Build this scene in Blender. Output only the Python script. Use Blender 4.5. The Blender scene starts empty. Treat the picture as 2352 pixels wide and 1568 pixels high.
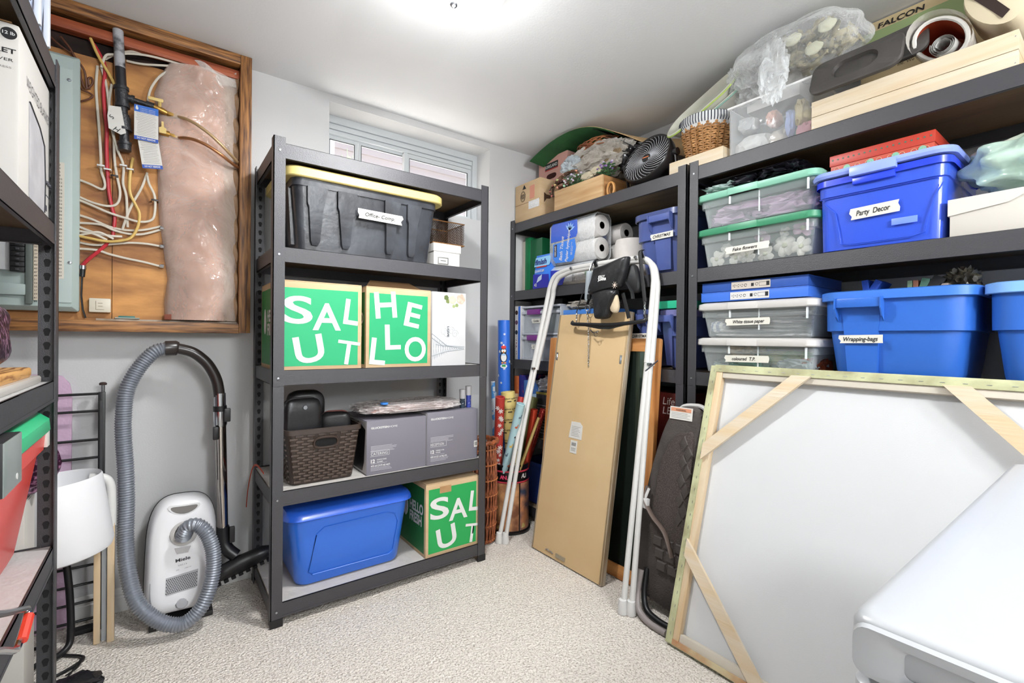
import bpy, bmesh, math, random
from mathutils import Vector, Matrix, noise
PI = math.pi
rnd = random.Random(7)
SC = bpy.context.scene
COL = SC.collection
V = Vector

# ------------------------------------------------------------ camera, world, sun, exposure
cam = bpy.data.cameras.new('camera')
cam.sensor_width = 36.0
cam.lens = 36.0 * 1078.0 / 2352.0
cam.clip_start = 0.02
co = bpy.data.objects.new('camera', cam)
COL.objects.link(co)
_r, _u, _f = V((0.80164, -0.59776, 0.01020)), V((-0.00495, 0.01043, 0.99993)), V((0.59783, 0.80164, -0.00540))
co.matrix_world = Matrix(((_r.x, _u.x, -_f.x, 0), (_r.y, _u.y, -_f.y, 0), (_r.z, _u.z, -_f.z, 1.0863), (0, 0, 0, 1)))
SC.camera = co
w = bpy.data.worlds.new('world')
SC.world = w
w.use_nodes = True
_sky = w.node_tree.nodes.new('ShaderNodeTexSky')
_sky.sky_type = 'NISHITA'
_sky.sun_disc = False
_sky.sun_elevation = math.radians(50)
w.node_tree.links.new(_sky.outputs[0], w.node_tree.nodes['Background'].inputs[0])
w.node_tree.nodes['Background'].inputs[1].default_value = 0.30


def lamp(name, kind, loc, energy, color=(1, 1, 1), size=0.1, rot=None):
    l = bpy.data.lights.new(name, kind)
    l.energy = energy
    l.color = color
    if kind == 'AREA':
        l.shape = 'DISK'
        l.size = size
    elif kind == 'SUN':
        l.angle = size
    else:
        l.shadow_soft_size = size
    o = bpy.data.objects.new(name, l)
    COL.objects.link(o)
    o.location = loc
    if rot:
        o.rotation_euler = rot
    return o


lamp('sun', 'SUN', (3, 4, 8), 26.0, (1, .985, .96), .01, (math.radians(-18), math.radians(10), 0))
lamp('ceiling_lamp_glow', 'AREA', (0.745, 1.33, 2.14), 12.0, (.98, .99, 1), .17)
lamp('ceiling_lamp_bulb', 'POINT', (0.745, 1.33, 2.06), 3.5, (.98, .99, 1), .06)
lamp('rear_fill_lamp', 'POINT', (0.80, -1.1, 1.95), 50.0, (.96, .985, 1), .14)  # added unseen lamp, fills the room from behind the camera
lamp('far_fill_lamp', 'POINT', (0.80, -2.5, 1.95), 52.0, (.96, .985, 1), .14)  # second added lamp farther back, more fill
SC.view_settings.view_transform = 'Standard'
SC.view_settings.look = 'None'
SC.view_settings.exposure = 0.95
SC.view_settings.gamma = 1.0
SC.cycles.max_bounces = 8
SC.cycles.transparent_max_bounces = 16

# ------------------------------------------------------------ materials


def lin(h):
    if isinstance(h, tuple):
        return (*h, 1)
    h = h.lstrip('#')
    return tuple([(lambda c: c / 12.92 if c <= .04045 else ((c + .055) / 1.055) ** 2.4)(int(h[i:i + 2], 16) / 255) for i in (0, 2, 4)]) + (1,)


MC = {}


def tame(c):
    """keep whites at the reflectance of real paint and paper"""
    if isinstance(c, tuple):
        return c
    if c in ('ece4da', 'e4e5e6', 'c9cacb', 'e2e2e4'):
        return c
    r = lin(c)
    l = .3 * r[0] + .6 * r[1] + .1 * r[2]
    k = 1 if l < .4 else 1 - .26 * min(1, (l - .4) / .3)
    return (r[0] * k, r[1] * k, r[2] * k)



def M(c, r=.5, m=0., bump=0., bs=60., c2=None, cs=6., kind='noise', stretch=(1, 1, 1), alpha=1., emit=0., spec=.5, coat=0., mix=(.35, .65)):
    """principled material; c2 blends a second colour through a noise / wave / voronoi pattern"""
    key = (c, r, m, bump, bs, c2, cs, kind, stretch, alpha, emit, spec, coat, mix)
    if key in MC:
        return MC[key]
    if not emit:
        c, c2 = tame(c), (tame(c2) if c2 else c2)
    mt = bpy.data.materials.new('mat_%03d' % len(MC))
    mt.use_nodes = True
    nt = mt.node_tree
    b = nt.nodes['Principled BSDF']
    b.inputs['Base Color'].default_value = lin(c)
    b.inputs['Roughness'].default_value = r
    b.inputs['Metallic'].default_value = m
    b.inputs['Alpha'].default_value = alpha
    b.inputs['Specular IOR Level'].default_value = spec
    b.inputs['Coat Weight'].default_value = coat
    if emit:
        b.inputs['Emission Color'].default_value = lin(c)
        b.inputs['Emission Strength'].default_value = emit
    tc = mp = None
    if c2 or bump:
        tc = nt.nodes.new('ShaderNodeTexCoord')
        mp = nt.nodes.new('ShaderNodeMapping')
        mp.inputs['Scale'].default_value = stretch
        nt.links.new(tc.outputs['Object'], mp.inputs[0])
    if c2:
        if kind == 'wave':
            t = nt.nodes.new('ShaderNodeTexWave')
            t.inputs['Scale'].default_value = cs
            t.inputs['Distortion'].default_value = 6
            t.inputs['Detail'].default_value = 3
            out = t.outputs['Fac']
        elif kind == 'voronoi':
            t = nt.nodes.new('ShaderNodeTexVoronoi')
            t.inputs['Scale'].default_value = cs
            out = t.outputs['Distance']
        else:
            t = nt.nodes.new('ShaderNodeTexNoise')
            t.inputs['Scale'].default_value = cs
            t.inputs['Detail'].default_value = 5
            out = t.outputs['Fac']
        nt.links.new(mp.outputs[0], t.inputs['Vector'])
        cr = nt.nodes.new('ShaderNodeValToRGB')
        cr.color_ramp.elements[0].position, cr.color_ramp.elements[1].position = mix
        cr.color_ramp.elements[0].color, cr.color_ramp.elements[1].color = lin(c), lin(c2)
        nt.links.new(out, cr.inputs[0])
        nt.links.new(cr.outputs[0], b.inputs['Base Color'])
    if bump:
        n = nt.nodes.new('ShaderNodeTexNoise')
        n.inputs['Scale'].default_value = bs
        n.inputs['Detail'].default_value = 3
        nt.links.new(mp.outputs[0], n.inputs['Vector'])
        bp = nt.nodes.new('ShaderNodeBump')
        bp.inputs['Strength'].default_value = min(1, bump)
        bp.inputs['Distance'].default_value = .004 * max(1, bump)
        nt.links.new(n.outputs['Fac'], bp.inputs['Height'])
        nt.links.new(bp.outputs[0], b.inputs['Normal'])
    MC[key] = mt
    return mt


def film(c='ffffff', t=.6, r=.12, bump=.8, bs=14.):
    """thin clear plastic: transparent mixed with a glossy, creased surface"""
    key = ('film', c, t, r, bump, bs)
    if key in MC:
        return MC[key]
    mt = bpy.data.materials.new('mat_film_%d' % len(MC))
    mt.use_nodes = True
    nt = mt.node_tree
    b = nt.nodes['Principled BSDF']
    b.inputs['Base Color'].default_value = lin(c)
    b.inputs['Roughness'].default_value = r
    out = nt.nodes['Material Output']
    tr = nt.nodes.new('ShaderNodeBsdfTransparent')
    mx = nt.nodes.new('ShaderNodeMixShader')
    lw = nt.nodes.new('ShaderNodeLayerWeight')
    lw.inputs['Blend'].default_value = .35
    mr = nt.nodes.new('ShaderNodeMapRange')
    mr.inputs['To Min'].default_value = 1 - t
    mr.inputs['To Max'].default_value = min(1, 1.25 - t * .6)
    nt.links.new(lw.outputs['Facing'], mr.inputs['Value'])
    nt.links.new(mr.outputs[0], mx.inputs[0])
    nt.links.new(tr.outputs[0], mx.inputs[1])
    nt.links.new(b.outputs[0], mx.inputs[2])
    nt.links.new(mx.outputs[0], out.inputs[0])
    if bump:
        tc = nt.nodes.new('ShaderNodeTexCoord')
        n = nt.nodes.new('ShaderNodeTexNoise')
        n.inputs['Scale'].default_value = bs
        n.inputs['Detail'].default_value = 4
        n.inputs['Distortion'].default_value = .35
        nt.links.new(tc.outputs['Object'], n.inputs['Vector'])
        bp = nt.nodes.new('ShaderNodeBump')
        bp.inputs['Strength'].default_value = bump
        bp.inputs['Distance'].default_value = .03
        nt.links.new(n.outputs['Fac'], bp.inputs['Height'])
        nt.links.new(bp.outputs[0], b.inputs['Normal'])
        nt.links.new(bp.outputs[0], lw.inputs['Normal'])
    MC[key] = mt
    return mt


def wood(c1, c2, ax=0, r=.5, cs=9.):
    """wood grain running along local axis ax"""
    st = [7, 7, 7]
    st[ax] = .5
    return M(c1, r, bump=.25, bs=20, c2=c2, cs=cs * .6, stretch=tuple(st))


# ------------------------------------------------------------ mesh building
def rrect(hw, hd, r, z, cx=0, cy=0, n=4):
    r = min(r, hw * .999, hd * .999)
    out = []
    for sx, sy, a0 in ((1, 1, 0), (-1, 1, 90), (-1, -1, 180), (1, -1, 270)):
        for i in range(n + 1):
            a = math.radians(a0 + 90 * i / n)
            out.append(V((cx + sx * (hw - r) + r * math.cos(a), cy + sy * (hd - r) + r * math.sin(a), z)))
    return out


class MB:
    def __init__(s):
        s.bm = bmesh.new()

    def face(s, vs):
        try:
            return s.bm.faces.new(vs)
        except ValueError:
            return None

    def box(s, x0, y0, z0, x1, y1, z1, bev=0.0, mat=None):
        x0, x1 = min(x0, x1), max(x0, x1)
        y0, y1 = min(y0, y1), max(y0, y1)
        z0, z1 = min(z0, z1), max(z0, z1)
        vs = [s.bm.verts.new(p) for p in ((x0, y0, z0), (x1, y0, z0), (x1, y1, z0), (x0, y1, z0), (x0, y0, z1), (x1, y0, z1), (x1, y1, z1), (x0, y1, z1))]
        fs = [s.bm.faces.new([vs[i] for i in f]) for f in ((0, 3, 2, 1), (4, 5, 6, 7), (0, 1, 5, 4), (1, 2, 6, 5), (2, 3, 7, 6), (3, 0, 4, 7))]
        if bev:
            es = list({e for f in fs for e in f.edges})
            g = bmesh.ops.bevel(s.bm, geom=es, offset=bev, segments=2, profile=.6, affect='EDGES')
            vs = list({v for v in g['verts']} | {v for v in vs if v.is_valid})
        if mat is not None:
            bmesh.ops.transform(s.bm, matrix=mat, verts=vs)
        return s

    def loft(s, rings, cap0=True, cap1=True, closed=True):
        R = [[s.bm.verts.new(p) for p in r] for r in rings]
        n = len(R[0])
        for a, b in zip(R, R[1:]):
            for i in range(n if closed else n - 1):
                j = (i + 1) % n
                s.face([a[i], a[j], b[j], b[i]])
        if cap0:
            s.face(R[0][::-1])
        if cap1:
            s.face(R[-1])
        return s

    def tube(s, path, r, n=8, closed=False, caps=True, flat=None):
        path = [V(p) for p in path]
        L = len(path)
        rs = r if isinstance(r, (list, tuple)) else [r] * L
        rings = []
        up = None
        for i, p in enumerate(path):
            if closed:
                t = path[(i + 1) % L] - path[i - 1]
            else:
                t = path[min(i + 1, L - 1)] - path[max(i - 1, 0)]
            if t.length < 1e-9:
                t = V((0, 0, 1))
            t.normalize()
            if up is None:
                up = V((0, 0, 1)) if abs(t.z) < .9 else V((1, 0, 0))
            a = (up - t * up.dot(t))
            if a.length < 1e-6:
                a = t.orthogonal()
            a.normalize()
            b = t.cross(a)
            up = a
            fa, fb = (1, 1) if flat is None else flat
            rings.append([p + a * math.cos(2 * PI * k / n) * rs[i] * fa + b * math.sin(2 * PI * k / n) * rs[i] * fb for k in range(n)])
        if closed:
            rings.append(rings[0])
            R = [[s.bm.verts.new(p) for p in rr] for rr in rings[:-1]]
            R.append(R[0])
            for A, B in zip(R, R[1:]):
                for i in range(n):
                    j = (i + 1) % n
                    s.face([A[i], A[j], B[j], B[i]])
            return s
        return s.loft(rings, caps, caps)

    def lathe(s, prof, n=24, c=(0, 0, 0), axis=None, a0=0, a1=2 * PI):
        """profile of (radius, height) turned about axis through c"""
        m = Matrix.Translation(c)
        if axis is not None:
            m = m @ V((0, 0, 1)).rotation_difference(V(axis)).to_matrix().to_4x4()
        full = abs(a1 - a0 - 2 * PI) < 1e-6
        k = n if full else n + 1
        rings = [[m @ V((r * math.cos(a0 + (a1 - a0) * i / n), r * math.sin(a0 + (a1 - a0) * i / n), h)) for i in range(k)] for r, h in prof]
        return s.loft(rings, prof[0][0] > 1e-6 and full and len(prof) > 1, prof[-1][0] > 1e-6 and full, closed=full)

    def prism(s, poly, o=(0, 0, 0), u=(1, 0, 0), v=(0, 0, 1), d=(0, .01, 0)):
        o, u, v, d = V(o), V(u), V(v), V(d)
        a = [s.bm.verts.new(o + u * p[0] + v * p[1]) for p in poly]
        b = [s.bm.verts.new(o + u * p[0] + v * p[1] + d) for p in poly]
        n = len(a)
        s.face(a[::-1])
        s.face(b)
        for i in range(n):
            j = (i + 1) % n
            s.face([a[i], a[j], b[j], b[i]])
        return s

    def blob(s, c, rx, ry, rz, seed=0, amp=.15, fr=3., sub=3, p=1., ridge=False, flatz=None):
        """crumpled closed lump; p<1 makes it boxier"""
        g = bmesh.ops.create_icosphere(s.bm, subdivisions=sub, radius=1)
        off = V((seed * 7.3, seed * 3.1, seed * 5.7))
        for vv in g['verts']:
            q = vv.co.normalized()
            k = noise.noise(q * fr + off)
            if ridge:
                k = .5 - 2 * abs(k) + .5 * (.5 - 2 * abs(noise.noise(q * fr * 2.3 + off)))
            f = 1 + amp * k
            e = V([math.copysign(abs(t) ** p, t) for t in q])
            z = e.z * rz * f
            if flatz is not None and z < -rz * flatz:
                z = -rz * flatz
            vv.co = V(c) + V((e.x * rx * f, e.y * ry * f, z))
        return s

    def sheet(s, fn, nu, nv, th=0.0):
        """surface from fn(u,v) in 0..1, optional thickness along z"""
        G = [[s.bm.verts.new(fn(i / nu, j / nv)) for j in range(nv + 1)] for i in range(nu + 1)]
        fs = []
        for i in range(nu):
            for j in range(nv):
                fs.append(s.face([G[i][j], G[i + 1][j], G[i + 1][j + 1], G[i][j + 1]]))
        if th:
            bmesh.ops.recalc_face_normals(s.bm, faces=[f for f in fs if f])
            bmesh.ops.solidify(s.bm, geom=[f for f in fs if f], thickness=th)
        return s

    def xform(s, m):
        bmesh.ops.transform(s.bm, matrix=m, verts=s.bm.verts)
        return s

    def build(s, name, m, parent=None, smooth=40, label=None, kind=None, fix=True):
        if fix:
            bmesh.ops.recalc_face_normals(s.bm, faces=s.bm.faces)
        me = bpy.data.meshes.new(name)
        s.bm.to_mesh(me)
        s.bm.free()
        if smooth:
            me.shade_smooth()
            me.set_sharp_from_angle(angle=math.radians(smooth))
        me.materials.append(m)
        o = bpy.data.objects.new(name, me)
        COL.objects.link(o)
        if parent is not None:
            o.parent = parent
        if label:
            o['label'] = label
        if kind:
            o['kind'] = kind
        return o


def thing(name, label, cat, loc=(0, 0, 0), rz=0, group=None, mat=None):
    o = bpy.data.objects.new(name, None)
    o.empty_display_size = .05
    COL.objects.link(o)
    if mat is not None:
        o.matrix_world = mat
    else:
        o.location = loc
        o.rotation_euler = (0, 0, math.radians(rz))
    o['label'] = label
    o['category'] = cat
    if group:
        o['group'] = group
    return o


def tag(o, label, cat, group=None, loc=None, rz=None):
    o['label'] = label
    o['category'] = cat
    if group:
        o['group'] = group
    if loc is not None:
        o.location = loc
    if rz is not None:
        o.rotation_euler = (0, 0, math.radians(rz))
    return o


def copy_tree(o, parent=None, loc=None, label=None):
    c = o.copy()
    COL.objects.link(c)
    if parent is not None:
        c.parent = parent
    if loc is not None:
        c.location = loc
    if label:
        c['label'] = label
    for ch in o.children:
        copy_tree(ch, c)
    return c


BL = (-1, 0, 0)


def text(parent, body, o, h, m, u=(1, 0, 0), v=(0, 0, 1), fat=0., shear=0., w=None, space=1., name='lettering', al='LEFT', lift=.0012, ls=1.):
    """flat lettering; o = left end of the baseline, h = capital height, u = reading direction, v = up"""
    cu = bpy.data.curves.new('t', 'FONT')
    cu.body = body
    cu.size = 1
    cu.offset = fat
    cu.shear = shear
    cu.space_character = space
    cu.space_line = ls
    cu.resolution_u = 5
    cu.align_x = al
    ob = bpy.data.objects.new('t', cu)
    COL.objects.link(ob)
    dg = bpy.context.evaluated_depsgraph_get()
    me = bpy.data.meshes.new_from_object(ob.evaluated_get(dg))
    bpy.data.objects.remove(ob)
    bpy.data.curves.remove(cu)
    xs = [q.co.x for q in me.vertices] or [0]
    sc = h / .73
    sx = sc
    if w:
        sx = w / max(.001, max(xs) - min(xs))
    u, v = V(u).normalized(), V(v).normalized()
    nrm = u.cross(v)
    o = V(o)
    x0 = min(xs) if al == 'LEFT' else 0
    for q in me.vertices:
        q.co = o + u * ((q.co.x - x0) * sx) + v * (q.co.y * sc) + nrm * lift
    me.materials.clear()
    me.materials.append(m)
    me.name = name
    r = bpy.data.objects.new(name, me)
    COL.objects.link(r)
    if parent is not None:
        r.parent = parent
    return r


def tape(parent, o, w, h, s, lh, tilt=0., mt=None, u=(1, 0, 0), v=(0, 0, 1), ink=None, tw=None, ox=.1, name='label_strip', seed=1):
    """torn masking tape label with handwriting; o = its centre"""
    u, v = V(u).normalized(), V(v).normalized()
    a = math.radians(tilt)
    u, v = u * math.cos(a) + v * math.sin(a), v * math.cos(a) - u * math.sin(a)
    n = u.cross(v)
    r = random.Random(seed)
    poly = [(-w / 2, -h / 2), (w / 2, -h / 2), (w / 2 - r.uniform(-.004, .006), -h * .15), (w / 2 + r.uniform(-.004, .006), h * .2), (w / 2, h / 2), (-w / 2 + r.uniform(-.003, .004), h / 2), (-w / 2 - .004, h * .1), (-w / 2 + .003, -h * .2)]
    t = MB().prism(poly, V(o), u, v, n * .0012).build(name, mt or M('f2eee2', .8), parent, smooth=0)
    if s:
        text(t, s, V(o) - u * (w / 2 - w * ox) - v * lh * .45 + n * .0012, lh, ink or M('1c1c20', .6), u, v, fat=.018, shear=.22, w=tw, lift=.0008)
    return t


def struct(o):
    o['kind'] = 'structure'
    return o


def smoothpath(pts, k=5):
    """Catmull-Rom"""
    P = [V(p) for p in pts]
    out = []
    for i in range(len(P) - 1):
        a, b_, c, d = P[max(0, i - 1)], P[i], P[i + 1], P[min(len(P) - 1, i + 2)]
        for j in range(k):
            t = j / k
            out.append(.5 * ((2 * b_) + (c - a) * t + (2 * a - 5 * b_ + 4 * c - d) * t * t + (3 * b_ - a - 3 * c + d) * t ** 3))
    out.append(P[-1])
    return out

# ------------------------------------------------------------ common materials
WALL = M('dedede', .85, bump=.15, bs=180)
CEIL = M('e4e5e6', .9, bump=.12, bs=120)
CARPET = M('ece4da', .95, bump=4., bs=110, c2='a69a8e', cs=150, mix=(.48, .72))
WHITE = M('ececea', .45)
BLACKM = M('37363a', .42, bump=.25, bs=500, spec=.7)
BLACKP = M('161618', .4)
MATTE_BLACK = M('1b1a1b', .8)
CHROME = M('cfd2d6', .18, m=1)
STEEL = M('b9bcc2', .3, m=1)
CARD = M('b58f66', .85, c2='a47e56', cs=7, stretch=(1, 1, 4))
CARDL = M('cbb08c', .85, c2='bfa27c', cs=7, stretch=(1, 1, 4))
OAK = wood('a8743f', '4c2a12', 0, cs=26)
OAKV = wood('a8743f', '4c2a12', 2, cs=26)
PINE = wood('f0e2ca', 'dcc6a4', 0)
PINEV = wood('ead6b6', 'd2b48c', 2)
PINEY = wood('ecdcc0', 'd7ba90', 1)
PLY = M('cb9150', .6, c2='6a3a1c', cs=4.5, kind='noise', stretch=(1, 1, 3), bump=.2, bs=30, mix=(.3, .75))
TAPE = M('f3efe2', .8)
INK = M('17171a', .6)
WTXT = M('f4f4f2', .6)

# ------------------------------------------------------------ the room
XL, XR, YB, YA, HC = -.74, 2.245, -3.4, 2.40, 2.283
struct(MB().box(XL - .1, YB - .1, -.1, XR + .1, YA + .25, -.0006).build('floor', CARPET, smooth=0))
struct(MB().box(XL - .1, YB - .1, HC, XR + .1, YA + .15, HC + .1).build('ceiling', CEIL, smooth=0))
struct(MB().box(XL - .1, YB - .1, 0, XL, YA + .15, HC).build('wall_left', WALL, smooth=0))
struct(MB().box(XR, YB - .1, 0, XR + .1, YA + .15, HC).build('wall_right', WALL, smooth=0))
struct(MB().box(XL, YB - .1, 0, XR, YB, HC).build('wall_front', WALL, smooth=0))
WX0, WX1, WZ0, WZ1 = .655, 1.605, 1.80, 2.247
b = MB()
b.box(XL, YA, 0, WX0, YA + .15, HC).box(WX1, YA, 0, XR, YA + .15, HC)
b.box(WX0, YA, 0, WX1, YA + .15, WZ0).box(WX0, YA, WZ1, WX1, YA + .15, HC)
struct(b.build('wall_back', WALL, smooth=0))


def baseboard(name, p0, p1, nrm):
    p0, p1, nrm = V(p0), V(p1), V(nrm)
    prof = [(0, 0), (.014, 0), (.014, .055), (.011, .06), (.011, .068), (.008, .072), (.006, .084), (.003, .09), (0, .09)]
    r = [[p + nrm * a + V((0, 0, z)) for a, z in prof] for p in (p0, p1)]
    return struct(MB().loft(r).build(name, WHITE, smooth=20))


baseboard('baseboard_back', (XL, YA, 0), (XR, YA, 0), (0, -1, 0))
baseboard('baseboard_left', (XL, YB, 0), (XL, YA - .015, 0), (1, 0, 0))
baseboard('baseboard_right', (XR, YB, 0), (XR, YA - .015, 0), (-1, 0, 0))

# window: vinyl frame, fixed pane and slider
VIN = M('dfe4e6', .35)
wy = 2.545
win = struct(MB().box(WX0, wy, WZ0, WX1, wy + .07, WZ0 + .03).box(WX0, wy, WZ1 - .035, WX1, wy + .07, WZ1).box(WX0, wy, WZ0 + .0301, WX0 + .03, wy + .07, WZ1 - .0351)
             .box(WX1 - .03, wy, WZ0 + .0301, WX1, wy + .07, WZ1 - .0351).build('window_1', VIN, smooth=0))
MB().box(WX0 + .002, wy + .012, WZ1 - .062, WX1 - .002, wy + .06, WZ1 - .036, .002).build('head_stop', VIN, win, smooth=0)
MB().box(WX0 + .002, wy + .022, WZ1 - .085, WX1 - .002, wy + .06, WZ1 - .063, .002).build('head_stop', VIN, win, smooth=0)


def sash(x0, x1, y, wd):
    z0, z1 = WZ0 + .032, WZ1 - .088
    s = MB().box(x0, y, z0, x1, y + .02, z0 + wd).box(x0, y, z1 - wd, x1, y + .02, z1).box(x0, y, z0 + wd, x0 + wd, y + .02, z1 - wd).box(x1 - wd, y, z0 + wd, x1, y + .02, z1 - wd).build('sash', VIN, win, smooth=0)
    g = MB()
    for q in ((x0 + wd, z1 - wd - .003, x1 - wd, z1 - wd), (x1 - wd - .003, z0 + wd, x1 - wd, z1 - wd), (x0 + wd, z0 + wd, x0 + wd + .003, z1 - wd)):
        g.box(q[0], y - .001, q[1], q[2], y + .004, q[3])
    g.build('gasket', M('30363a', .6), s, smooth=0)
    MB().box(x0 + wd, y + .009, z0 + wd, x1 - wd, y + .012, z1 - wd).build('pane', film('ffffff', .93, .03, 0), s, smooth=0)
    return s


sash(WX0 + .035, .86, wy + .046, .018)
sash(.865, 1.15, wy + .046, .012)
sash(1.125, WX1 - .032, wy + .02, .026)
MB().box(1.118, wy + .014, WZ0 + .032, 1.14, wy + .045, WZ1 - .088, .002).build('meeting_stile', VIN, win, smooth=0)
MB().box(1.108, wy + .006, 1.97, 1.118, wy + .03, 2.0, .002).build('latch', VIN, win, smooth=0)

# outside: gravel, neighbour's lapped siding with a brick pier, white downpipe
struct(MB().box(-3, YA + .25, 1.62, 6, 6.2, 1.72).build('ground', M('d0cbc2', .95, bump=2, bs=30, c2='b0a89e', cs=25), smooth=0))
nh = thing('neighbour_house', 'neighbouring house with mauve grey lapped siding seen through the window', 'building', (0, 3.9, 1.72))
SID = M('857979', .7, bump=.2, bs=80)
MB().box(-1.0, .03, 0, 4.2, .12, 1.6).build('wall', M('8f8484', .8), nh, smooth=0)
for k in range(10):
    z = k * .15
    MB().prism([(0, 0), (.028, .0), (.004, .155), (0, .155)], (1.02, .03, z), (0, -1, 0), (0, 0, 1), (3.1, 0, 0)).build('siding_board', SID, nh, smooth=0)
MB().box(.94, -.03, 0, 1.02, .06, 1.6).build('corner_board', M('e8e8e6', .5), nh, smooth=0)
bk = MB().box(-1, 0, 0, .94, .06, 1.6).build('mortar', M('b9ada2', .9), nh, smooth=0)
BRK = [M('9c5f4e', .85, c2='7d4438', cs=12), M('ad705c', .85, c2='8d5344', cs=12)]
bm_ = MB().box(0, -.012, 0, .2, .03, .065, .004).build('brick', BRK[0], bk, smooth=0)
bm_.location = (.73, 0, .01)
for r in range(16):
    for c in range(4):
        if r == 0 and c == 0:
            continue
        q = bm_.copy()
        COL.objects.link(q)
        q.location = (.73 - c * .21 - (.1 if r % 2 else 0) + 0, 0, .01 + r * .076)
        if (r * 5 + c) % 3 == 0:
            q.material_slots[0].link = 'OBJECT'
            q.material_slots[0].material = BRK[1]
dp = MB().box(.0, 0, 0, .05, .05, 1.9, .008).build('downspout', M('eeeeec', .4))
tag(dp, 'white square downspout between brick and siding outside window', 'downspout', loc=(.93, 3.45, 1.72))
vine = MB()
for k in range(6):
    a = k * 1.1
    vine.tube([(0, 0, 0), (.02 * math.cos(a), .01, .25), (.05 * math.cos(a * 2), .02, .5 + .06 * k)], .003, 5)
for k in range(26):
    vine.blob((.07 * math.sin(k * 2.1), .02 * math.cos(k), .2 + .022 * k), .02, .006, .012, seed=k, sub=1)
tag(vine.build('garden_plant', M('8a9a78', .8)), 'thin green vine growing in front of the siding outside', 'plant', loc=(1.12, 3.6, 1.72))

# ceiling lamp
cl = thing('ceiling_lamp', 'round white glass dome ceiling lamp with a small metal finial', 'lamp', (.745, 1.33, HC - .0005))
MB().lathe([(.0, 0), (.195, 0), (.197, -.018), (.19, -.022), (0, -.022)], 48).build('base_plate', WHITE, cl)
MB().lathe([(.188, -.022), (.186, -.04), (.172, -.068), (.14, -.096), (.09, -.115), (.04, -.123), (.001, -.124)], 48).build('glass_dome', M('fffdf8', .25, emit=2.2), cl)
MB().lathe([(.014, -.120), (.014, -.128), (.009, -.134), (.001, -.137)], 20).build('finial', CHROME, cl)

# dome fittings for the two added fill lamps behind the camera
for k, y in enumerate((-1.1, -2.5)):
    rl = thing('ceiling_lamp', ('nearer', 'farther')[k] + ' round white dome fill lamp added behind the viewpoint', 'lamp', (.80, y, HC - .0005))
    MB().lathe([(.0, 0), (.15, 0), (.152, -.018), (.145, -.022), (0, -.022)], 32).build('base_plate', WHITE, rl)
    MB().lathe([(.143, -.022), (.12, -.06), (.06, -.085), (.001, -.09)], 32).build('glass_dome', M('fffdf8', .25, emit=2.0), rl)

# ------------------------------------------------------------ boltless shelving
SHB = M('9a8f86', .8, c2='857a70', cs=5, bump=.2, bs=60)
SHU = M('4d3a28', .9, c2='3a2b1e', cs=8)


def shelf_unit(label, loc, rz, W, D, levels, boards='9a8f86', H=1.83, holes=True, top=None):
    t = thing('metal_shelving', label, 'shelving', loc, rz, None)
    pw, th = .04, .0025
    for ix, x in enumerate((0, W)):
        for iy, y in enumerate((0, D)):
            sx, sy = (1 if ix == 0 else -1), (1 if iy == 0 else -1)
            p = MB()
            for z0, z1, o in ((0, .899, .0), (.9, H, .0008)):
                p.box(x - sx * o, y - sy * o, z0, x + sx * pw, y + sy * th, z1)
                p.box(x - sx * o, y - sy * o, z0, x + sx * th, y + sy * pw, z1)
            po = p.build('post', BLACKM, t, smooth=0)
            if holes:
                k = MB()
                z = .07
                while z < H - .05:
                    for xx, yy, ax in ((x + sx * (th + .0003), y + sy * .022, 0), (x + sx * .022, y + sy * (th + .0003), 1)):
                        poly = [(.0075 * math.cos(a * PI / 5), .0075 * math.sin(a * PI / 5)) for a in range(-1, 7)] + [(-.004, -.014), (.004, -.014)]
                        if ax == 0:
                            k.prism(poly, (xx, yy, z), (0, 1, 0), (0, 0, 1), (sx * .0006, 0, 0))
                        else:
                            k.prism(poly, (xx, yy, z), (1, 0, 0), (0, 0, 1), (0, sy * .0006, 0))
                    z += .038
                k.build('keyhole_row', MATTE_BLACK, po, smooth=0)
            MB().box(x - sx * .002, y - sy * .002, 0, x + sx * (pw + .002), y + sy * .006, .03).build('foot_cap', BLACKP, po, smooth=0)
    for z in levels:
        for y, sy in ((.003, 1), (D - .003, -1)):
            bb = MB().box(pw * .8, y, z - .056, W - pw * .8, y + sy * .0025, z)
            bb.box(pw * .8, y, z - .056, W - pw * .8, y + sy * .012, z - .0535)
            bb.box(pw * .8, y, z - .0015, W - pw * .8, y + sy * .006, z)
            bb.box(pw * .8, y - sy * .0012, z - .056, W - pw * .8, y, z - .048)
            bb.build('beam', BLACKM, t, smooth=0)
        for x, sx in ((.003, 1), (W - .003, -1)):
            bb = MB().box(x, pw * .8, z - .056, x + sx * .0025, D - pw * .8, z).box(x, pw * .8, z - .056, x + sx * .014, D - pw * .8, z - .0535)
            bb.build('side_beam', BLACKM, t, smooth=0)
        MB().box(.008, .010, z - .016, W - .008, D - .010, z - .0035).build('shelf_board', M(boards, .75, c2='4d3c2c', cs=3, bump=.25, bs=40, stretch=(1, 6, 1), mix=(.45, 1)), t, smooth=0)
        if top:
            MB().box(.010, .012, z - .0042, W - .010, D - .012, z - .0034).build('laminate', M(top, .6, bump=1.5, bs=22), t, smooth=0)
        MB().lathe([(.0, .0), (.005, .0), (.004, .0025), (0, .003)], 8, (.02, -.0005, z - .03), (0, -1, 0)).build('rivet', STEEL, t)
    return t


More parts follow.
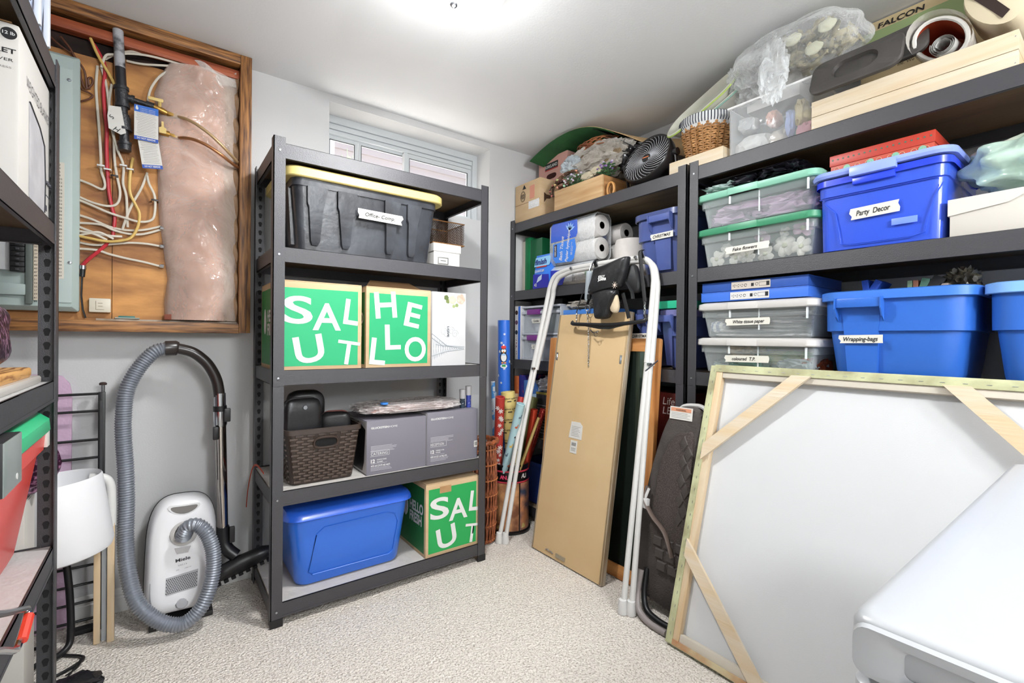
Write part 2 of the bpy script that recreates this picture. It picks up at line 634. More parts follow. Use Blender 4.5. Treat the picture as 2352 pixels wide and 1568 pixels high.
LV = [1.809, 1.385, .960, .505, .087]
cs_ = shelf_unit('black metal five-shelf rack standing alone in front of the window', (.327, 1.918, 0), 0, .95, .442, [1.809, 1.4226, .960, .505, .087], '7d6a54', top='cdc8c2')
bf_ = shelf_unit('black metal rack in the far corner behind the white tube swing frame', (1.768, 2.396, 0), -90, 1.243, .44, LV, '8d7a60')
bn_ = shelf_unit('black metal rack on the right wall with blue bins and clear totes', (1.768, 1.139, 0), -90, 1.243, .44, LV, '6a5236')
ls_ = shelf_unit('black metal rack cut off by the left edge of the picture', (-.232, .56, 0), 90, 1.243, .44, LV, '6d5a40', top='d6d4d2')
ZC = [1.809, 1.4226, .960, .505, .087]

# ------------------------------------------------------------ utility frame with plywood backing on the back wall
uf = thing('utility_frame', 'oak box frame with plywood backing around the wiring on back wall', 'frame', (0, 0, 0))
MB().box(.263, 2.30, 1.10, .305, 2.40, 2.282, .002).build('side_rail', OAKV, uf)
MB().box(-.735, 2.30, 2.240, .2625, 2.40, 2.282, .002).build('top_rail', OAK, uf)
MB().box(-.735, 2.30, 1.098, .2625, 2.40, 1.140, .002).build('bottom_rail', OAK, uf)
MB().box(-.735, 2.335, 2.192, .2625, 2.375, 2.228, .001).build('header', wood('a8552f', '7a3418', 0), uf)
MB().box(-.735, 2.368, 1.142, -.156, 2.385, 2.128).build('backing_board', PLY, uf, smooth=0)
MB().box(-.154, 2.368, 1.142, .03, 2.385, 2.155).build('backing_board', PLY, uf, smooth=0)
MB().box(-.735, 2.388, 1.142, .26, 2.398, 2.238).build('cavity_shade', M('33201a', .9, c2='1a100c', cs=8), uf, smooth=0, label='board coloured dark for the shaded stud cavity behind the plywood')  # flat board, the cavity's shade is put into its dark colour
MB().box(-.2, 2.355, 1.1405, .262, 2.385, 1.148).build('sill_strip', M('cfc6b8', .8, c2='8b7a66', cs=14), uf, smooth=0)

ep = thing('electrical_panel', 'grey-green steel breaker panel on the plywood behind left rack', 'electrical panel', (0, 0, 0))
GP = M('a9b8b4', .42)
q = MB().loft([rrect(.238, .464, .006, 0, n=2), rrect(.238, .464, .006, .022, n=2), rrect(.226, .452, .006, .040, n=2), rrect(.222, .448, .004, .044, n=2)])
q.xform(Matrix.Translation((-.484, 2.362, 1.634)) @ Matrix.Rotation(PI / 2, 4, 'X')).build('cover', GP, ep, smooth=20)
MB().box(-.345, 2.313, 1.20, -.262, 2.3178, 2.04, .002).build('cover_edge', M('b4c2be', .42), ep)
MB().box(-.66, 2.305, 1.22, -.362, 2.3178, 1.26, .006).build('door_ledge', GP, ep)
MB().box(-.38, 2.304, 1.19, -.362, 2.317, 1.95, .004).build('door_edge_shade', M('5f6863', .5), ep)  # grey strip painting in the shadow along the door edge
MB().box(-.60, 2.309, 1.305, -.418, 2.317, 1.90).build('circuit_chart', M('e6e8ea', .7), ep, smooth=0)
for k in range(22):
    br = MB().box(-.416, 2.298, 1.300 + k * .0175, -.381, 2.316, 1.316 + k * .0175, .001).build('breaker', BLACKP, ep)
    MB().box(-.402, 2.292, 1.304 + k * .0175, -.393, 2.299, 1.311 + k * .0175, .001).build('switch_lever', M('3a3a3e', .35), br)
ns = MB().box(-.300, 2.3115, 1.285, -.283, 2.3125, 1.70).build('number_strip', M('e9e2d3', .8), ep, smooth=0)
text(ns, '\n'.join(str(2 * k) for k in range(1, 33)), (-.297, 2.3113, 1.688), .0062, INK, ls=1.5, lift=.0006)
ns = MB().box(-.3605, 2.3115, 1.205, -.3465, 2.3125, 1.42).build('number_strip', M('e9d9c3', .8), ep, smooth=0)
text(ns, '\n'.join(str(k) for k in range(31, 65, 2)), (-.359, 2.3113, 1.402), .0062, INK, ls=1.5, lift=.0006)
for x, z in ((-.268, 1.345), (-.272, 2.0)):
    MB().lathe([(0, 0), (.006, 0), (.005, .003), (0, .0035)], 10, (x, 2.3125, z), (0, -1, 0)).build('screw', STEEL, ep)

# plastic wrapped insulation
ins = thing('insulation_batt', 'pink insulation bulging under clear plastic inside the oak frame', 'insulation', (0, 0, 0))
LX = [(1.148, .008), (1.22, .006), (1.318, .017), (1.40, .006), (1.457, 0), (1.55, -.012), (1.737, -.018), (1.85, -.022), (1.95, -.02), (2.05, -.03), (2.12, -.012), (2.2, .02)]


def lx(z):
    for (a, p), (b_, q_) in zip(LX, LX[1:]):
        if z <= b_:
            return p + (q_ - p) * max(0, (z - a) / (b_ - a))
    return LX[-1][1]


def insf(off, amp, sd, x1=.215):
    def f(u, v):
        z = 1.150 + 1.03 * v
        x = lx(z) + (x1 - lx(z)) * u
        d = math.sin(PI * min(1, max(0, u))) ** .55
        n = noise.noise(V((u * 2.2, v * 9, 1)))
        n2 = .5 - abs(noise.noise(V((u * 5, v * 16, 5 + sd))))
        y = 2.366 - (.048 + .012 * math.sin(v * 7)) * d - (.010 * n * .8 + amp * n2) * d - off * (.3 + d)
        return V((x, y, z))
    return f


MB().sheet(insf(0, .004, 1), 24, 90).build('fibre', M('d6a68e', .95, c2='98603f', cs=7, bump=.5, bs=60, mix=(.3, .7)), ins, smooth=60)
MB().sheet(insf(.010, .012, 3.3, .258), 34, 120).build('clear_wrap', film('f6ece4', .74, .05, .9, 8), ins, smooth=60)
MB().sheet(lambda u, v: V((.2 + .06 * u, 2.362 - .03 * abs(math.sin(v * 31 + u * 3)) * u - .01 * noise.noise(V((u * 3, v * 20, 2))), 1.15 + 1.08 * v)), 8, 90).build('clear_wrap', film('b79472', .35, .15, .8, 16), ins, smooth=60)
MB().sheet(lambda u, v: V((.05 + .2 * u, 2.335 - .012 * math.sin(u * 9 + v * 4), 2.12 + .03 * u + (.07 + .02 * math.sin(u * 6)) * v)), 14, 8).build('top_fold', film('e6e2dc', .45, .1, .8, 20), ins, smooth=60)
MB().blob((.088, 2.345, 2.186), .022, .012, .018, 4, .5, 4, 3).build('foam_wad', M('b5704c', .8), ins)

# gas pipe with valves and hose lines
gp = thing('gas_pipe', 'black iron gas pipe with brass valves running down the plywood', 'pipe', (0, 0, 0))
IRON = M('26272b', .38, bump=.5, bs=120)
BRASS = M('b08a4a', .35, m=.9)
YEL = M('e3c67c', .5)


def pz(z):
    return V((-.1405 + (2.26 - z) * .05, 2.330, z))


MB().tube([pz(2.24), pz(2.06)], .0165, 14).build('riser', M('a9a9ad', .4, c2='202024', cs=10, mix=(.55, .62), bump=.3, bs=90), gp)
MB().tube([pz(2.10), pz(2.0)], .0168, 14).build('riser', M('1c1c22', .35), gp)
MB().tube([pz(2.03), pz(1.80)], .0155, 14).build('drip_leg', IRON, gp)
for z0, z1, r in ((2.03, 2.018, .0235), (2.018, 1.965, .0205), (1.965, 1.952, .0235), (1.925, 1.915, .020), (1.915, 1.875, .0235), (1.875, 1.865, .026), (1.822, 1.812, .0215), (1.812, 1.79, .0195)):
    MB().tube([pz(z0), pz(z1)], r, 16).build('fitting', IRON, gp)
MB().tube([(-.128, 2.33, 1.994), (-.098, 2.33, 1.992)], .014, 14).build('fitting', IRON, gp)
MB().tube([(-.100, 2.33, 1.992), (-.09, 2.33, 1.991)], .0165, 14).build('fitting', IRON, gp)
MB().tube([(-.09, 2.33, 1.991), (-.045, 2.33, 1.986)], .0095, 12).build('branch_pipe', IRON, gp)
MB().tube([(-.055, 2.33, 1.987), (-.03, 2.33, 1.984)], .0135, 12).build('fitting', IRON, gp)
MB().tube([(-.03, 2.33, 1.984), (.0, 2.33, 1.975), (.012, 2.33, 1.971)], [.011, .012, .009], 12).build('valve_body', BRASS, gp)
MB().box(-.048, 2.306, 2.0, .0, 2.313, 2.013, .003).tube([(-.012, 2.325, 1.99), (-.012, 2.31, 2.004)], .006, 8).build('valve_handle', YEL, gp)
MB().tube([(.012, 2.33, 1.971), (.022, 2.33, 1.969), (.045, 2.33, 1.966)], [.010, .0115, .0095], 6).build('flare_nut', BRASS, gp, smooth=20)
MB().tube(smoothpath([(.040, 2.33, 1.966), (.065, 2.305, 1.958), (.10, 2.278, 1.938), (.15, 2.268, 1.905), (.19, 2.272, 1.874), (.225, 2.29, 1.848), (.256, 2.325, 1.832)], 4), .0062, 10).build('gas_line', M('b39770', .35, m=.4), gp)
MB().tube([(-.012, 2.335, 1.895), (.02, 2.335, 1.89)], .012, 12).build('valve_body', BRASS, gp)
MB().prism([(-.011, -.012), (.011, -.012), (.012, .008), (.004, .013), (.003, .034), (-.004, .034), (-.004, .013), (-.012, .008)], (-.002, 2.32, 1.897), (1, 0, 0), (0, 0, 1), (0, .006, 0)).build('valve_handle', YEL, gp)
MB().tube([(.02, 2.335, 1.89), (.034, 2.335, 1.887), (.05, 2.335, 1.884)], [.009, .011, .009], 6).build('flare_nut', BRASS, gp, smooth=20)
MB().tube(smoothpath([(.047, 2.335, 1.884), (.07, 2.305, 1.880), (.10, 2.282, 1.873), (.14, 2.270, 1.858), (.19, 2.272, 1.833), (.23, 2.295, 1.814), (.256, 2.325, 1.81)], 4), .0065, 10).build('copper_line', M('a8734c', .3, m=.7), gp)

# tags hanging from the pipe
BLU = M('2b62b8', .6)
PAPER = M('e9e6df', .8)


def gastag(label, o, w, h, tilt, head, foot):
    a = math.radians(tilt)
    u, v = V((math.cos(a), 0, math.sin(a))), V((-math.sin(a), 0, math.cos(a)))
    t = thing('paper_tag', label, 'tag', o)
    MB().prism([(0, 0), (w, 0), (w, -h), (0, -h)], (0, 0, 0), u, v, (0, .0012, 0)).build('card', PAPER, t, smooth=0)
    if head:
        hb = MB().prism([(0, 0), (w, 0), (w, -.026), (0, -.026)], (0, -.0006, 0), u, v, (0, .0004, 0)).build('blue_header', BLU, t, smooth=0)
        MB().prism([(0, -.016), (.005, -.020), (.009, -.015), (.006, -.006), (.004, -.001), (.001, -.008)], V((0, -.0012, 0)) + u * .004, u, v, (0, .0004, 0)).build('flame_mark', WTXT, hb, smooth=0)
        for k in range(3):
            text(hb, 'inspection appliance', u * .018 - v * (.012 + k * .006) + V((0, -.0008, 0)), .003, WTXT, u, v, w=w * .62, lift=.0002)
    fb = MB().prism([(0, -h + foot), (w, -h + foot), (w, -h), (0, -h)], (0, -.0006, 0), u, v, (0, .0004, 0)).build('blue_footer', M('2a4fa5', .6), t, smooth=0)
    text(fb, 'DO NOT REMOVE', u * w * .12 - v * (h - foot * .3) + V((0, -.0008, 0)), foot * .5, WTXT, u, v, fat=.02, w=w * .76, lift=.0002)
    ln = MB()
    r = random.Random(3)
    k = 0
    z = (.030 if head else .008)
    while z < h - foot - .004:
        a_ = r.uniform(.004, .012)
        ln.prism([(a_, -z), (w - r.uniform(.004, .02), -z), (w - .008, -z - .0009), (a_, -z - .0009)], (0, -.0006, 0), u, v, (0, .0004, 0))
        z += .0062
    ln.build('print_lines', M('7d7a78', .8), t, smooth=0)
    return t


gastag('white and blue printed safety tag hanging from the black gas pipe', (-.089, 2.298, 1.965), .0735, .132, 0, True, .014)
gastag('second crumpled printed tag under the blue and white one', (-.078, 2.304, 1.833), .064, .105, 8, False, .014)
wt = thing('handwritten_tag', 'white tag with marker letters hanging left of the gas pipe', 'tag', (-.163, 2.305, 1.94))
MB().prism([(0, 0), (.035, .004), (.05, -.09), (.035, -.1), (0, -.085), (-.004, -.04)], (0, 0, 0), (1, 0, 0), (0, 0, 1), (0, .001, 0)).build('card', PAPER, wt, smooth=0)
text(wt, 'H', (.012, -.001, -.088), .018, INK, u=(.9, 0, -.4), v=(.4, 0, .9), shear=.2)
text(wt, 'S', (.012, -.001, -.05), .016, INK, u=(.5, 0, .8), v=(-.8, 0, .5), shear=.2)

# wiring
WW, WR, WY, WB = M('d9d0c0', .5), M('b52a35', .4), M('d8b567', .5), M('5a3320', .5)
wires = {
    'r1': [(-.221, 2.19), (-.197, 2.148), (-.178, 2.098), (-.182, 2.015), (-.178, 1.935), (-.172, 1.872), (-.172, 1.790), (-.169, 1.708), (-.164, 1.627), (-.154, 1.564), (-.147, 1.532), (-.154, 1.456)],
    'r2': [(-.162, 1.442), (-.193, 1.400), (-.223, 1.365), (-.241, 1.339)],
    'y1': [(-.219, 2.19), (-.196, 2.128), (-.150, 2.038), (-.142, 1.97)],
    'y2': [(-.094, 1.773), (-.102, 1.704), (-.102, 1.637), (-.084, 1.590), (-.073, 1.558), (-.078, 1.507), (-.099, 1.462), (-.137, 1.444), (-.175, 1.439), (-.224, 1.445), (-.250, 1.450)],
    'w1': [(-.200, 2.099), (-.203, 2.009), (-.195, 1.882), (-.189, 1.769), (-.187, 1.705), (-.179, 1.674), (-.176, 1.650), (-.186, 1.636), (-.219, 1.649), (-.252, 1.661)],
    'w2': [(-.188, 2.095), (-.172, 2.019), (-.163, 1.923), (-.152, 1.861), (-.149, 1.762), (-.142, 1.698), (-.132, 1.634), (-.139, 1.591), (-.164, 1.575), (-.207, 1.579), (-.252, 1.597)],
    'w3': [(-.158, 2.040), (-.165, 1.955), (-.155, 1.860), (-.139, 1.790), (-.122, 1.736), (-.123, 1.669), (-.113, 1.621), (-.110, 1.538), (-.109, 1.504)],
    'w4': [(-.252, 1.584), (-.206, 1.565), (-.163, 1.548), (-.112, 1.535), (-.073, 1.528), (-.039, 1.538), (-.026, 1.566), (-.026, 1.635), (-.044, 1.682), (-.050, 1.715)],
    'w5': [(-.252, 1.530), (-.212, 1.518), (-.163, 1.498), (-.112, 1.492), (-.059, 1.501), (.002, 1.528)],
    'w6': [(-.248, 1.500), (-.187, 1.501), (-.150, 1.486), (-.105, 1.478), (-.059, 1.484), (.002, 1.515)],
    'w7': [(-.252, 1.486), (-.206, 1.468), (-.163, 1.462), (-.125, 1.465)],
    'w8': [(-.252, 1.468), (-.206, 1.462), (-.169, 1.445)],
    'w9': [(-.252, 1.429), (-.205, 1.423), (-.150, 1.434), (-.099, 1.445), (-.046, 1.447), (.002, 1.443)],
    'w10': [(-.252, 1.404), (-.199, 1.404), (-.162, 1.393), (-.111, 1.382), (-.059, 1.374), (-.002, 1.362)],
    'w11': [(-.050, 1.727), (-.067, 1.663), (-.093, 1.599), (-.113, 1.537), (-.125, 1.49)],
    'w12': [(-.188, 2.09), (-.175, 2.135), (-.151, 2.149), (-.102, 2.170), (-.036, 2.183), (.055, 2.185), (.088, 2.186)],
    'w13': [(-.178, 2.131), (-.151, 2.154), (-.103, 2.186), (-.06, 2.19)],
    'w14': [(-.115, 2.146), (-.063, 2.148), (.034, 2.174), (.085, 2.178)],
    'w15': [(.070, 2.176), (.006, 2.138), (-.035, 2.072), (-.049, 2.008), (-.052, 1.93)],
    'w17': [(-.252, 1.45), (-.22, 1.462), (-.19, 1.47), (-.15, 1.452)],
    'b1': [(-.326, 2.157), (-.303, 2.134), (-.268, 2.110), (-.251, 2.073), (-.243, 2.027), (-.233, 1.999), (-.221, 2.009), (-.212, 2.03), (-.217, 2.045), (-.226, 2.035), (-.221, 2.003)],
    'b2': [(-.256, 2.009), (-.239, 1.990), (-.222, 1.985), (-.212, 1.975), (-.232, 1.954), (-.256, 1.945)],
    'b3': [(-.30, 2.165), (-.275, 2.13), (-.26, 2.10), (-.235, 2.06), (-.228, 2.0)],
}


wl = {'r': ('red electrical cable', WR, .0062), 'y': ('yellow electrical cable', WY, .0050), 'w': ('white electrical cable', WW, .0043), 'b': ('brown wire', WB, .0035)}
desc = {
    'r1': 'red cable hanging down the middle of the plywood', 'r2': 'short red cable bending into the panel bottom',
    'y1': 'yellow cable crossing behind the grey pipe top', 'y2': 'yellow cable below the paper tags curving into the panel',
    'w1': 'leftmost white cable hanging beside the panel edge', 'w2': 'white cable hanging just right of the red one', 'w3': 'white cable hanging behind the black drip leg',
    'w4': 'white cable looping up to a staple left of insulation', 'w5': 'upper of two white cables running into the insulation edge', 'w6': 'lower of two white cables running into the insulation edge',
    'w7': 'short white cable from panel ending mid board, upper one', 'w8': 'short white cable from panel ending mid board, lower one', 'w9': 'white cable level with the panel connector, second from bottom',
    'w10': 'lowest white cable sloping down to the insulation', 'w11': 'white cable slanting down leftwards below the paper tags', 'w12': 'upper white cable running under the red header beam', 'w13': 'thin white cable at the very top behind the pipe',
    'w14': 'lower white cable running right under the header beam', 'w15': 'white cable arching down left of the insulation top', 'w17': 'white cable curving from panel under the yellow one',
    'b1': 'brown wire curling over the panel top', 'b2': 'brown wire loop beside the panel upper edge', 'b3': 'second brown wire above the panel corner'}
for i, (k, pts) in enumerate(wires.items()):
    nm, m_, r_ = wl[k[0]]
    yy = 2.358 - .005 * (i % 4)
    o = MB().tube(smoothpath([(x, yy - (.004 if 0 < j < len(pts) - 1 else -.004), z) for j, (x, z) in enumerate(pts)], 5), r_, 8, flat=(1, .6) if k[0] == 'w' else None).build('cable', m_)
    tag(o, desc[k], 'cable', 'cables on the plywood')
for i, (x, z, s_) in enumerate(((-.187, 1.72, 'left white cable'), (-.168, 1.71, 'red cable'), (-.122, 1.735, 'white cable behind the tags'), (-.102, 1.725, 'yellow cable'), (-.026, 1.62, 'looped white cable'), (-.148, 1.69, 'second white cable'))):
    tag(MB().box(x - .011, 2.332, z - .003, x + .011, 2.336, z + .003, .001).box(x - .011, 2.334, z - .003, x - .009, 2.368, z + .003).box(x + .009, 2.334, z - .003, x + .011, 2.368, z + .003).build('cable_staple', WHITE if i < 4 else BLACKP),
        'small staple clamping the %s to plywood' % s_, 'staple', 'cable staples')
for i, z in enumerate((1.516, 1.443, 1.364)):
    tag(MB().tube([(-.008, 2.352, z), (.004, 2.352, z - .001)], .008, 8).build('cable_clamp', STEEL), ('upper', 'middle', 'lowest')[i] + ' metal clamp where white cables meet the insulation', 'clamp', 'metal cable clamps')
pc = thing('plug_connector', 'small black connector under the red cable at panel edge', 'connector', (-.236, 2.345, 1.33))
MB().tube([(0, 0, .012), (0, 0, -.002)], .010, 10).build('collar', STEEL, pc)
MB().tube([(0, 0, -.002), (-.002, 0, -.03)], .008, 10).build('body', BLACKP, pc)
MB().tube([(-.002, 0, -.03), (-.004, 0, -.1), (.0, 0, -.15), (.008, 0, -.182)], .003, 6).build('cord', BLACKP, pc)
jk = thing('wall_jack', 'ivory phone jack box screwed low on the plywood', 'wall jack', (-.188, 2.366, 1.197))
MB().box(-.031, -.024, -.0265, .031, 0, .0265, .004).build('cover', M('ece3cf', .4), jk)
MB().box(-.012, -.0252, -.016, -.0105, -.024, .016).box(-.012, -.0252, -.0165, .012, -.024, -.015).box(-.005, -.0252, -.004, .008, -.024, -.002).box(-.005, -.0252, .007, .008, -.024, .009).build('socket_slot', M('9b8f78', .6), jk)
sb = thing('circuit_strip', 'small green circuit board lying on the frame ledge', 'circuit board', (-.145, 2.362, 1.150))
MB().box(0, -.012, 0, .074, .004, .004).build('board', M('9aa59a', .5), sb, smooth=0)
MB().box(.01, -.012, .004, .06, -.006, .010, .001).build('terminal_block', M('2e6f6a', .5), sb)
tag(MB().box(0, 0, 0, .024, .02, .022, .002).build('wood_block', M('7a3d28', .7)), 'small reddish wood block on the frame ledge', 'wood block', loc=(.006, 2.325, 1.149))

# ------------------------------------------------------------ reusable builders (front face at local y=0, x to the right, y away from the viewer)
def loft_body(W, D, prof, r, n=4, cap1=False):
    """prof: (z, inset) outer wall from bottom to top, then the inner wall if wanted"""
    return MB().loft([rrect(W / 2 - i, D / 2 - i, max(.002, r - i * .3), z, W / 2, D / 2, n) for z, i in prof], True, cap1)


def open_tub(W, D, H, ins, r, wall=.003, z0=0):
    return loft_body(W, D, [(z0, ins + .01), (z0 + .008, ins), (H, 0), (H, wall), (z0 + .012, ins + wall)], r, cap1=True)


def plain_box(name, label, cat, loc, rz, W, D, H, m, group=None, bev=.002):
    t = thing(name, label, cat, loc, rz, group)
    MB().box(0, 0, 0, W, D, H, bev).build('body', m, t)
    return t


def letters(parent, seq, m, o=(0, 0, 0), k=1., u=(1, 0, 0), fat=.02):
    for ch, x, z, w_, h_, a in seq:
        a = math.radians(a)
        U = V(u)
        uu, vv = U * math.cos(a) + V((0, 0, math.sin(a))), -U * math.sin(a) + V((0, 0, math.cos(a)))
        text(parent, ch, V(o) + U * x * k + V((0, 0, z * k)), h_ * k * .93, m, uu, vv, fat=.004 if ch == 'T' else fat, w=w_ * k, name='letter', lift=.0008)


SALUT = [('S', .008, .172, .108, .118, 0), ('A', .116, .147, .112, .12, 0), ('L', .236, .176, .062, .116, -7), ('U', .058, .008, .112, .118, 10), ('T', .205, .01, .092, .112, -8)]
HELLO = [('H', .028, .2, .098, .125, 5), ('E', .156, .175, .074, .118, -11), ('L', .072, .065, .072, .12, 2), ('L', .0, .005, .07, .125, -6), ('O', .162, .013, .104, .118, 0)]


def meal_box(label, loc, kind, W=.32, D=.34, H=.345, green='1fa56c', side='237a3a', flap=0, k=1.):
    t = thing('cardboard_box', label, 'box', loc, 0, 'green printed delivery boxes')
    MB().box(0, 0, 0, W, D, H - .004, .003).build('body', CARDL, t)
    lid = MB().box(.001, .001, H - .004, W - .001, D / 2 - .001, H, .001).build('top_flap', CARDL, t)
    MB().box(.001, D / 2 + .001, H - .004, W - .001, D - .001, H, .001).build('top_flap', CARDL, t)
    p = MB().box(.014, -.0006, .016, W - .016, .001, H - .028).build('green_panel', M(green, .55), t, smooth=0)
    letters(p, SALUT if kind == 'S' else HELLO, WTXT, (.014, -.0006, .016), k * (.97 if kind == 'S' else .98))
    q = MB().box(-.0006, .016, .016, .001, D - .014, H - .025).build('side_panel', M(side, .55), t, smooth=0)
    text(q, 'HELLO\nFRESH', (-.0006, D * .56, .19), .046, WTXT, u=(0, -1, 0), fat=.035, w=D * .48, ls=.86)
    MB().prism([(math.cos(a * PI / 8) * .024 * (1 + .12 * math.cos(a * 1.3)), math.sin(a * PI / 8) * .052) for a in range(16)], (-.0008, D * .72, .19), (0, -1, 0), (0, 0, 1), (-.0006, 0, 0)).build('logo', WTXT, q, smooth=0)
    if flap:
        MB().prism([(0, 0), (W - .03, 0), (W - .06, D * .42), (.05, D * .42)], (.02, .06, H), (1, 0, 0), V((0, .62, .78 * .36)), (0, .002, .003)).build('raised_flap', CARD, t, smooth=0)
    return t


# ------------------------------------------------------------ central rack
z = 1.4226
bt = thing('storage_tote', 'black ribbed tote with pale yellow lid on the top level', 'storage tote', (.398, 1.950, z - .0028))
BT = M('292a2e', .34, bump=.4, bs=30, c2='44474d', cs=7, mix=(.35, .75))
W, D, H = .622, .395, .285
loft_body(W, D, [(0, .040), (.008, .030), (H - .03, .006), (H - .03, 0), (H, 0), (H, .004), (.01, .036)], .035, cap1=True).build('body', BT, bt)
for x0, x1, x2, x3 in ((.052, .128, .070, .104), (.168, .246, .190, .224), (.365, .437, .378, .410), (.468, .535, .480, .510)):
    MB().loft([[V((x0, -.012, .255)), V((x1, -.012, .255)), V((x1, .012, .255)), V((x0, .012, .255))],
               [V((x0 + .002, -.007, .19)), V((x1 - .010, -.007, .19)), V((x1 - .01, .022, .19)), V((x0 + .002, .022, .19))],
               [V((x0 + .008, -.005, .175)), V((x1 - .014, -.005, .175)), V((x1 - .014, .022, .175)), V((x0 + .008, .022, .175))],
               [V((x2, .006, .045)), V((x3, .006, .045)), V((x3, .034, .045)), V((x2, .034, .045))],
               [V((x2 + .006, .013, .030)), V((x3 - .006, .013, .030)), V((x3 - .006, .034, .030)), V((x2 + .006, .034, .030))]]).build('rib', BT, bt, smooth=25)
for y0 in (.06, .2):
    MB().loft([[V((-.004, y0, .255)), V((.03, y0, .255)), V((.03, y0 + .09, .255)), V((-.004, y0 + .09, .255))], [V((.012, y0 + .02, .035)), V((.04, y0 + .02, .035)), V((.04, y0 + .06, .035)), V((.012, y0 + .06, .035))]]).build('rib', BT, bt, smooth=25)
MB().loft([rrect(W / 2 + .034, D / 2 + .012, .06, H, W / 2, D / 2, 8), rrect(W / 2 + .036, D / 2 + .016, .062, H + .004, W / 2, D / 2, 8), rrect(W / 2 + .036, D / 2 + .016, .062, H + .032, W / 2, D / 2, 8),
           rrect(W / 2 + .026, D / 2 + .008, .055, H + .040, W / 2, D / 2, 8), rrect(W / 2 - .01, D / 2 - .02, .04, H + .036, W / 2, D / 2, 8)]).build('lid', M('e4cf84', .45), bt)
tape(bt, (.345, -.014, .178), .19, .040, 'Office- Comp.', .016, -1, ox=.14, seed=2, tw=.13)
for x in (.245, .44):
    pass

wb = thing('small_box', 'white lidded box with metal label holder under the mesh basket', 'box', (1.068, 2.085, z - .0028))
MB().box(.004, .004, 0, .150, .2, .105, .002).build('body', M('e9e6e1', .7), wb)
MB().box(0, 0, .098, .156, .206, .138, .003).build('lid', M('efece8', .7), wb)
lh = MB().box(.025, .0015, .035, .085, .004, .07, .001).build('label_holder', M('8b8a88', .4, m=.6), wb)
MB().box(.031, .0008, .040, .079, .002, .065).build('paper_insert', PAPER, lh, smooth=0)
MB().box(.040, .0002, .051, .070, .0009, .054).build('print_line', INK, lh, smooth=0)

mb_ = thing('mesh_basket', 'copper rimmed black wire mesh basket on the small white box', 'basket', (1.072, 2.10, z + .1358))
m = MB()
W, D, H = .178, .19, .115
for (ax, L) in ((0, W), (1, D)):
    for off in (0, 1):
        nn = int(L / .0105)
        for i in range(-8, nn):
            for s_ in (1, -1):
                a, b_ = i * .0105, i * .0105 + .0105 * 8
                p, q = (a, 0.006), (b_, H - .004)
                if s_ < 0:
                    p, q = (b_, .006), (a, H - .004)
                pts = []
                for tt in range(9):
                    xx = p[0] + (q[0] - p[0]) * tt / 8
                    if 0 <= xx <= L:
                        pts.append((xx, p[1] + (q[1] - p[1]) * tt / 8))
                if len(pts) > 1:
                    c3 = [(x, off * D, zz) if ax == 0 else (off * W, x, zz) for x, zz in (pts[0], pts[-1])]
                    m.tube(c3, .0011, 4)
m.build('wire_mesh', M('5a4230', .4, m=.5), mb_, smooth=0, kind='stuff')
for hh, rr in ((H, .003), (.004, .003)):
    MB().tube([(0, 0, hh), (W, 0, hh), (W, D, hh), (0, D, hh)], rr, 8, closed=True).build('rim_wire', M('a87848', .35, m=.6), mb_)
MB().box(.002, .002, 0, W - .002, D - .002, .003).build('base', M('8a6a48', .5, m=.4), mb_, smooth=0)

z = .960 - .0028
meal_box('green box lettered SALUT on the rack middle shelf, far left', (.345, 1.938, z), 'S', flap=0)
meal_box('green box lettered HELLO with one top flap raised', (.683, 1.938, z), 'H', W=.299, green='1fa269', flap=1)
vb = thing('keepsake_box', 'white keepsake box printed with roses, LOVE and a lattice tower', 'box', (.988, 1.936, z))
MB().box(0, 0, 0, .178, .3, .343, .002).build('body', M('e6e6e8', .65), vb)
sp = M('9aa2a8', .8)
g = MB()
for (x0, z0, x1, z1) in ((.0, .15, .075, .095), (.0, .048, .075, .068), (.075, .095, .17, .09), (.075, .068, .17, .078), (.0, .13, .06, .09), (.02, .1, .16, .083)):
    g.tube([(x0, -.0004, z0), (x1, -.0004, z1)], .0013, 4)
for k in range(14):
    x = .004 + k * .012
    hgt = .05 * max(.1, 1 - k / 9)
    g.tube([(x, -.0004, .082 - hgt), (x + .01, -.0004, .082 + hgt)], .0007, 4)
    g.tube([(x + .01, -.0004, .082 - hgt), (x, -.0004, .082 + hgt)], .0007, 4)
g.build('tower_print', sp, vb, smooth=0)
g = MB()
for cx, cz in ((.06, .16), (.1, .165), (.075, .15), (.12, .15)):
    g.tube([(cx + .018 * math.cos(a * .5) * (1 - a / 26), -.0004, cz + .02 * math.sin(a * .5) * (1 - a / 26)) for a in range(20)], .0007, 4)
g.build('scroll_print', M('c3c7ca', .8), vb, smooth=0)
text(vb, 'LOVE', (.078, -.0006, .185), .010, M('5d646a', .8), u=(0, 0, -1), v=(1, 0, 0), fat=.03, w=.05)
for nm, cx, cz, r_, cl_ in (('rose_print', .150, .315, .024, 'd79a84'), ('rose_print', .105, .310, .020, 'c9cfa8'), ('leaf_print', .072, .318, .014, '5d6b3c'), ('leaf_print', .080, .302, .012, '74824c'), ('leaf_print', .128, .285, .010, '8a9a62'), ('leaf_print', .112, .280, .009, '9aa86f')):
    g = MB()
    for k in range(5):
        a = k * 1.256
        rr = r_ * (.62 if 'rose' in nm else .5)
        g.prism([(rr * math.cos(q * PI / 5), rr * math.sin(q * PI / 5)) for q in range(10)], (cx + .42 * r_ * math.cos(a), -.0003 - .0001 * k, cz + .42 * r_ * math.sin(a)), (1, 0, 0), (0, 0, 1), (0, .0002, 0))
    g.build(nm, M(cl_, .8, c2='f0d8c8' if 'rose' in nm else None, cs=60), vb, smooth=0)

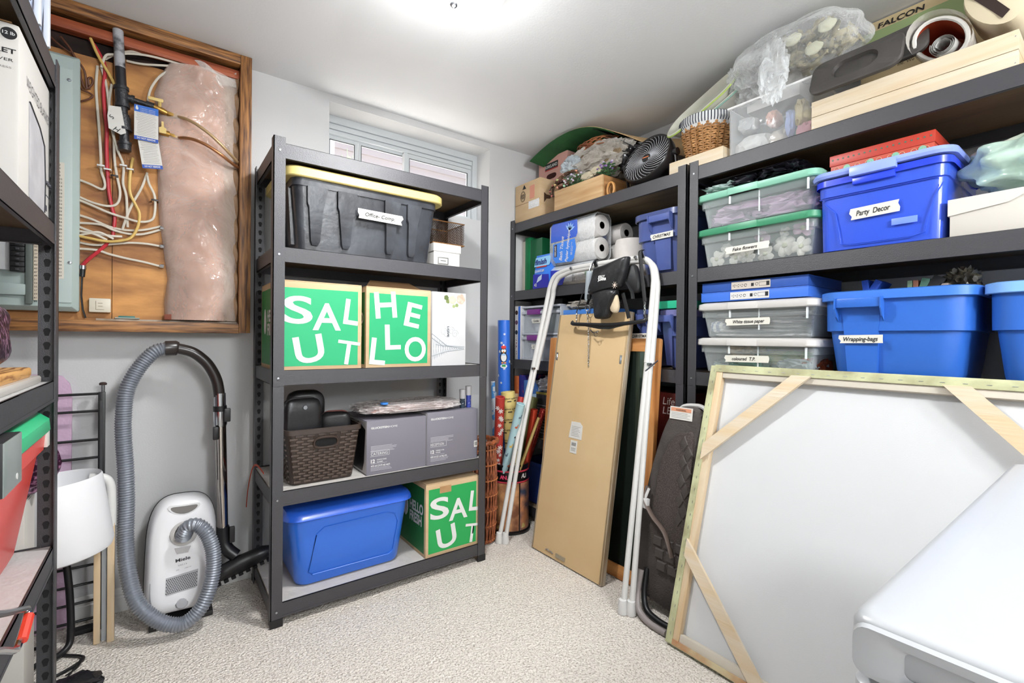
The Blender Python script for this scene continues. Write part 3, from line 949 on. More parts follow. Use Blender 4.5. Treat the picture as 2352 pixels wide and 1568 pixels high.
# level three
z = .505 - .0028
wbk = thing('woven_basket', 'dark brown plastic basket with woven pattern and oval hand hole', 'basket', (.375, 1.945, z))
W, D, H = .302, .33, .222
BRN = M('4a3c34', .42, bump=.2, bs=200)
loft_body(W, D, [(0, .036), (.006, .030), (H - .02, .006), (H - .02, 0), (H, 0), (H, .008), (.008, .04)], .03, cap1=True).build('body', M('3a2e28', .5), wbk)
g = MB()
rows, cols = 18, 12
for r in range(rows):
    zz = .010 + r * .0107
    ins_ = .030 - (.030 - .006) * (zz / (H - .02))
    for c in range(cols):
        if (c + r) % 2 == 0:
            wcol = (W - 2 * ins_ - .03) / cols
            x0 = ins_ + .015 + c * wcol
            if .135 < zz < .182 and .105 < x0 + wcol / 2 < .205:
                continue
            g.box(x0 - .004, ins_ - .0035, zz, x0 + wcol + .004, ins_ + .002, zz + .0078, .0012)
            g.box(ins_ - .0035, x0 - .004 + .01, zz, ins_ + .002, x0 + wcol + .004, zz + .0078)
for c in range(cols + 1):
    xb = .045 + c * (W - .09) / cols
    xt = .022 + c * (W - .044) / cols
    g.tube([(xb, .0295, .008), (xt, .0075, H - .03)], .0018, 4)
g.build('woven_strips', BRN, wbk, kind='stuff')
ov = [(.041 * math.copysign(abs(math.cos(a)) ** .6, math.cos(a)), .017 * math.copysign(abs(math.sin(a)) ** .8, math.sin(a))) for a in [k * PI / 12 for k in range(24)]]
MB().tube([(.155 + p[0] * 1.12, .0065 - p[1] * .1, .163 + p[1] * 1.25) for p in ov], .0045, 6, closed=True).build('handle_rim', M('3c2f28', .35), wbk)
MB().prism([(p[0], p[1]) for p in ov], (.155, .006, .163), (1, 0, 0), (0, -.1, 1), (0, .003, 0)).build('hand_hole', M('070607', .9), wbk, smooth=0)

LEA = M('1d1c1e', .34, bump=.12, bs=160)


def pouch(label, c, rx, ry, rz_, rot, extra):
    mt = Matrix.Translation(c) @ Matrix.Rotation(math.radians(rot), 4, 'Z')
    t = thing('zip_case', label, 'case', mat=mt, group='black zip cases in the brown basket')
    MB().blob((0, 0, 0), rx, ry, rz_, seed=int(rx * 1000), amp=.05, fr=2, sub=4, p=.42).build('body', LEA, t)
    MB().tube([(rx * .9 * math.copysign(abs(math.cos(a)) ** .45, math.cos(a)), 0, rz_ * .985 * math.copysign(abs(math.sin(a)) ** .45, math.sin(a))) for a in [k * PI / 16 for k in range(32)]], ry * .16, 6, closed=True).build('zipper', M('39383a', .5) if extra != 'trim' else M('7d4a44', .5), t)
    if extra == 'loop':
        MB().box(-.04, -ry * 1.1, -.006, .03, -ry * .9, .006, .005).build('strap_loop', LEA, t)
        MB().tube([(0, -ry * .9, rz_ * .72), (0, -ry * 1.12, rz_ * .72)], .008, 10).build('snap', STEEL, t)
        MB().box(.045, -ry * 1.02, -.062, .070, -ry * .97, -.032, .001).build('logo_patch', M('4a4a4c', .5), t)
    return t


pouch('largest black zip case standing at front left in brown basket', (.455, 2.03, z + .210), .075, .038, .128, 6, 'loop')
pouch('black zip case standing behind the others in brown basket', (.50, 2.17, z + .225), .078, .032, .125, -4, '')
pouch('small black zip case with dusty red trim in basket', (.590, 2.035, z + .192), .06, .035, .08, -14, 'trim')


def grey_carton(label, loc, W, H, top, word, ml, seed):
    t = thing('glassware_box', label, 'box', loc, 0, 'grey glassware boxes')
    GC = M('77747e', .5)
    MB().box(0, 0, 0, W, .31, H, .002).build('body', GC, t)
    MB().box(-.0006, .004, 0.004, .0005, .306, H - .004).build('side_panel', M('d9d7d8', .5), t, smooth=0)
    MB().prism([(.0, .01), (.25, .01), (.27, .05), (.285, .19), (.2, .215), (.06, .2), (.02, .12)], (-.0012, .30, .002), (0, -1, 0), (0, 0, 1), (.0006, 0, 0)).build('side_picture', M('1b1a1f', .4), t, smooth=0)
    text(t, 'GLUCKSTEIN', (.018, 0, H - .035), .0085, WTXT, fat=.035, w=.078)
    text(t, 'HOME', (.098, 0, H - .035), .0085, WTXT, w=.038)
    g = MB()
    r = random.Random(seed)
    for k in range(5):
        g.box(.018, -.0006, H * .52 - k * .0055, .018 + r.uniform(.09, .12), .0, H * .52 - k * .0055 + .0016)
    for k in range(3):
        g.box(.018, -.0006, .028 - k * .0055, .018 + r.uniform(.07, .10), .0, .028 - k * .0055 + .0014)
    g.box(.018, -.0006, .046, .09, .0, .047)
    g.build('print_lines', M('c4c2c8', .6), t, smooth=0)
    text(t, word, (.018, 0, H * .36), .0125, WTXT, w=.075 if ml[0] == '4' else .068)
    bx = MB()
    for q in ((.016, H * .36 - .005, .1, H * .36 - .0042), (.016, H * .36 + .0165, .1, H * .36 + .0173), (.099, H * .36 - .005, .1, H * .36 + .0173)):
        bx.box(q[0], -.0006, q[1], q[2], 0, q[3])
    bx.build('word_frame', WTXT, t, smooth=0)
    text(t, '12', (.018, 0, H * .22), .0155, WTXT, fat=.04)
    text(t, top, (.044, 0, H * .22 + .009), .0052, WTXT, fat=.02, ls=1.3)
    text(t, ml, (.018, 0, .034), .0075, WTXT, fat=.03, w=.085)
    return t


grey_carton('grey glassware box lettered CATERING next to the brown basket', (.694, 1.948, z), .274, .230, 'WHITE WINE\nGLASSES', 'CATERING', '415 ml (14 fl oz) each', 1)
rb = grey_carton('grey glassware box lettered RECEPTION at the shelf right end', (.972, 1.944, z), .272, .242, 'VERRES A VIN\nROUGE', 'RÉCEPTION', '620 ml (21 oz liq.) ch.', 2)
bc = MB().box(.252, -.001, .055, .2715, .0005, .085).build('barcode_label', PAPER, rb, smooth=0)
MB().box(.256, -.0015, .062, .258, -.001, .08).box(.260, -.0015, .062, .2615, -.001, .08).box(.264, -.0015, .062, .267, -.001, .08).build('bars', INK, bc, smooth=0)

pbg = thing('bagged_cloth', 'clear plastic bag of folded pink-grey cloth on grey boxes', 'bag', (.925, 2.06, z + .268))
MB().blob((0, 0, 0), .215, .10, .019, 3, .12, 2.5, 4, .5).build('folded_cloth', M('c9a9a2', .9, c2='97807b', cs=14), pbg)
MB().blob((.005, 0, .003), .245, .112, .0225, 5, .16, 4.5, 5, .6, ridge=True).build('plastic_bag', film('e8e2e0', .62, .08, .9, 24), pbg)
MB().tube([(-.145, -.085, .025), (-.145, -.085, .033)], .017, 16).build('blue_cap', M('3b7fd0', .4), pbg)
text(pbg, 'Bf-L / 183', (-.04, -.05, .029), .02, M('4a4044', .7), u=(1, 0, 0), v=(0, 1, .1), shear=.3)
for i, (x, c, h_, lb) in enumerate(((1.19, '2b3d4b', .045, 'short dark tube with white cap beside the bagged cloth'), (1.225, '3a48a0', .06, 'blue speckled tube with pale cap at right shelf end'))):
    t = thing('small_tube', lb, 'tube', (x, 2.0, z + .2432))
    MB().lathe([(0, 0), (.013, 0), (.013, h_), (0, h_)], 14).build('body', M(c, .4, c2='e8e8f0', cs=90, mix=(.62, .66)), t)
    MB().lathe([(0, h_), (.0145, h_), (.0155, h_ + .045), (0, h_ + .046)], 14).build('cap', M('dcdadc', .5), t)
for x, lb in ((1.135, 'small white tube lying loose behind the grey box'),):
    pass

# lowest level
z = .087 - .0028
bb = thing('storage_tote', 'glossy blue tote with rounded rim on the lowest rack shelf', 'storage tote', (.390, 1.952, z))
W, D, H = .520, .37, .300
BLUE = M('2f6bd0', .28, coat=.2)
loft_body(W, D, [(0, .058), (.006, .046), (.02, .040), (H - .05, .012), (H - .045, .012), (H, .006), (H, .012), (.01, .05)], .06, n=8, cap1=True).build('body', BLUE, bb)
MB().loft([rrect(W / 2 + .004, D / 2 + .004, .06, H - .022, W / 2, D / 2, 8), rrect(W / 2 + .010, D / 2 + .010, .066, H - .018, W / 2, D / 2, 8), rrect(W / 2 + .006, D / 2 + .006, .062, H - .002, W / 2, D / 2, 8), rrect(W / 2 - .004, D / 2 - .006, .056, H + .012, W / 2, D / 2, 8),
           rrect(W / 2 - .02, D / 2 - .02, .045, H + .015, W / 2, D / 2, 8)]).build('lid', M('2a5fd0', .25, coat=.3), bb)
pn = [(x, zz) for x, zz in ((.11, .21), (.14, .235), (.40, .24), (.44, .225), (.455, .19), (.44, .06), (.42, .045), (.10, .045), (.085, .06))]
MB().tube([(x, .0385 - zz * .115, zz) for x, zz in pn], .0022, 6, closed=True).build('panel_ridge', BLUE, bb)
b3 = meal_box('green box lettered SALUT on the lowest rack shelf', (.962, 1.93, z), 'S', W=.285, D=.30, H=.338, green='1f9a4e', side='1a6a34', k=.93)
MB().box(.07, -.001, .285, .13, .001, .316).build('torn_patch', CARD, b3, smooth=0)

st = MB().tube(smoothpath([(.325, 2.07, .545), (.318, 2.2, .55), (.312, 2.28, .51), (.3, 2.30, .42), (.295, 2.30, .35)], 5), .005, 6, flat=(1, .3))
tag(st.build('strap', M('b2452c', .7)), 'orange red strap hanging over the rack left side', 'strap')

# ------------------------------------------------------------ left rack contents
t = thing('blanket_box', 'white weighted blanket carton on the left rack upper shelf', 'box', (-.6, 1.445, 1.3822))
BW = M('e4e0da', .6)
MB().box(0, 0, 0, .352, .345, .366, .008).build('body', BW, t)
q = MB().box(0, -.001, .25, .3515, .376, .366, .001)
MB().box(.01, .0, .366, .34, .19, .368).build('top_flap', CARD, t, smooth=0)
di = MB().tube([(.336, -.0002, .342), (.336, -.0012, .342)], .0125, 24).build('weight_badge', INK, t)
text(di, '12 lb', (.3265, -.0012, .339), .007, WTXT, fat=.02, w=.019)
text(t, 'BLANKET', (.262, 0, .300), .0105, INK, w=.085, fat=.02)
text(t, 'AND COVER', (.265, 0, .283), .0062, INK, w=.078)
text(t, 'RELIEVES STRESS', (.270, 0, .268), .004, M('8a857f', .7), w=.07)
text(t, 'WEIGHTED BLANKET', (.352, .062, .262), .026, M('55545a', .6), u=(0, 1, 0), w=.265, fat=-.008)
pp = MB().prism([(.09, .02), (.26, .02), (.27, .10), (.255, .19), (.2, .215), (.14, .232), (.09, .24)], (.3525, 0, .0), (0, 1, 0), (0, 0, 1), (.0006, 0, 0)).build('product_picture', M('a9a8ac', .6, c2='d5d3d6', cs=12), t, smooth=0)
MB().tube([(.3532, .09, .238), (.3532, .2, .217), (.3532, .256, .19), (.3532, .27, .1), (.3532, .262, .02)], .0022, 5).build('picture_edge', M('2a2a2e', .6), pp, smooth=0)
ic = MB()
for k in range(4):
    ic.tube([(.3525, .275 + k * .018, .10), (.3525, .275 + k * .018, .105)], .006, 10)
    ic.box(.352, .268 + k * .018, .07, .3527, .28 + k * .018, .073)
ic.box(.352, .27, .03, .3527, .30, .045)
ic.build('icon_print', M('4a4a52', .7), t, smooth=0)

t = thing('storage_bin', 'pale blue white plastic bin on top of left rack', 'storage bin', (-.62, 1.30, 1.8062))
loft_body(.385, .49, [(0, .03), (.01, .02), (.3, 0), (.3, .004), (.012, .026)], .04, cap1=True).build('body', M('c8d6ee', .35), t)
for k in range(4):
    MB().box(.372 - .0, .06 + k * .11, .02, .384, .075 + k * .11, .28, .003).build('rib', M('eef2fa', .35), t)

SEQ = M('3c1432', .28, m=.6, bump=1., bs=150, c2='c890b8', cs=75, kind='noise', mix=(.5, .68))
t = thing('sequin_cushion', 'plum sequined cushion slumped on left rack middle shelf', 'cushion', (-.40, 1.43, 1.083))
MB().blob((0, 0, 0), .128, .29, .092, 2, .08, 2, 4, .7, flatz=.82).blob((0, -.10, .025), .118, .19, .09, 5, .08, 2, 4, .8).build('cover', SEQ, t)
t = thing('cutting_board', 'olive wood cutting board with swirling grain on left rack', 'cutting board', (-.60, 1.15, .9768))
MB().loft([rrect(.165, .285, .03, 0, .165, .285, 6), rrect(.168, .288, .032, .006, .165, .285, 6), rrect(.168, .288, .032, .019, .165, .285, 6), rrect(.165, .285, .03, .024, .165, .285, 6)]).build('board', M('dca765', .45, c2='8a5526', cs=3, kind='wave', stretch=(6, 2, 14), mix=(.45, .9)), t)
t = thing('marble_board', 'white stone serving board lying under the wooden one', 'serving board', (-.59, 1.16, .9572))
MB().loft([rrect(.165, .305, .02, 0, .165, .3, 5), rrect(.168, .308, .022, .004, .165, .3, 5), rrect(.168, .308, .022, .015, .165, .3, 5), rrect(.165, .305, .02, .019, .165, .3, 5)]).build('slab', M('dcd8d2', .35, c2='c3bcb4', cs=5), t)

t = thing('storage_tote', 'red tote with bright green lid on the left rack', 'storage tote', (-.245, 1.315, .5022), 90)
RED = M('e8483e', .32)
W, D, H = .465, .36, .345
loft_body(W, D, [(0, .075), (.008, .062), (.03, .052), (H - .07, .014), (H - .065, .004), (H - .01, 0), (H - .01, .006), (.01, .065)], .05, n=6, cap1=True).build('body', RED, t)
MB().loft([rrect(W / 2 + .004, D / 2 + .004, .05, H - .02, W / 2, D / 2, 6), rrect(W / 2 + .010, D / 2 + .008, .055, H - .014, W / 2, D / 2, 6), rrect(W / 2 + .008, D / 2 + .006, .055, H + .014, W / 2, D / 2, 6), rrect(W / 2 - .012, D / 2 - .012, .045, H + .032, W / 2, D / 2, 6)]).build('lid', M('2fc184', .35), t)
MB().box(.415, -.003, .285, .448, .004, .325, .001).build('sticker', PAPER, t)
t = thing('dark_box', 'black box with grey side panel at the left picture edge', 'box', (-.37, 1.165, .8022))
MB().box(0, 0, 0, .152, .13, .096, .002).build('body', M('222226', .5), t)
MB().box(.1515, .001, .001, .1535, .129, .095, .0005).build('side_panel', M('8f9693', .35, c2='7d8683', cs=8), t)
MB().tube([(.153, .09, .018), (.1545, .09, .018)], .006, 10).build('stud', WHITE, t)
t = thing('brass_tin', 'brass coloured round tin under the small black box', 'tin', (-.30, 1.225, .5022))
MB().lathe([(0, 0), (.055, 0), (.055, .27), (.048, .285), (0, .285)], 24).build('body', BRASS, t)
MB().lathe([(0, .285), (.057, .285), (.057, .297), (0, .298)], 24).build('lid', BRASS, t)
t = thing('white_roll', 'white rolled quilt bulging from the left rack bottom shelf', 'quilt', (-.42, 1.15, .262))
MB().blob((0, .18, 0), .165, .24, .165, 4, .07, 2, 4, .75, flatz=.98).build('cover', M('efeeec', .85, bump=.5, bs=20), t)
t = thing('metal_handle_frame', 'chrome handle frame with a red grip at lower left edge', 'frame', (-.2, 0, 0))
MB().tube(smoothpath([(0, .96, .70), (0, 1.06, .649), (0, 1.225, .580), (0, 1.245, .568), (0, 1.235, .558), (0, 1.18, .540), (0, 1.15, .543), (0, 1.06, .592), (0, .96, .64)], 3), .0055, 8).build('chrome_loop', CHROME, t)
MB().tube([(.003, 1.238, .560), (.003, 1.185, .541)], .008, 8).build('red_grip', M('d8402f', .4), t)
MB().tube([(0, .96, .70), (0, .95, .3), (0, .94, .006)], .0055, 8).tube([(0, .96, .64), (0, .98, .3), (0, 1.0, .006)], .0055, 8).build('leg', CHROME, t)
t = thing('white_carton', 'tall white carton on the floor behind the left rack', 'box', (-.47, 1.86, 0))
MB().box(0, 0, 0, .165, .13, .61, .003).build('body', M('e9e5dc', .7), t)
MB().box(.002, .002, .61, .163, .064, .613).box(.002, .066, .61, .163, .128, .613).build('top_flap', M('dfdad0', .7), t, smooth=0)
t = thing('sequin_pouch', 'plum sequined cloth slumped on the tall white carton', 'cloth', (-.345, 1.93, .706))
MB().blob((0, 0, 0), .095, .062, .088, 9, .2, 2.5, 4, .8).build('cover', SEQ, t)

t = thing('floor_cable', 'tangle of black power cable on carpet behind left rack', 'cable', (0, 0, 0))
MB().tube(smoothpath([(-.45, 2.02, .006), (-.36, 2.10, .006), (-.30, 2.17, .010), (-.25, 2.15, .006), (-.205, 2.10, .006), (-.25, 2.05, .006), (-.31, 2.03, .006), (-.38, 2.10, .012), (-.40, 2.22, .006), (-.35, 2.26, .006), (-.30, 2.2, .018), (-.33, 2.09, .018), (-.40, 2.0, .006)], 6), .0055, 6).build('cord', BLACKP, t)
MB().tube(smoothpath([(-.24, 2.03, .004), (-.215, 2.06, .004), (-.207, 2.098, .012), (-.24, 2.0, .004), (-.28, 1.95, .004)], 6), .0025, 6).build('thin_cord', BLACKP, t)
t = thing('black_bag', 'crumpled black bag on the carpet by left rack foot', 'bag', (-.218, 1.895, .03))
MB().blob((0, 0, 0), .075, .05, .03, 12, .35, 3, 3, .8, ridge=True, flatz=.95).build('bag_body', M('1a1a1e', .25, bump=.6, bs=40), t)

# ------------------------------------------------------------ leaning on the back wall: mat, rack, high chair
t = thing('foam_mat', 'lilac padded board standing against the wall behind black rack', 'ironing board', (-.52, 2.366, .004))
MB().prism([(0, 0), (.25, 0), (.252, .86), (.245, .90), (.225, .928), (.19, .935), (0, .94)], (0, 0, 0), (1, 0, 0), (0, .012, 1), (0, .018, 0)).build('padding', M('d3b3cc', .9, bump=.4, bs=90), t)
t = thing('wire_drying_rack', 'black tubular drying rack leaning on the back wall', 'drying rack', (0, 0, 0))
MB().box(-.190, 2.322, .0, -.170, 2.342, .872, .002).build('side_rail', BLACKP, t)
MB().box(-.60, 2.322, .0, -.582, 2.342, .86, .002).build('side_rail', BLACKP, t)
pr = MB().box(-.184, 2.3212, .33, -.177, 2.3225, .84).build('printed_strip', M('4a4a4c', .6), t, smooth=0)
for k in range(12):
    zz = .030 + k * .0665
    if k == 11:
        zz = .868 - .066 * 1
    MB().tube([(-.59, 2.332, zz), (-.18, 2.332, zz)], .0048, 8).build('rung', BLACKP, t)
MB().tube([(-.59, 2.332, .864), (-.18, 2.332, .866)], .0048, 8).build('rung', BLACKP, t)
MB().tube([(-.177, 2.332, .87), (-.177, 2.332, .90)], .006, 10).build('chrome_stem', CHROME, t)
MB().lathe([(0, .898), (.011, .898), (.012, .904), (.008, .908), (0, .909)], 16, (-.177, 2.332, 0)).build('knob', M('3a2c28', .4), t)
MB().box(-.265, 2.28, .001, -.15, 2.318, .018, .004).build('foot', BLACKP, t)

t = thing('high_chair', 'white moulded high chair bucket on pale wooden legs', 'high chair', (0, 0, 0))
m4 = Matrix.Translation((-.268, 2.12, .470)) @ Matrix.Rotation(math.radians(-5), 4, 'Y')
MB().lathe([(.02, -.115), (.11, -.115), (.126, -.107), (.132, -.09), (.120, .135), (.117, .14), (.114, .135), (.124, -.08), (.11, -.10), (.02, -.10)], 48).xform(m4).build('seat_shell', M('e2e2e4', .45), t)
MB().box(-.188, 2.18, 0, -.170, 2.20, .36, .002).build('leg', PINEV, t)
MB().box(-.151, 2.17, 0, -.131, 2.192, .42, .002).build('leg', PINEV, t)
MB().box(-.46, 2.18, 0, -.44, 2.20, .33, .002).build('leg', PINEV, t)
MB().box(-.49, 2.06, 0, -.47, 2.08, .33, .002).build('leg', PINEV, t)
MB().tube(smoothpath([(-.141, 2.181, .41), (-.141, 2.181, .50), (-.145, 2.181, .56), (-.165, 2.181, .585), (-.20, 2.181, .59)], 5), .0135, 12).build('arm_tube', M('ecebe8', .4), t)
MB().box(-.168, 2.19, .001, -.152, 2.205, .5, .003).build('back_strut', M('9ea2a6', .5), t)
MB().tube(smoothpath([(-.262, 2.19, .34), (-.25, 2.19, .2), (-.246, 2.185, .06), (-.255, 2.17, .02), (-.29, 2.13, .012)], 5), .0105, 10).build('foot_rail', BLACKP, t)

# ------------------------------------------------------------ vacuum cleaner
vc = thing('vacuum_cleaner', 'white canister vacuum cleaner with long grey ribbed hose', 'vacuum cleaner', (0, 0, 0))
out = []
for k in range(48):
    a = 2 * PI * k / 48
    cxx, czz = math.cos(a), math.sin(a)
    e = .62 if czz > 0 else .38
    out.append((.115 * math.copysign(abs(cxx) ** (.62 if czz > 0 else .35), cxx), (.225 if czz > 0 else .205) * math.copysign(abs(czz) ** e, czz)))
VM = Matrix.Translation((.066, 2.325, .222)) @ Matrix.Rotation(math.radians(-9), 4, 'X') @ Matrix.Rotation(math.radians(2), 4, 'Y')


def vring(y, s, dz=0.):
    return [VM @ V((p[0] * s, y, p[1] * (1 - (1 - s) * .55) + dz)) for p in out]


VW = M('e2e2e4', .3, coat=.3)
MB().loft([vring(0, .93), vring(-.03, 1.0), vring(-.045, 1.0)]).build('rear_shell', M('6d6a68', .4), vc)
MB().loft([vring(-.046, 1.015), vring(-.052, 1.015)]).build('bumper_strip', M('1e1c1c', .5), vc)
MB().loft([vring(-.053, .995), vring(-.09, .985), vring(-.125, .95), vring(-.145, .89), vring(-.155, .80), vring(-.160, .6)]).build('body', VW, vc)


def vp(x, z, y=-.160):
    return VM @ V((x, y, z))


def vtext(s, x, z, h_, m_, w_=None, fat=0., y=-.161):
    text(vc, s, vp(x, z, y), h_, m_, (VM.to_3x3() @ V((1, 0, .10))), (VM.to_3x3() @ V((-.1, 0, 1))), fat=fat, w=w_)


VR = VM.to_3x3()
hd_ = [(.043 * math.cos(a), .014 * math.sin(a) + .010 * math.cos(a * 1.0) ** 2) for a in [k * PI / 10 for k in range(20)]]
MB().prism([(p[0] * 1.2, p[1] * 1.35) for p in hd_], vp(0, .172, -.156), VR @ V((1, 0, 0)), VR @ V((0, 0, 1)), VR @ V((0, -.005, 0))).build('carry_handle', M('f2f2f2', .25), vc)
MB().prism(hd_, vp(0, .172, -.161), VR @ V((1, 0, 0)), VR @ V((0, 0, 1)), VR @ V((0, -.0012, 0))).build('handle_recess', M('6d6a66', .5), vc)
MB().tube([vp(-.105, .10, -.128), vp(-.06, .135, -.158), vp(.055, .142, -.158), vp(.103, .115, -.128)], .0012, 5).build('seam_line', M('8d8d90', .5), vc)
MB().lathe([(0, 0), (.044, 0), (.044, .01), (.036, .016), (.030, .016), (.028, .006), (0, .006)], 28, vp(.002, .085, -.158), VR @ V((0, -1, .15))).build('hose_socket', M('c7c5c2', .35), vc)
MB().lathe([(0, 0), (.027, 0), (.027, .03), (.024, .034), (.024, .05)], 24, vp(.002, .085, -.152), VR @ V((.1, -1, .55))).build('hose_elbow', M('2c2824', .35), vc)
MB().prism([(-.026, 0), (.026, 0), (.018, -.022), (-.018, -.022)], vp(0, .036, -.160), VR @ V((1, 0, 0)), VR @ V((0, 0, 1)), VR @ V((0, -.003, 0))).build('filter_light', M('9d9da0', .15, m=.8), vc)
vtext('Miele', -.020, -.016, .0125, M('26262c', .5), .046, .018)
vtext('S4212', -.012, -.031, .005, M('8d8d92', .5), .028)
vtext('300        1200 W', -.018, -.046, .0035, M('8d8d92', .5), .048)
gr = MB().prism([(-.048, -.004), (.052, .008), (.052, -.052), (.046, -.058), (-.044, -.066), (-.048, -.06)], vp(0, -.062, -.1595), VR @ V((1, 0, 0)), VR @ V((0, 0, 1)), VR @ V((0, -.002, 0))).build('vent_grille', M('a9a9ac', .35), vc)
g = MB()
for r in range(9):
    for c in range(17):
        xx = -.045 + c * .0058 + (.0029 if r % 2 else 0)
        zz = -.069 - r * .0060 + xx * .10
        if xx < .05 and zz > -.123:
            g.prism([(.0021 * math.cos(q * PI / 3), .0021 * math.sin(q * PI / 3)) for q in range(6)], vp(xx, zz, -.1617), VR @ V((1, 0, 0)), VR @ V((0, 0, 1)), VR @ V((0, -.0005, 0)))
g.build('vent_hole', M('2f2f33', .6), gr, smooth=0, kind='stuff')
MB().prism([(-.095, -.075), (-.078, -.070), (-.064, -.082), (-.062, -.15), (-.095, -.15)], vp(0, 0, -.146), VR @ V((1, 0, 0)), VR @ V((0, 0, 1)), VR @ V((0, -.008, 0))).build('foot_pedal', M('8c8c90', .3, m=.3), vc)
MB().lathe([(0, 0), (.023, 0), (.022, .008), (.017, .010), (.017, .016), (0, .017)], 10, vp(.004, -.165, -.150), VR @ V((0, -1, 0))).build('power_dial', M('a3a3a6', .35), vc, smooth=25)
MB().tube([vp(-.06, -.13, -.157), vp(.085, -.115, -.152)], .0010, 5).build('seam_line', M('9d9da0', .5), vc)
MB().box(-.035, 2.15, 0, .165, 2.32, .02, .006).build('base_skid', M('1f1d1d', .5), vc)

hp = smoothpath([(.030, 2.26, 1.036), (.005, 2.26, 1.034), (-.029, 2.255, 1.017), (-.073, 2.25, .956), (-.104, 2.24, .878), (-.112, 2.235, .783), (-.111, 2.23, .703), (-.104, 2.22, .590), (-.101, 2.21, .462), (-.102, 2.19, .350), (-.094, 2.15, .252), (-.069, 2.10, .156),
                 (-.029, 2.075, .10), (.021, 2.06, .060), (.073, 2.055, .050), (.123, 2.06, .09), (.154, 2.075, .170), (.160, 2.09, .262), (.142, 2.10, .335), (.115, 2.11, .372), (.088, 2.12, .376), (.072, 2.135, .350), (.068, 2.15, .325)], 8)


def resample(path, step):
    out_, acc = [path[0]], 0
    for a, b_ in zip(path, path[1:]):
        L = (b_ - a).length
        while acc + L >= step:
            f = (step - acc) / L
            a = a + (b_ - a) * f
            L = (b_ - a).length
            out_.append(a)
            acc = 0
        acc += L
    return out_


hq = resample(hp, .0023)
MB().tube(hq, [.0243 + .0021 * math.cos(i * PI / 2) for i in range(len(hq))], 14).build('ribbed_hose', M('969ba3', .38, m=.55), vc, smooth=70)
MB().tube([(.010, 2.26, 1.036), (.045, 2.26, 1.037), (.052, 2.26, 1.036)], [.029, .029, .024], 18).build('hose_connector', M('2a2422', .3), vc)
MB().tube(smoothpath([(.048, 2.26, 1.036), (.094, 2.26, 1.022), (.128, 2.26, .996), (.155, 2.26, .962), (.180, 2.26, .905), (.190, 2.26, .84), (.192, 2.26, .81)], 5), .0205, 16).build('handle_grip', M('2a2422', .28), vc)
MB().tube([(.191, 2.26, .852), (.192, 2.26, .80)], .0215, 16).build('chrome_collar', CHROME, vc)
MB().tube([(.192, 2.26, .80), (.193, 2.26, .778)], .0245, 16).build('collar', BLACKP, vc)
MB().tube([(.193, 2.26, .778), (.194, 2.26, .725), (.195, 2.26, .715)], [.0245, .0245, .021], 16).build('upper_tube', CHROME, vc)
MB().tube([(.195, 2.26, .716), (.205, 2.26, .285)], .0200, 18).build('steel_tube', M('b8b2ac', .12, m=1), vc)
MB().box(.205, 2.232, .735, .228, 2.252, .79, .004).build('latch', BLACKP, vc)
MB().box(.166, 2.232, .665, .186, 2.250, .718, .005).build('latch', BLACKP, vc)
MB().tube(smoothpath([(.204, 2.26, .300), (.208, 2.258, .24), (.222, 2.25, .205), (.25, 2.24, .175)], 5), .0245, 16).build('neck', M('151517', .35), vc)
MB().box(.226, 2.23, .235, .246, 2.248, .30, .004).build('neck_clip', BLACKP, vc)
m4 = Matrix.Translation((.272, 2.23, .142)) @ Matrix.Rotation(math.radians(-16), 4, 'Y') @ Matrix.Rotation(math.radians(20), 4, 'X')
MB().loft([[V((.0 + (k - 4) * .028, (.03 if 0 < k < 8 else .02) * math.cos(a), (.040 - .012 * abs(k - 4) / 4 if 0 < k < 8 else .018) * math.sin(a))) for a in [q * PI / 6 for q in range(12)]] for k in range(9)]).xform(m4).build('floor_head', M('131315', .35), vc)
g = MB()
for k in range(8):
    g.box(-.105 + k * .027, -.03, -.034, -.088 + k * .027, .0, -.02, .003)
g.xform(m4).build('bristle_strip', BLACKP, vc)

# ------------------------------------------------------------ right-hand racks: things face -X; local x runs toward the viewer's right
CLEAR = film('e8f0f0', .90, .12, .2, 6)
CREAM = M('f4efe2', .6)


def lean(o, tilt, rz=-90, roll=0):
    return Matrix.Translation(o) @ Matrix.Rotation(math.radians(rz), 4, 'Z') @ Matrix.Rotation(math.radians(-tilt), 4, 'X') @ Matrix.Rotation(math.radians(roll), 4, 'Y')


def clear_tote(label, yl, z, W, H, lidm, word=None, D=.30, x=1.786, lx_=0, tw=.1):
    t = thing('clear_tote', label, 'storage tote', (x, yl, z), -90)
    loft_body(W, D, [(0, .030), (.006, .022), (H - .048, .010), (H - .046, .002), (H - .004, 0), (H - .004, .0025), (.008, .026)], .03, n=5, cap1=False).build('body', CLEAR, t)
    l = MB().loft([rrect(W / 2 + .010, D / 2 + .010, .036, H - .018, W / 2, D / 2, 6), rrect(W / 2 + .013, D / 2 + .013, .038, H - .014, W / 2, D / 2, 6), rrect(W / 2 + .012, D / 2 + .012, .038, H + .006, W / 2, D / 2, 6),
                   rrect(W / 2 - .004, D / 2 - .004, .03, H + .012, W / 2, D / 2, 6)])
    lo = l.build('lid', lidm, t)
    MB().box(W * .30, -.0145, H - .018, W * .565, .01, H + .0085, .002).build('latch', lidm, lo)
    MB().box(W * .557, .0035, .03, W * .563, .010, H - .02).build('centre_seam', M('eef2f2', .4), t, smooth=0)
    for a_, b_ in ((.30, .05), (.94, .06)):
        MB().box(W * a_, -.0035, H - b_, W * (a_ + .015), .002, H - .02, .001).build('clip_guide', film('f4f8f8', .4, .15, 0), t)
    if word:
        tape(t, (W * .46 + lx_, .0025, .062), .165, .026, word, .013, 1, ox=.17, seed=len(word), tw=tw)
    return t


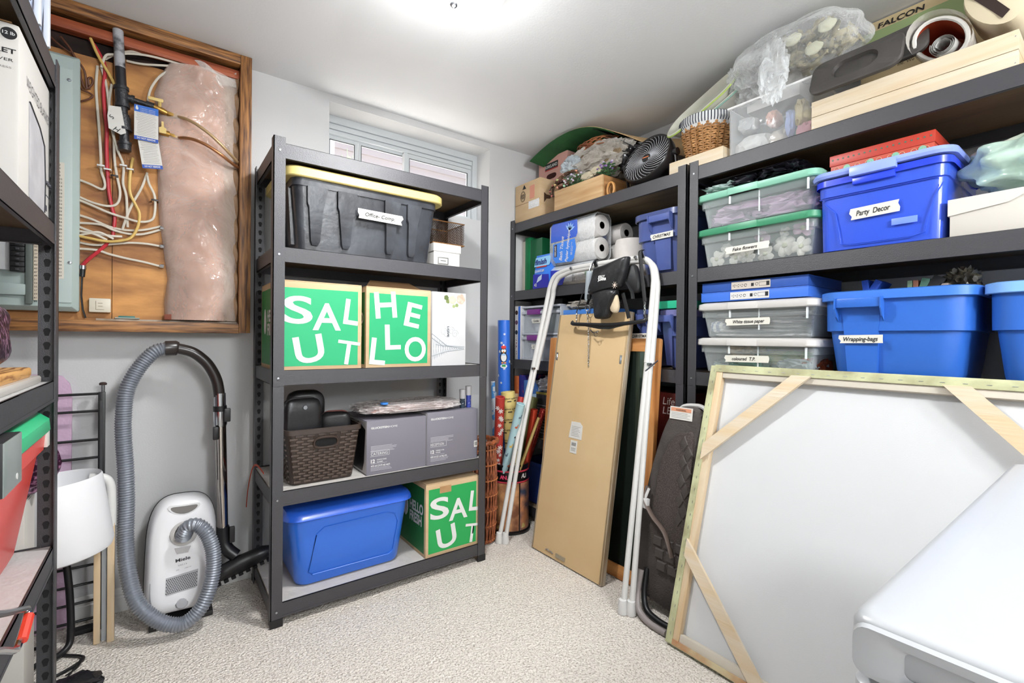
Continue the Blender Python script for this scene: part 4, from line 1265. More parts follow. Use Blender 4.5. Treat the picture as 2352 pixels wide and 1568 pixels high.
def crumple(name, label, cat, c, r, m, seed, amp=.25, fr=3, p=.6, sub=4, ridge=True, group=None, rz=-90):
    t = thing(name, label, cat, c, rz, group)
    MB().blob((0, 0, 0), r[0], r[1], r[2], seed, amp, fr, sub, p, ridge).build('body', m, t)
    return t


# -- near rack, level with green-lidded totes
Z1 = 1.3822
GRL = M('7fb8a0', .4)
GRL2 = M('3f8a66', .4)
clear_tote('green lidded clear tote of artificial flowers, lower of two', 1.106, Z1, .436, .150, GRL2, 'Fake flowers', tw=.095)
clear_tote('green lidded clear tote of pink tissue and gift bags, on top', 1.106, Z1 + .163, .436, .130, GRL)
PKT = M('d3b4cf', .85, c2='a98aa8', cs=9, bump=1.2, bs=40)
for i, (yy, zz, rx, rz_, sd) in enumerate(((.99, 1.580, .10, .028, 1), (.80, 1.585, .11, .03, 2), (.89, 1.615, .17, .022, 3))):
    crumple('pink_tissue', ('left lump of pink tissue inside upper green tote', 'right lump of pink tissue inside upper green tote', 'loose pink tissue on top inside upper green tote')[i], 'tissue paper', (1.93, yy, zz), (rx, .10, rz_), PKT, sd, .35, 3.5, .55)
PET = M('f2eee4', .8, bump=.5, bs=60)
PETP = M('d7b6cc', .8, bump=.5, bs=60)


def flower(label, c, r, m, seed):
    t = thing('artificial_flower', label, 'flower', c, -90)
    rr = random.Random(seed)
    for k in range(7):
        a = k * .9 + rr.random()
        pd = Matrix.Rotation(a, 4, 'Y') @ Matrix.Rotation(rr.uniform(-.5, .5), 4, 'X')
        MB().blob((r * .55, 0, 0), r * .55, r * .16, r * .42, seed + k, .3, 3, 2, .9).xform(pd).build('petal', m, t)
    MB().blob((0, -r * .15, 0), r * .28, r * .2, r * .28, seed, .3, 5, 2).build('centre', M('dfe0c0', .8), t)
    return t


for i, (yy, zz, r, m_, lb) in enumerate(((1.055, 1.42, .035, PET, 'white artificial flower at far left of the lower tote'), (1.02, 1.452, .03, PET, 'white artificial flower above the leftmost one in tote'), (.985, 1.418, .034, PET, 'second white artificial flower along the tote bottom'),
                                         (.93, 1.417, .033, PET, 'white artificial flower under the handwritten label'), (.865, 1.416, .034, PET, 'white artificial flower right of the handwritten label'), (.80, 1.44, .042, PET, 'largest white artificial flower right of tote centre'),
                                         (.735, 1.425, .036, PET, 'white artificial flower at right end of tote'), (.88, 1.475, .032, PETP, 'mauve artificial flower beside the tote centre seam'), (.80, 1.492, .02, PET, 'tiny white daisy high in the tote'), (.73, 1.49, .036, PETP, 'mauve artificial flower at tote upper right'))):
    flower(lb, (1.845 + .01 * (i % 3), yy, zz + .006), r * .9, m_, 30 + i * 3)
DKB = M('24222a', .25, bump=.5, bs=30)
for i, (yy, zz, rx, rz_, m_, lb) in enumerate(((1.03, 1.708, .07, .016, film('cfe0dc', .3, .15, .8, 30), 'crinkled clear bag at left on upper green lid'), (.93, 1.712, .075, .02, DKB, 'crumpled black gift bag in middle on upper green lid'), (.80, 1.722, .065, .02, DKB, 'crumpled black bag right of middle on green lid'))):
    crumple('folded_bag', lb, 'bag', (1.90, yy, zz), (rx, .09, rz_), m_, 50 + i, .5, 4, .6)
tag(MB().box(0, 0, 0, .32, .18, .004, .001).build('folded_board', M('2e2a2c', .5)), 'thin dark cardboard sheet on the bags above green lid', 'cardboard', loc=(1.83, 1.07, 1.745), rz=-90)

pt = thing('storage_tote', 'bright blue lidded tote labelled Party Decor', 'storage tote', (1.788, .660, Z1), -90)
W, D, H = .322, .40, .245
PB = M('3254cc', .22, coat=.3)
loft_body(W, D, [(0, .012), (.008, .004), (H - .06, 0), (H - .058, -.004), (H - .004, -.006), (H - .004, 0), (.012, .01)], .03, n=6, cap1=True).build('body', PB, pt)
MB().tube([(.05 - .03 * math.cos(a) * 0 + x, -.004, zz) for x, zz, a in ((-.03, .165, 0), (.0, .13, 0), (.012, .06, 0), (.016, .026, 0), (.05, .022, 0), (.20, .022, 0), (.23, .03, 0), (.235, .07, 0), (.25, .13, 0), (.268, .165, 0))], .0018, 6).build('panel_ridge', PB, pt)
MB().tube([(.004, -.0045, .182), (.318, -.0045, .182)], .0016, 6).build('step_ridge', M('2238a8', .3), pt)
PL_ = M('8ea2ea', .3, coat=.3)
MB().loft([rrect(W / 2 + .014, D / 2 + .014, .04, H - .024, W / 2, D / 2, 8), rrect(W / 2 + .014, D / 2 + .014, .04, H - .004, W / 2, D / 2, 8)], False, False).build('rim_skirt', M('2440d8', .25), pt)
MB().loft([rrect(W / 2 + .022, D / 2 + .022, .05, H + .002, W / 2, D / 2, 8), rrect(W / 2 + .027, D / 2 + .027, .054, H + .010, W / 2, D / 2, 8), rrect(W / 2 + .022, D / 2 + .022, .052, H + .022, W / 2, D / 2, 8), rrect(W / 2 + .0, D / 2 + .0, .045, H + .026, W / 2, D / 2, 8), rrect(W / 2 - .02, D / 2 - .02, .04, H + .024, W / 2, D / 2, 8)]).build('lid', PL_, pt)
MB().box(.095, -.032, H - .012, .215, -.01, H + .018, .004).build('latch', PL_, pt)
MB().box(.10, -.018, H - .036, .21, -.002, H - .014, .003).build('catch', M('2a46d6', .25), pt)
tape(pt, (.157, -.0065, .118), .125, .036, 'Party  Decor', .017, 2, ox=.12, seed=4, tw=.088)
MB().box(.20, -.0062, .062, .262, -.004, .082, .001).build('label_ghost', M('6f8cf0', .4), pt)

rb_ = thing('gift_box', 'red patterned flat gift box on the Party Decor lid', 'gift box', (1.83, .645, Z1 + .272), -90)
RB = M('c0503c', .45)
MB().box(.003, .003, 0, .272, .22, .045, .001).build('body', RB, rb_)
ld = MB().box(0, 0, .030, .275, .223, .066, .002).build('lid', M('b83c2c', .4), rb_)
g = MB()
for k in range(18):
    g.tube([(.010 + k * .0150, -.0002, .050), (.010 + k * .0150, -.0010, .050)], .0028, 8)
g.build('dot_print', M('4d6b55', .5), ld, smooth=0, kind='stuff')
g = MB()
for k in range(9):
    cx = .02 + k * .029
    g.tube([(cx + .009 * math.cos(a * .6) * (1 - a / 13), .0022, .016 + .009 * math.sin(a * .6) * (1 - a / 13)) for a in range(11)], .0009, 4)
g.build('scroll_print', M('f1c9a0', .5), rb_, smooth=0)
g = MB()
for k in range(4):
    g.tube([(.05 + k * .065, .0026, .017), (.05 + k * .065, .0016, .017)], .010, 10)
g.build('bauble_print', M('7fb69a', .5), rb_, smooth=0, kind='stuff')

sx = thing('shoe_box', 'white cardboard box with angled lid beside Party Decor tote', 'box', (1.788, .333, Z1), -90)
MB().box(.004, .004, 0, .33, .30, .098, .001).build('body', M('e2dcd2', .7), sx)
MB().prism([(0, .064), (.12, .080), (.15, .096), (.335, .11), (.335, .115), (.0, .110)], (0, 0, 0), (1, 0, 0), (0, 0, 1), (0, .305, 0)).build('lid', M('e9e3da', .7), sx, smooth=0)
text(sx, 'asics', (.150, -.0006, .0985), .007, M('4a4a7a', .6), shear=.4, w=.026)
gb = thing('plastic_bag', 'pale green plastic carrier bag slumped on white box', 'bag', (1.93, .125, 1.588), -90)
GB = film('cdead8', .35, .2, 1., 7)
MB().blob((0, 0, .012), .16, .10, .070, 21, .2, 2.2, 4, .8).build('contents', M('d8cdbf', .8, c2='b7e0c8', cs=6), gb)
MB().blob((0, 0, 0), .19, .135, .088, 22, .30, 2.6, 5, .85).build('bag_body', GB, gb)
MB().blob((.06, .0, .07), .12, .09, .055, 23, .25, 1.9, 4, .85).build('bag_neck', GB, gb)

# -- near rack, third level
Z2 = .960 - .0028
WLD = M('e4e0dc', .4)
clear_tote('white lidded clear tote labelled coloured T.P.', 1.100, Z2, .430, .130, WLD, 'coloured  T.P.', tw=.09)
clear_tote('white lidded clear tote labelled White tissue paper', 1.098, Z2 + .143, .430, .128, WLD, 'White tissue paper', tw=.12)
for i in range(6):
    zz = 1.112 + i * .0165
    t = thing('tissue_sheet', ('lowest', 'second lowest', 'third', 'fourth', 'second from top', 'topmost')[i] + ' folded white tissue layer in the White tissue paper tote', 'tissue paper', (1.94, .885, zz), -90)
    MB().blob((0, 0, 0), .175 - .01 * (i % 2), .11, .0068, 60 + i, .35, 3.2, 4, .45).build('body', M(('e9e6e4', 'd4d0d0', 'dfe0d6', 'e2d9dc', 'cfcbc8', 'dcd8d4')[i], .85, c2='b9b4b4', cs=8), t)
crumple('striped_paper', 'rolled striped paper at left in white tissue tote', 'paper', (1.845, 1.04, 1.145), (.03, .03, .022), M('f0f0ee', .8, c2='8a93a8', cs=12, kind='wave'), 71, .2, 3, .7)
for i, (yy, zz, rx, rz_, c, lb) in enumerate(((.955, 1.048, .05, .028, ('c9a36a', '8a5f34'), 'tan dotted paper bag inside the coloured T.P. tote'), (.93, 1.005, .075, .03, ('5aa08c', '3d7a70'), 'teal tissue paper inside the coloured T.P. tote'),
                                              (.80, 1.025, .09, .024, ('b9b66a', '5f9a5a'), 'yellow green tissue paper inside the coloured T.P. tote'), (.75, .995, .06, .028, ('8fa4a4', 'd8dede'), 'silvery tissue paper inside the coloured T.P. tote'),
                                              (1.02, .99, .05, .022, ('6d8683', 'a9bdb8'), 'grey green tissue at left in coloured T.P. tote'), (.715, 1.0, .035, .03, ('b5532c', '6a2f18'), 'orange tissue paper at right end of coloured T.P. tote'))):
    crumple('coloured_tissue', lb, 'tissue paper', (1.90 + .012 * (i % 3), yy, zz), (rx, .07, rz_), M(c[0], .8, c2=c[1], cs=14, bump=.8, bs=40), 80 + i, .35, 3, .6)

for i, (zz, c) in enumerate(((1.2445, '3f6fce'), (1.2835, '2c519f'))):
    t = thing('flat_box', ('lower', 'upper')[i] + ' flat blue box with recycling strip on white lidded tote', 'box', (1.790, 1.092 - .004 * i, zz), -90)
    MB().box(0, 0, 0, .402 - .004 * i, .30, .036, .002).build('body', M(c, .4), t)
    MB().box(-.001 + .0, -.001, .0345, .403 - .004 * i, .301, .0375, .0008).build('lid_edge', M(c, .4), t)
    s_ = MB().box(.125, -.0022, .004, .272, -.0008, .033).build('symbol_strip', M(('e6e4e2', 'c9bfb4')[i], .6), t, smooth=0)
    g = MB()
    for k in range(3):
        a0 = .137 + k * .0145
        for q in range(3):
            b0 = q * 2.094 + .3
            g.tube([(a0 + .0045 * math.cos(b0 + w_ * .35), -.0026, .018 + .0045 * math.sin(b0 + w_ * .35)) for w_ in range(4)], .0009, 4)
    g.tube([(.181 + .005 * math.cos(w_ * .7), -.0026, .018 + .005 * math.sin(w_ * .7)) for w_ in range(9)], .0008, 4)
    g.box(.202, -.0026, .012, .212, -.002, .024)
    g.tube([(.223 + .005 * math.cos(w_ * .7), -.0026, .019 + .005 * math.sin(w_ * .7)) for w_ in range(9)], .0007, 4)
    g.tube([(.232, -.0026, .012), (.260, -.0026, .012), (.260, -.0026, .025), (.232, -.0026, .025)], .0005, 4, closed=True)
    g.box(.258, -.0026, .011, .269, -.002, .027)
    g.build('symbol_print', INK, s_, smooth=0)


def rough_tote(label, yl, z, W, D, H, m, lidm, word=None, hx=.45, x=1.788, lid=True, hl=.12, tl=(.5, .45)):
    t = thing('storage_tote', label, 'storage tote', (x, yl, z), -90)
    loft_body(W, D, [(0, .045), (.008, .034), (.04, .026), (H * .56, .012), (H * .57, .002), (H - .012, 0), (H - .012, .004), (.012, .03)], .06, n=8, cap1=True).build('body', m, t)
    MB().loft([rrect(W / 2 + .006, D / 2 + .006, .062, H - .028, W / 2, D / 2, 8), rrect(W / 2 + .013, D / 2 + .013, .068, H - .026, W / 2, D / 2, 8), rrect(W / 2 + .012, D / 2 + .012, .066, H, W / 2, D / 2, 8), rrect(W / 2 + .004, D / 2 + .004, .06, H + .003, W / 2, D / 2, 8),
               rrect(W / 2 - .006, D / 2 - .006, .055, H, W / 2, D / 2, 8), rrect(W / 2 - .008, D / 2 - .008, .05, H - .03, W / 2, D / 2, 8)], False, lid).build('rim', lidm, t)
    h0, h1 = W * hx - hl / 2, W * hx + hl / 2
    MB().box(h0, -.030, H - .052, h1, -.010, H - .022, .005).build('handle', m, t)
    MB().prism([(-.012, 0), (-.034, 0), (-.034, -.035), (-.02, -.06), (.0, -.075), (.0, 0)], (h0 - .003, 0, H - .02), (0, 1, 0), (0, 0, 1), (.004, 0, 0)).prism([(-.012, 0), (-.034, 0), (-.034, -.035), (-.02, -.06), (.0, -.075), (.0, 0)], (h1 - .001, 0, H - .02), (0, 1, 0), (0, 0, 1), (.004, 0, 0)).build('handle_web', m, t, smooth=0, kind='stuff')
    MB().loft([[V((h0 + .008, -.002, H - .03)), V((h1 - .004, -.002, H - .03)), V((h1 - .004, .03, H - .03)), V((h0 + .008, .03, H - .03))],
               [V((h0 + .016, -.002 + .001, H * .57)), V((h1 - .012, .001, H * .57)), V((h1 - .012, .03, H * .57)), V((h0 + .016, .03, H * .57))],
               [V((h0 + .024, .014, .02)), V((h1 - .018, .014, .02)), V((h1 - .018, .05, .02)), V((h0 + .024, .05, .02))]]).build('front_rib', m, t, smooth=20)
    if word:
        tape(t, (W * tl[0], -.006 if tl[1] > .55 else -.003, H * tl[1]), .115, .026, word, .014, 1, ox=.09, seed=9, tw=.092)
    return t


BL2 = M('2f66c0', .36, coat=.1)
rough_tote('wide blue tote labelled Wrapping-bags with papers sticking out', .650, Z2, .372, .40, .292, BL2, M('3c74cc', .36), 'Wrapping-bags', hx=.30, lid=False, tl=(.31, .48))
rough_tote('blue tote cut off by the right edge of the picture', .250, Z2, .34, .40, .292, BL2, M('7fb0ee', .36), hx=.6)
for i, (yy, zz, w_, h_, c, lb, ry) in enumerate(((.545, 1.262, .018, .05, '1f4fc0', 'left narrow blue bag corner rising from Wrapping-bags tote', -8), (.525, 1.262, .02, .05, '1f4fc0', 'slanted blue bag corner rising from Wrapping-bags tote', 30), (.432, 1.255, .012, .045, '7f9a80', 'green edged card in Wrapping-bags tote', 0),
                                                 (.418, 1.255, .012, .045, 'a5705a', 'red brown card in Wrapping-bags tote', 0), (.400, 1.255, .02, .05, '5f8a78', 'dull green card in Wrapping-bags tote', 14), (.375, 1.26, .03, .05, '2a2a2e', 'black folded paper in Wrapping-bags tote', 30),
                                                 (.352, 1.255, .02, .03, 'b8a9a4', 'small pinkish card in Wrapping-bags tote', 0))):
    tag(MB().box(-w_ / 2, 0, -.09, w_ / 2, .10, h_ - .02, .001).xform(Matrix.Rotation(math.radians(ry), 4, 'Y')).build('paper_bag', M(c, .6)), lb, 'paper', 'papers rising from the blue tote', loc=(1.86, yy, zz), rz=-90)
crumple('ribbon_bundle', 'bundle of dark ribbon at right in Wrapping-bags tote', 'ribbon', (1.90, .318, 1.272), (.035, .04, .035), M('4a453c', .3, c2='b0a890', cs=40, mix=(.5, .8)), 91, .5, 4, .8)

# -- near rack, top
Z0 = 1.8062
cr = thing('wooden_crate', 'long pale pine crate at the near end of rack top', 'crate', (1.796, .690, Z0), -90)
for k in range(2):
    MB().box(0, 0, .001 + k * .0535, .49, .014, .053 + k * .0535, .001).build('plank', PINE, cr)
    MB().box(0, .286, .001 + k * .0535, .49, .300, .053 + k * .0535, .001).build('plank', PINE, cr)
    MB().box(0, .0145, .001 + k * .0535, .012, .2855, .053 + k * .0535, .001).build('end_plank', PINEY, cr)
    MB().box(.478, .0145, .001 + k * .0535, .49, .2855, .053 + k * .0535, .001).build('end_plank', PINEY, cr)
MB().box(.012, .014, 0, .478, .286, .008).build('base', PINE, cr, smooth=0)
for x in (.006, .484):
    for zz in (.02, .09):
        MB().tube([(x, -.0004, zz), (x, .001, zz)], .0016, 6).build('nail', STEEL, cr)
cr2 = thing('wooden_crate', 'low pine crate under the wicker basket across both racks', 'crate', (1.812, 1.268, Z0 + .0034), -90)
MB().box(0, 0, 0, .25, .012, .066, .001).build('plank', PINE, cr2)
MB().box(0, .29, 0, .25, .302, .066, .001).build('plank', PINE, cr2)
MB().box(0, .0125, 0, .012, .2895, .066, .001).build('end_plank', PINEY, cr2)
MB().box(.238, .0125, 0, .25, .2895, .066, .001).build('end_plank', PINEY, cr2)
MB().box(.012, .012, 0, .238, .29, .006).build('base', PINE, cr2, smooth=0)
MB().box(.004, .001, .058, .249, .003, .0665).build('lid_lip', PINE, cr2, smooth=0)

cbt = thing('clear_bin', 'clear plastic bin of colourful craft pieces on rack top', 'storage bin', (1.83, 1.008, Z0), -90)
W, D, H = .31, .24, .215
CB = film('eef2f4', .90, .06, .5, 5)
loft_body(W, D, [(0, .006), (.006, .003), (H, 0), (H, .003), (.01, .006)], .012, n=3, cap1=False).build('body', CB, cbt)
MB().tube([(0, 0, H), (W, 0, H), (W, D, H), (0, D, H)], .005, 8, closed=True).build('rim', film('ffffff', .3, .1, 0), cbt)
WHT = M('f6f6f4', .4)
for i, (xx, zz, rx, rz_, m_, lb) in enumerate(((.075, .06, .065, .042, WHT, 'large white shell shaped piece in the clear bin'), (.045, .155, .035, .03, M('d6d8d8', .5), 'grey white crumpled piece at upper left in clear bin'), (.14, .15, .022, .03, M('e0a48c', .6), 'small orange figure shaped toy in clear bin'),
                                               (.215, .10, .018, .05, M('9fb0e0', .5), 'pale blue roll standing in the clear bin'), (.245, .13, .02, .055, M('efdca6', .6), 'cream roll leaning in the clear bin'), (.25, .06, .03, .03, M('7fb79a', .6), 'green cloth piece in the clear bin'),
                                               (.27, .045, .035, .04, M('e8aeb8', .6), 'pink cloth piece at right in the clear bin'), (.17, .055, .035, .04, M('d8cfc2', .6), 'beige piece in middle of the clear bin'), (.09, .02, .06, .016, M('a8d6a0', .6), 'light green piece on the bottom of clear bin'))):
    q = Matrix.Rotation(math.radians(-90), 4, 'Z') @ V((xx, .07 + .01 * (i % 3), zz))
    crumple('craft_piece', lb, 'craft piece', (1.83 + q.x, 1.008 + q.y, Z0 + q.z), (rx, .04, rz_), m_, 100 + i, .25, 3, .8, 3)
bx = plain_box('white_box', 'plain white box behind the clear bin under plastic bag', 'box', (1.935, .985, Z0 + .22), -90, .20, .20, .092, M('f3f1ee', .7))
bag = thing('plastic_bag', 'large clear plastic bag of dried leaves and shells near ceiling', 'bag', (1.915, .80, 2.165), -90)
bg_ = MB().blob((0, 0, 0), .235, .13, .098, 31, .16, 2.2, 5, .85, flatz=.9)
bg_.build('bag_body', film('f4f6f6', .84, .04, 1., 12), bag)
MB().blob((-.15, -.0, -.02), .09, .08, .085, 35, .35, 2.4, 4, .9, ridge=True).build('bag_knot', film('f4f7f8', .74, .05, 1., 14), bag)
MB().blob((-.02, -.115, -.085), .045, .02, .10, 36, .45, 2.4, 4, .9, ridge=True).build('bag_tail', film('f4f7f8', .74, .05, 1., 14), bag)
lv = MB()
for i in range(150):
    a = rnd.uniform(0, 6.28)
    rr = math.sqrt(rnd.uniform(.0, 1)) * .105
    m_ = Matrix.Translation((rnd.uniform(-.06, .06), .735 - .80 + rr * 1.25 * math.cos(a), rr * .62 * math.sin(a))) @ Matrix.Rotation(rnd.uniform(0, 6.28), 4, 'X') @ Matrix.Rotation(rnd.uniform(-.9, .9), 4, 'Z')
    q = MB().blob((0, 0, 0), .003, rnd.uniform(.016, .036), rnd.uniform(.006, .014), 200 + i, .5, 2.5, 1, .9).xform(m_)
    t_ = bpy.data.meshes.new('t')
    q.bm.to_mesh(t_)
    q.bm.free()
    lv.bm.from_mesh(t_)
    bpy.data.meshes.remove(t_)
o = lv.build('dried_leaves', M('6f6a48', .75, c2='b3a67c', cs=22, mix=(.4, .6)), kind='stuff')
tag(o, 'jumble of olive and tan dried leaves inside the large clear bag', 'leaves', loc=(1.915, .80, 2.165))
for dy, dz, lb in ((-.03, .02, 'pale round seed pod at left of the dried leaves'), (-.14, .015, 'pale round seed pod at right of the dried leaves'), (-.10, -.045, 'pale seed pod lowest among the dried leaves')):
    tag(MB().blob((0, 0, 0), .008, .027, .022, 9, .2, 2, 3, .9).build('seed_pod', M('d9d8b8', .6)), lb, 'seed pod', loc=(1.835, .80 + dy, 2.165 + dz))

wk = thing('wicker_basket', 'round wicker basket with navy striped fabric liner', 'basket', (1.925, 1.150, Z0 + .071))
g = MB()
R0, R1, HH = .080, .110, .145
for k in range(20):
    a = 2 * PI * k / 20
    g.tube([(R0 * math.cos(a), R0 * math.sin(a), 0), (R1 * math.cos(a), R1 * math.sin(a), HH)], .003, 5)
g.build('stake', M('9a6f42', .6), wk, kind='stuff')
g = MB()
for r in range(15):
    zz = .006 + r * .0095
    rad = R0 + (R1 - R0) * zz / HH
    g.tube([((rad + .0045 * (1 if (k + r) % 2 else -1)) * math.cos(2 * PI * k / 40 + r * .16), (rad + .0045 * (1 if (k + r) % 2 else -1)) * math.sin(2 * PI * k / 40 + r * .16), zz + (.003 if k % 2 else 0)) for k in range(40)], .0048, 6, closed=True)
g.build('woven_cane', M('b98a58', .55, c2='8f6234', cs=30, bump=.4, bs=80), wk, kind='stuff')
MB().lathe([(R0 - .006, 0), (0, 0), (0, .004)], 24).build('base', M('8a6238', .7), wk)
ln = MB().lathe([(R1 - .008, HH - .03), (R1 + .004, HH - .012), (R1 + .011, HH + .0), (R1 + .010, HH + .026), (R1 - .002, HH + .03), (R1 - .006, HH)], 60).build('liner', M('eef0f0', .8), wk)
g = MB()
for k in range(60):
    a = 2 * PI * k / 60
    ca, sa = math.cos(a), math.sin(a)
    g.tube([((R1 + .0052) * ca, (R1 + .0052) * sa, HH - .012), ((R1 + .0122) * ca, (R1 + .0122) * sa, HH + .0), ((R1 + .0112) * ca, (R1 + .0112) * sa, HH + .025), ((R1 - .002) * ca, (R1 - .002) * sa, HH + .031)], .0019, 4)
g.build('stripe', M('23283a', .8), ln, kind='stuff')

for i, (dx, m_, lb, tl) in enumerate(((0, M('eeeedd', .35), 'outer white baby bath tub tilted above the wicker basket', 0), (.03, M('f0f0e4', .35), 'inner white baby bath tub nested in the other one', .004))):
    mt = Matrix.Translation((1.885 + dx * .6, 1.165 - dx * 1.3, 2.118 - i * .012)) @ Matrix.Rotation(math.radians(-90), 4, 'Z') @ Matrix.Rotation(math.radians(-23), 4, 'Y') @ Matrix.Rotation(math.radians(52), 4, 'X')
    t = thing('baby_bath', lb, 'baby bath', mat=mt)
    hw, hd = (.175, .085) if i == 0 else (.165, .078)
    MB().loft([rrect(hw * .62, hd * .6, .05, -.07 + tl, n=8), rrect(hw * .78, hd * .78, .06, -.062 + tl, n=8), rrect(hw * .93, hd * .93, .075, -.012, n=8), rrect(hw, hd, .08, -.002, n=8), rrect(hw + .003, hd + .003, .082, .003, n=8), rrect(hw - .004, hd - .004, .078, .005, n=8), rrect(hw * .9, hd * .9, .072, -.006, n=8), rrect(hw * .75, hd * .75, .06, -.055 + tl, n=8)]).build('shell', m_, t)
    MB().tube([V(p) for p in rrect(hw + .004, hd + .004, .083, -.001, n=8)], .0035, 6, closed=True).build('green_trim' if i == 0 else 'teal_trim', M('b7cf6a' if i == 0 else '8fb5a8', .4), t)

MT = M('33302e', .5, bump=.5, bs=40, c2='4a4643', cs=5)
for i, (o, lb) in enumerate(((V((1.780, .690, 1.921)), 'dark rubber boot tray tipped forward on the long crate'), (V((1.835, .64, 1.945)), 'second dark tray half hidden behind the tipped one'))):
    mt = lean(o, 24, roll=-1 if i == 0 else -5)
    t = thing('rubber_tray', lb, 'tray', mat=mt)
    W, H = .250, .132
    q = MB().loft([rrect(W / 2, H / 2, .035, 0, W / 2, H / 2, 8), rrect(W / 2 + .002, H / 2 + .002, .036, .004, W / 2, H / 2, 8), rrect(W / 2 + .002, H / 2 + .002, .036, .012, W / 2, H / 2, 8), rrect(W / 2 - .002, H / 2 - .002, .034, .016, W / 2, H / 2, 8),
                   rrect(.064, .036, .0355, .016, W / 2, H / 2, 8), rrect(.060, .033, .0325, .004, W / 2, H / 2, 8), rrect(.050, .025, .0245, .006, W / 2, H / 2, 8)])
    q.xform(Matrix.Rotation(PI / 2, 4, 'X'))
    q.build('tray_body', MT, t)
gbx = thing('shipping_box', 'tall tan box with sage green band behind the boot trays', 'box', (2.098, .640, Z0), -90)
KF = M('dcc69a', .75)
MB().box(0, 0, 0, .40, .09, .425, .002).build('body', KF, gbx)
gp_ = MB().box(-.0, -.001, .343, .40, .0005, .424).build('green_band', M('8fa06f', .7), gbx, smooth=0)
fl = MB().prism([(.02, 0), (.40, 0), (.40, .05), (.02, .05)], (0, .004, .426), (1, 0, 0), (0, .35, .9), (0, .003, 0)).build('top_flap', KF, gbx, smooth=0)
text(fl, 'FALCON', (.05, .0045, .431), .026, INK, v=(0, .35, .9), fat=.02, w=.13)
text(gbx, "It's a way of\nlife. We call it Kyb.", (.11, -.0002, .285), .011, M('4a4438', .7), shear=.1, ls=1.2)
rl1 = thing('rolled_material', 'red and white rolled strip inside clear plastic by the trays', 'roll', (1.84, .365, 1.985))
g = MB()
for rr, w0 in ((.062, .11), (.056, .10)):
    g.tube([(0 + .02 * math.cos(a), rr * .62 * math.cos(a + .5), rr * 1.05 * math.sin(a)) for a in [k * PI / 10 for k in range(20)]], .004, 5, closed=True)
SP = [V((0, (.016 + .0045 * a / 6.28) * math.cos(a) - .012, (.016 + .0045 * a / 6.28) * math.sin(a) - .035)) for a in [k * .35 for k in range(56)]]
MB().sheet(lambda u, v: SP[min(55, int(u * 55))] + V((-.035 + .10 * v, 0, .02 * v)), 55, 3).build('coiled_strip', film('d8d8d4', .25, .2, 0), rl1)
ELP = [V((0, .052 * math.cos(a), .072 * math.sin(a))) for a in [k * PI / 14 for k in range(28)]]
ER = Matrix.Rotation(math.radians(-38), 4, 'X')
MB().tube([ER @ p for p in ELP], .006, 6, closed=True).build('rolled_edge', M('ece9e2', .5), rl1)
MB().loft([[ER @ (p * .96 + V((.002, 0, 0))) for p in ELP], [ER @ (p * .9 + V((.14, 0, 0))) for p in ELP]], False, True).build('red_lining', M('9a3a1c', .6), rl1)
MB().loft([[ER @ (p * 1.22 + V((-.03, 0, 0))) for p in ELP], [ER @ (p * 1.1 + V((.13, 0, 0))) for p in ELP]], False, False).build('clear_sleeve', film('efe9e0', .72, .08, .6, 14), rl1)
rl2 = thing('rolled_material', 'cream rolled leatherette pillow shape right of the red roll', 'roll', (1.86, .255, 2.03))
ELQ = [V((0, .048 * math.cos(a), .085 * math.sin(a))) for a in [k * PI / 14 for k in range(28)]]
EQ = Matrix.Rotation(math.radians(-32), 4, 'X')
MB().loft([[EQ @ (p * .5 + V((-.035, .0, 0))) for p in ELQ], [EQ @ (p * .95 + V((-.03, 0, 0))) for p in ELQ], [EQ @ (p * 1.05 + V((0, 0, 0))) for p in ELQ], [EQ @ (p + V((.12, 0, 0))) for p in ELQ]], True, True).build('body', M('e6d8b8', .4, bump=.5, bs=18), rl2)
MB().prism([(-.006, -.055), (.014, -.06), (.02, .05), (.006, .06), (-.004, .05)], (-.037, 0, 0), EQ @ V((0, 1, 0)), EQ @ V((0, 0, 1)), (.003, 0, 0)).build('dark_slot', M('2a1a14', .8), rl2, smooth=0)
MB().box(0, 0, 0, .001, .001, .001) if False else None
bx2 = thing('cardboard_box', 'brown cardboard box at the top right picture corner', 'box', (1.90, .205, Z0 + .155), -90)
MB().box(0, 0, 0, .20, .2, .26, .002).build('body', CARD, bx2)
MB().box(-.002, -.002, .0, .012, .003, .26).build('corner_edge', M('e2cfa6', .8), bx2, smooth=0)

# ------------------------------------------------------------ far rack, top
f0 = thing('cardboard_box', 'taped cardboard box with a round stamp in far corner', 'box', (1.797, 2.388, Z0), -90)
MB().box(0, 0, 0, .243, .15, .245, .002).build('body', CARDL, f0)
MB().box(-.0005, -.0008, .118, .2435, .0005, .120).build('flap_seam', M('6d5236', .8), f0, smooth=0)
tp_ = MB().box(.135, -.0012, .075, .235, .0, .122).build('clear_tape', film('ffffff', .35, .15, .5, 60), f0, smooth=0)
g = MB()
for r in (.030, .025, .012):
    g.tube([(.078 + r * .8 * math.cos(a), -.0006, .165 + r * 1.1 * math.sin(a)) for a in [k * PI / 12 for k in range(24)]], .0011, 4, closed=True)
for k in range(9):
    g.tube([(.060 + k * .0045, -.0006, .15 + .004 * math.sin(k * 2)), (.062 + k * .0045, -.0006, .18 + .004 * math.sin(k * 3))], .0008, 4)
g.build('round_stamp', M('4a4036', .8), f0, smooth=0)
MB().prism([(0, 0), (.036, 0), (.018, .028)], (.072, 0, .208), (1, 0, 0), (0, 0, 1), (0, -.0006, 0)).build('triangle_mark', INK, f0, smooth=0)
MB().box(.145, -.0008, .135, .190, .0, .215).build('pink_label', M('c98a74', .8), f0, smooth=0)
